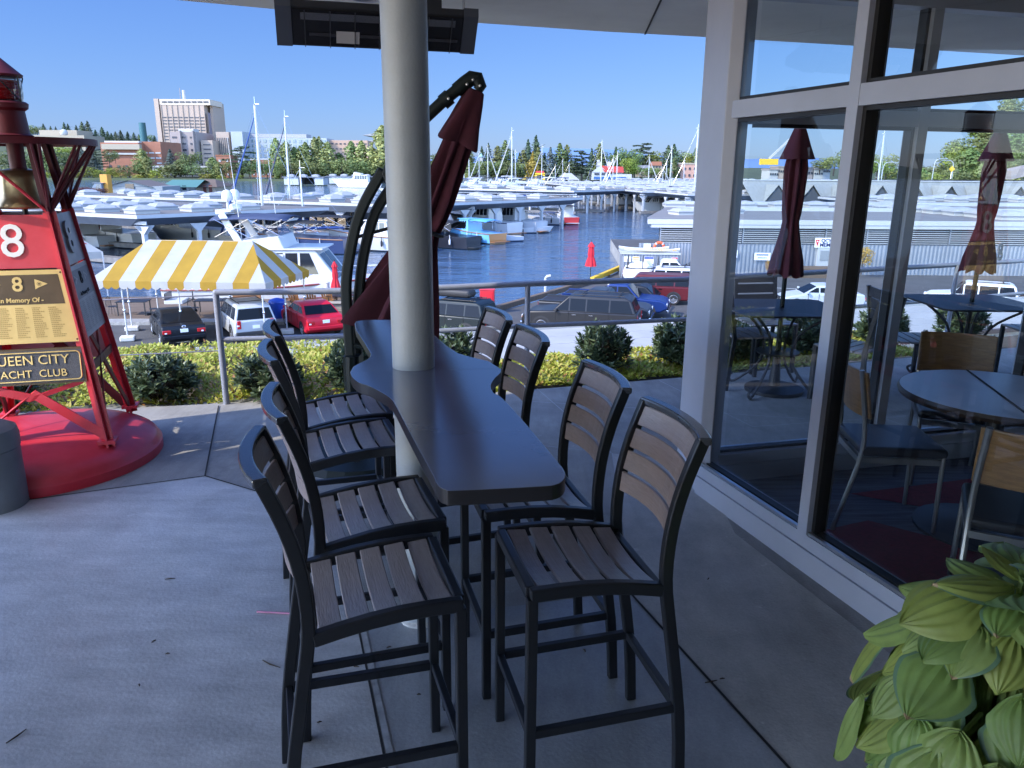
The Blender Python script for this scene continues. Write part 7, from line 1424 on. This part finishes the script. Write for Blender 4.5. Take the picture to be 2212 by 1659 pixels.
def crown_mesh(kind, m, seed):
    rnd = random.Random(seed); b = MB()
    if kind in ('fir', 'spruce', 'cypress', 'gold'):
        wmax = {'fir': .20, 'spruce': .23, 'cypress': .17, 'gold': .25}[kind]; N = 1150
        for k in range(N):
            t = rnd.random()**1.35; lay = (.55+.45*abs(math.sin(t*26+seed))) if kind in ('fir', 'spruce') else (.8+.2*math.sin(t*11+seed))
            rad = wmax*(1-t)**(.85 if kind != 'cypress' else .6)*lay*(1+.28*math.sin(3*(a := rnd.uniform(0, 6.283))+seed+t*4)); q = rnd.random()**.45*rad
            p = Vector((q*math.cos(a), q*math.sin(a), .06+t*.94-(.25*q if kind != 'cypress' else -.1*q))); card(b, p, Vector((math.cos(a), math.sin(a), .7))+rvec(rnd)*.8, rnd.uniform(.028, .05)*(1.25-t*.6), m, rnd)
    elif kind == 'poplar':
        for k in range(1250):
            t = rnd.random(); a = rnd.uniform(0, 6.283); rad = .135*(math.sin(math.pi*min(1, .12+t*.88))**.75)*(1+.3*math.sin(4*a+7*t+seed)+.15*math.sin(23*t+seed)); q = rnd.random()**.4*rad
            p = Vector((q*math.cos(a), q*math.sin(a), .05+t*.95+.12*q)); card(b, p, Vector((math.cos(a), math.sin(a), .3))+rvec(rnd)*.9, rnd.uniform(.022, .04), m, rnd, 1.5)
    elif kind == 'cedar':
        for j in range(15):
            z = .22+.74*(j/14); a0 = j*2.4+seed; L = .34*(1-((z-.4)/.75)**2 if z > .4 else .85)*rnd.uniform(.65, 1.15); c = Vector((math.cos(a0)*L*.55, math.sin(a0)*L*.55, z))
            for k in range(95):
                a = rnd.uniform(0, 6.283); q = rnd.random()**.5*L*.62; p = c+Vector((q*math.cos(a), q*math.sin(a), rnd.uniform(-.018, .022)-.10*q)); card(b, p, Vector((0, 0, 1))+rvec(rnd)*.7, rnd.uniform(.03, .055), m, rnd)
    else:
        nb = {'willow': 15, 'shrub': 8}.get(kind, 13); blobs = []
        for j in range(nb):
            a = j*2.4+seed; t = (j+.5)/nb; z = (.36+.5*t if kind != 'shrub' else .2+.55*t); L = .30*math.sqrt(max(.06, 1-((z-.55)/.5)**2)); blobs.append((Vector((L*math.cos(a)*rnd.uniform(.4, 1), L*math.sin(a)*rnd.uniform(.4, 1), z)), rnd.uniform(.12, .19)))
        for c, r_ in blobs:
            for k in range(95):
                v = rvec(rnd); q = r_*rnd.uniform(.72, 1.08); p = c+Vector((v.x*q, v.y*q, v.z*q*.82)); 
                if kind == 'willow': p.z -= rnd.random()*.12
                card(b, p, v+rvec(rnd)*.8, rnd.uniform(.028, .052), m, rnd, 1.8 if kind == 'willow' else 1.)
    o = b.build('crown'); me = o.data; bpy.data.objects.remove(o); return me
def trunk_mesh(kind, seed):
    b = MB(); rnd = random.Random(seed); top = .93 if kind in ('fir', 'spruce', 'cypress', 'gold', 'poplar') else .7; r0 = .014 if kind in ('poplar', 'cypress') else .020
    b.tube([(0, 0, -.05), (.004, 0, .3), (0, .004, top)], [r0*1.2, r0, .003], M_bark, 6)
    for k in range(7):
        a = k*2.4; z = .22+.08*k; L = .10 if kind in ('poplar', 'cypress') else .18; b.tube([(0, 0, z), (L*math.cos(a), L*math.sin(a), z+.10)], [.008, .002], M_bark, 4, False)
    o = b.build('trunk'); me = o.data; bpy.data.objects.remove(o); return me
TM = {}
def tree_mesh(kind, var):
    if (kind, var) not in TM: TM[kind, var] = (crown_mesh(kind if kind not in ('lime', 'plum', 'autumn') else 'round', ML[kind], var*17+len(kind)), trunk_mesh(kind, var))
    return TM[kind, var]
ADJ = {'fir': 'dark pointed fir', 'spruce': 'blue grey spruce', 'poplar': 'tall light green poplar', 'round': 'broad green leafy tree', 'lime': 'bright yellow green tree', 'cedar': 'dark layered cedar', 'willow': 'pale drooping willow', 'cypress': 'tall olive green cypress', 'gold': 'golden conifer', 'shrub': 'low bright shrub', 'plum': 'purple leaved plum tree', 'autumn': 'small orange autumn tree'}
LAND = [(-50, 'the left edge'), (84, 'the cream hilltop building'), (216, 'the wide brick building'), (304, 'the tall brick block'), (400, 'the tall tower'), (497, 'the pale blue block'), (577, 'the first tall mast'), (636, 'the second tall mast'), (704, 'the salmon building'), (960, 'the round column'), (1039, 'the green spire'), (1110, 'the tallest white mast'), (1203, 'the white marquee'), (1293, 'the club lookout tower'), (1346, 'the red club roof'), (1404, 'the grey roofed house'), (1464, 'the pink brick building'), (1540, 'the first window frame'), (1640, 'the plain folded umbrella'), (1760, 'the clubhouse mullion'), (1905, 'the far mullion'), (2055, 'the yellow road sign')]
TREES = [  # kind, u, v top, v base, width in px, distance
 ('round', 58, 268, 300, 40, 860), ('round', 82, 272, 300, 26, 860), ('fir', 97, 267, 296, 14, 880), ('fir', 112, 272, 296, 10, 880), ('fir', 123, 273, 296, 9, 880), ('fir', 142, 264, 296, 14, 880), ('fir', 150, 267, 296, 12, 880), ('fir', 168, 270, 300, 12, 880), ('fir', 182, 263, 308, 22, 850), ('fir', 194, 261, 308, 20, 850), ('fir', 209, 280, 308, 20, 850), ('fir', 224, 274, 310, 20, 850), ('fir', 235, 283, 310, 18, 850), ('fir', 252, 284, 310, 20, 850), ('fir', 263, 281, 310, 18, 850), ('fir', 278, 284, 310, 16, 850), ('fir', 291, 286, 310, 18, 850), ('round', 318, 289, 312, 26, 850), ('fir', 335, 293, 312, 14, 850), ('fir', 243, 287, 312, 16, 850), ('fir', 302, 290, 312, 16, 850), ('round', 20, 280, 310, 40, 850),
 ('round', 30, 322, 388, 50, 520), ('round', 68, 330, 388, 44, 515), ('round', 104, 316, 390, 52, 515), ('round', 128, 318, 390, 48, 520), ('spruce', 152, 330, 390, 34, 525), ('spruce', 172, 336, 388, 30, 530), ('round', 150, 312, 350, 40, 600), ('lime', 138, 315, 352, 34, 590), ('spruce', 180, 316, 360, 30, 580), ('cedar', 210, 324, 370, 46, 545), ('spruce', 205, 330, 372, 36, 540), ('round', 238, 322, 362, 22, 570), ('round', 250, 326, 352, 16, 580), ('lime', 196, 358, 392, 30, 520), ('shrub', 222, 362, 392, 34, 518), ('lime', 244, 360, 390, 26, 520), ('shrub', 262, 368, 391, 26, 518), ('round', 281, 354, 390, 38, 520), ('poplar', 312, 322, 390, 26, 525), ('poplar', 322, 338, 390, 22, 520), ('round', 306, 345, 390, 26, 520), ('spruce', 371, 322, 366, 36, 545), ('round', 415, 326, 372, 46, 540), ('round', 398, 340, 376, 30, 530), ('willow', 378, 350, 389, 50, 520), ('lime', 344, 362, 389, 24, 518), ('shrub', 340, 372, 392, 34, 515), ('round', 416, 352, 390, 34, 518), ('round', 440, 360, 390, 28, 518), ('poplar', 463, 340, 390, 24, 520), ('poplar', 474, 350, 390, 20, 518), ('shrub', 448, 372, 391, 26, 515), ('round', 496, 346, 390, 24, 520), ('cedar', 524, 314, 388, 62, 530), ('round', 540, 344, 390, 38, 520), ('round', 562, 342, 390, 36, 522), ('round', 578, 348, 390, 30, 520), ('shrub', 512, 372, 391, 28, 515), ('round', 130, 355, 391, 40, 512), ('shrub', 165, 366, 391, 30, 512), ('shrub', 100, 366, 391, 36, 510), ('shrub', 300, 374, 391, 30, 512), ('shrub', 480, 376, 391, 24, 512),
 ('poplar', 601, 299, 390, 24, 520), ('poplar', 623, 306, 390, 28, 515), ('poplar', 640, 318, 390, 24, 518), ('poplar', 664, 308, 390, 28, 516), ('poplar', 684, 297, 390, 24, 520), ('poplar', 694, 296, 390, 22, 522), ('poplar', 712, 307, 390, 28, 514), ('poplar', 652, 316, 390, 22, 525), ('poplar', 735, 330, 390, 22, 520), ('poplar', 762, 306, 390, 28, 516), ('poplar', 784, 305, 390, 28, 514), ('poplar', 806, 318, 390, 26, 516), ('poplar', 829, 272, 390, 40, 505), ('poplar', 846, 300, 390, 30, 505), ('round', 610, 346, 390, 34, 510), ('round', 634, 345, 390, 36, 508), ('round', 658, 348, 390, 36, 508), ('round', 682, 346, 390, 36, 508), ('round', 708, 345, 390, 36, 506), ('fir', 722, 334, 390, 26, 530), ('round', 740, 340, 390, 38, 508), ('round', 768, 348, 390, 34, 506), ('round', 796, 345, 390, 40, 505), ('round', 820, 346, 390, 40, 503), ('fir', 803, 330, 390, 30, 525), ('round', 850, 340, 390, 40, 503), ('round', 880, 330, 390, 50, 500), ('round', 920, 330, 390, 50, 500), ('round', 955, 328, 390, 44, 500),
 ('fir', 985, 322, 390, 40, 460), ('round', 1000, 330, 390, 40, 455), ('cypress', 1014, 322, 390, 34, 450), ('fir', 1041, 316, 370, 20, 500), ('fir', 1055, 309, 380, 22, 500), ('round', 1030, 345, 390, 36, 445), ('round', 1052, 346, 390, 36, 445), ('cypress', 1075, 315, 390, 32, 450), ('cypress', 1091, 303, 390, 36, 455), ('round', 1070, 345, 390, 34, 445), ('round', 1096, 346, 390, 36, 444), ('fir', 1106, 322, 390, 26, 480), ('fir', 1122, 330, 390, 24, 480), ('fir', 1140, 301, 390, 28, 465), ('fir', 1157, 292, 390, 32, 465), ('cypress', 1130, 324, 390, 36, 450), ('cypress', 1162, 318, 390, 36, 452), ('gold', 1150, 327, 389, 32, 440), ('round', 1120, 350, 390, 30, 444), ('fir', 1176, 330, 390, 26, 470), ('spruce', 1188, 318, 390, 40, 442), ('cypress', 1208, 309, 390, 36, 446), ('cypress', 1223, 313, 390, 32, 448), ('round', 1232, 345, 390, 34, 445), ('cedar', 1256, 324, 388, 52, 436), ('cedar', 1244, 340, 388, 40, 434), ('fir', 1276, 320, 388, 22, 470), ('cypress', 1293, 310, 388, 34, 470), ('round', 1312, 326, 388, 34, 470), ('fir', 1328, 317, 388, 26, 475), ('round', 1352, 316, 388, 44, 470), ('round', 1366, 324, 388, 34, 468), ('lime', 1357, 338, 388, 32, 440), ('round', 1340, 330, 388, 40, 478), ('lime', 1370, 356, 388, 30, 442), ('cedar', 1386, 308, 380, 54, 480), ('round', 1384, 336, 388, 46, 475), ('lime', 1413, 325, 380, 32, 478), ('round', 1400, 330, 385, 36, 485), ('round', 1420, 345, 388, 40, 476), ('fir', 1440, 314, 388, 38, 470), ('fir', 1452, 311, 388, 36, 472), ('round', 1474, 322, 388, 44, 475), ('lime', 1486, 333, 388, 26, 470), ('cypress', 1456, 340, 388, 26, 440), ('round', 1406, 360, 388, 40, 440), ('round', 1436, 362, 388, 36, 438), ('fir', 1500, 318, 388, 34, 470), ('round', 1516, 326, 388, 40, 465),
 ('round', 1770, 345, 372, 36, 430), ('round', 1785, 337, 372, 26, 432), ('round', 1800, 335, 378, 40, 420), ('round', 1832, 318, 385, 50, 300), ('round', 1856, 330, 385, 50, 290), ('round', 1876, 340, 385, 46, 280), ('lime', 1893, 344, 388, 44, 270), ('round', 1912, 330, 388, 40, 275)]
rh = random.Random(9)
for k in range(44):   # the wooded hill
    u = 1935+rh.uniform(0, 330); f = min(1, max(0, (u-1925)/140)); yv = rh.choice([200, 215, 235, 260, 285]); q = Y(u, 380, yv); q.z = hill(q.x, yv)-.6; d = q-Vector((0, 0, CAM_H)); vb = 829.5-FPX*d.dot(_U)/d.dot(_fw); TREES.append((rh.choice(['round', 'round', 'round', 'lime', 'poplar']), u, vb-52-26*f*rh.uniform(.6, 1.1), vb, rh.uniform(50, 76), yv))
TREES.append(('plum', 185, 403, 424, 60, 150)); TREES.append(('plum', 218, 405, 424, 40, 150))
for u, v, vb, w_, y in [(1860, 530, 590, 44, 57), (1660, 560, 596, 20, 57)]: TREES.append(('autumn', u, v, vb, w_, y))
cnt = {}
for i, (k, u, vt, vb, wpx, y) in enumerate(sorted(TREES, key=lambda q: q[1])):
    var = (i*7) % 3; cm, tm_ = tree_mesh(k, var); base_ = px(u, vb, y); top_ = px(u, vt, y); h = top_.z-base_.z; wid = wpx/FPX*y*({'poplar': 1.6, 'fir': 1.75, 'cypress': 1.75, 'round': 1.35}.get(k, 1.45) if y > 200 else 1.2)
    nat = {'fir': .40, 'spruce': .46, 'cypress': .36, 'gold': .5, 'poplar': .32, 'cedar': .78, 'willow': .8, 'shrub': .78}.get(k, .80)
    s = max(.5, min(2.6, wid/(nat*h))); lm = [q for q in LAND if q[0] <= u][-1][1]; c = cnt[k, lm] = cnt.get((k, lm), -1)+1
    t = thing('tree' if k not in ('shrub', 'autumn') else ('shoreline_shrub' if k == 'shrub' else 'small_tree'), f'{ADJ[k]}, {ordn(c)} of its kind right of {lm}', 'tree' if k != 'shrub' else 'shrub', base_, (i*1.7) % 6.28, group='trees on the far shores')
    t.scale = (h*s, h*s, h)
    for nm, me in (('crown', cm), ('trunk', tm_)):
        o = bpy.data.objects.new(nm, me); C.objects.link(o); o.parent = t
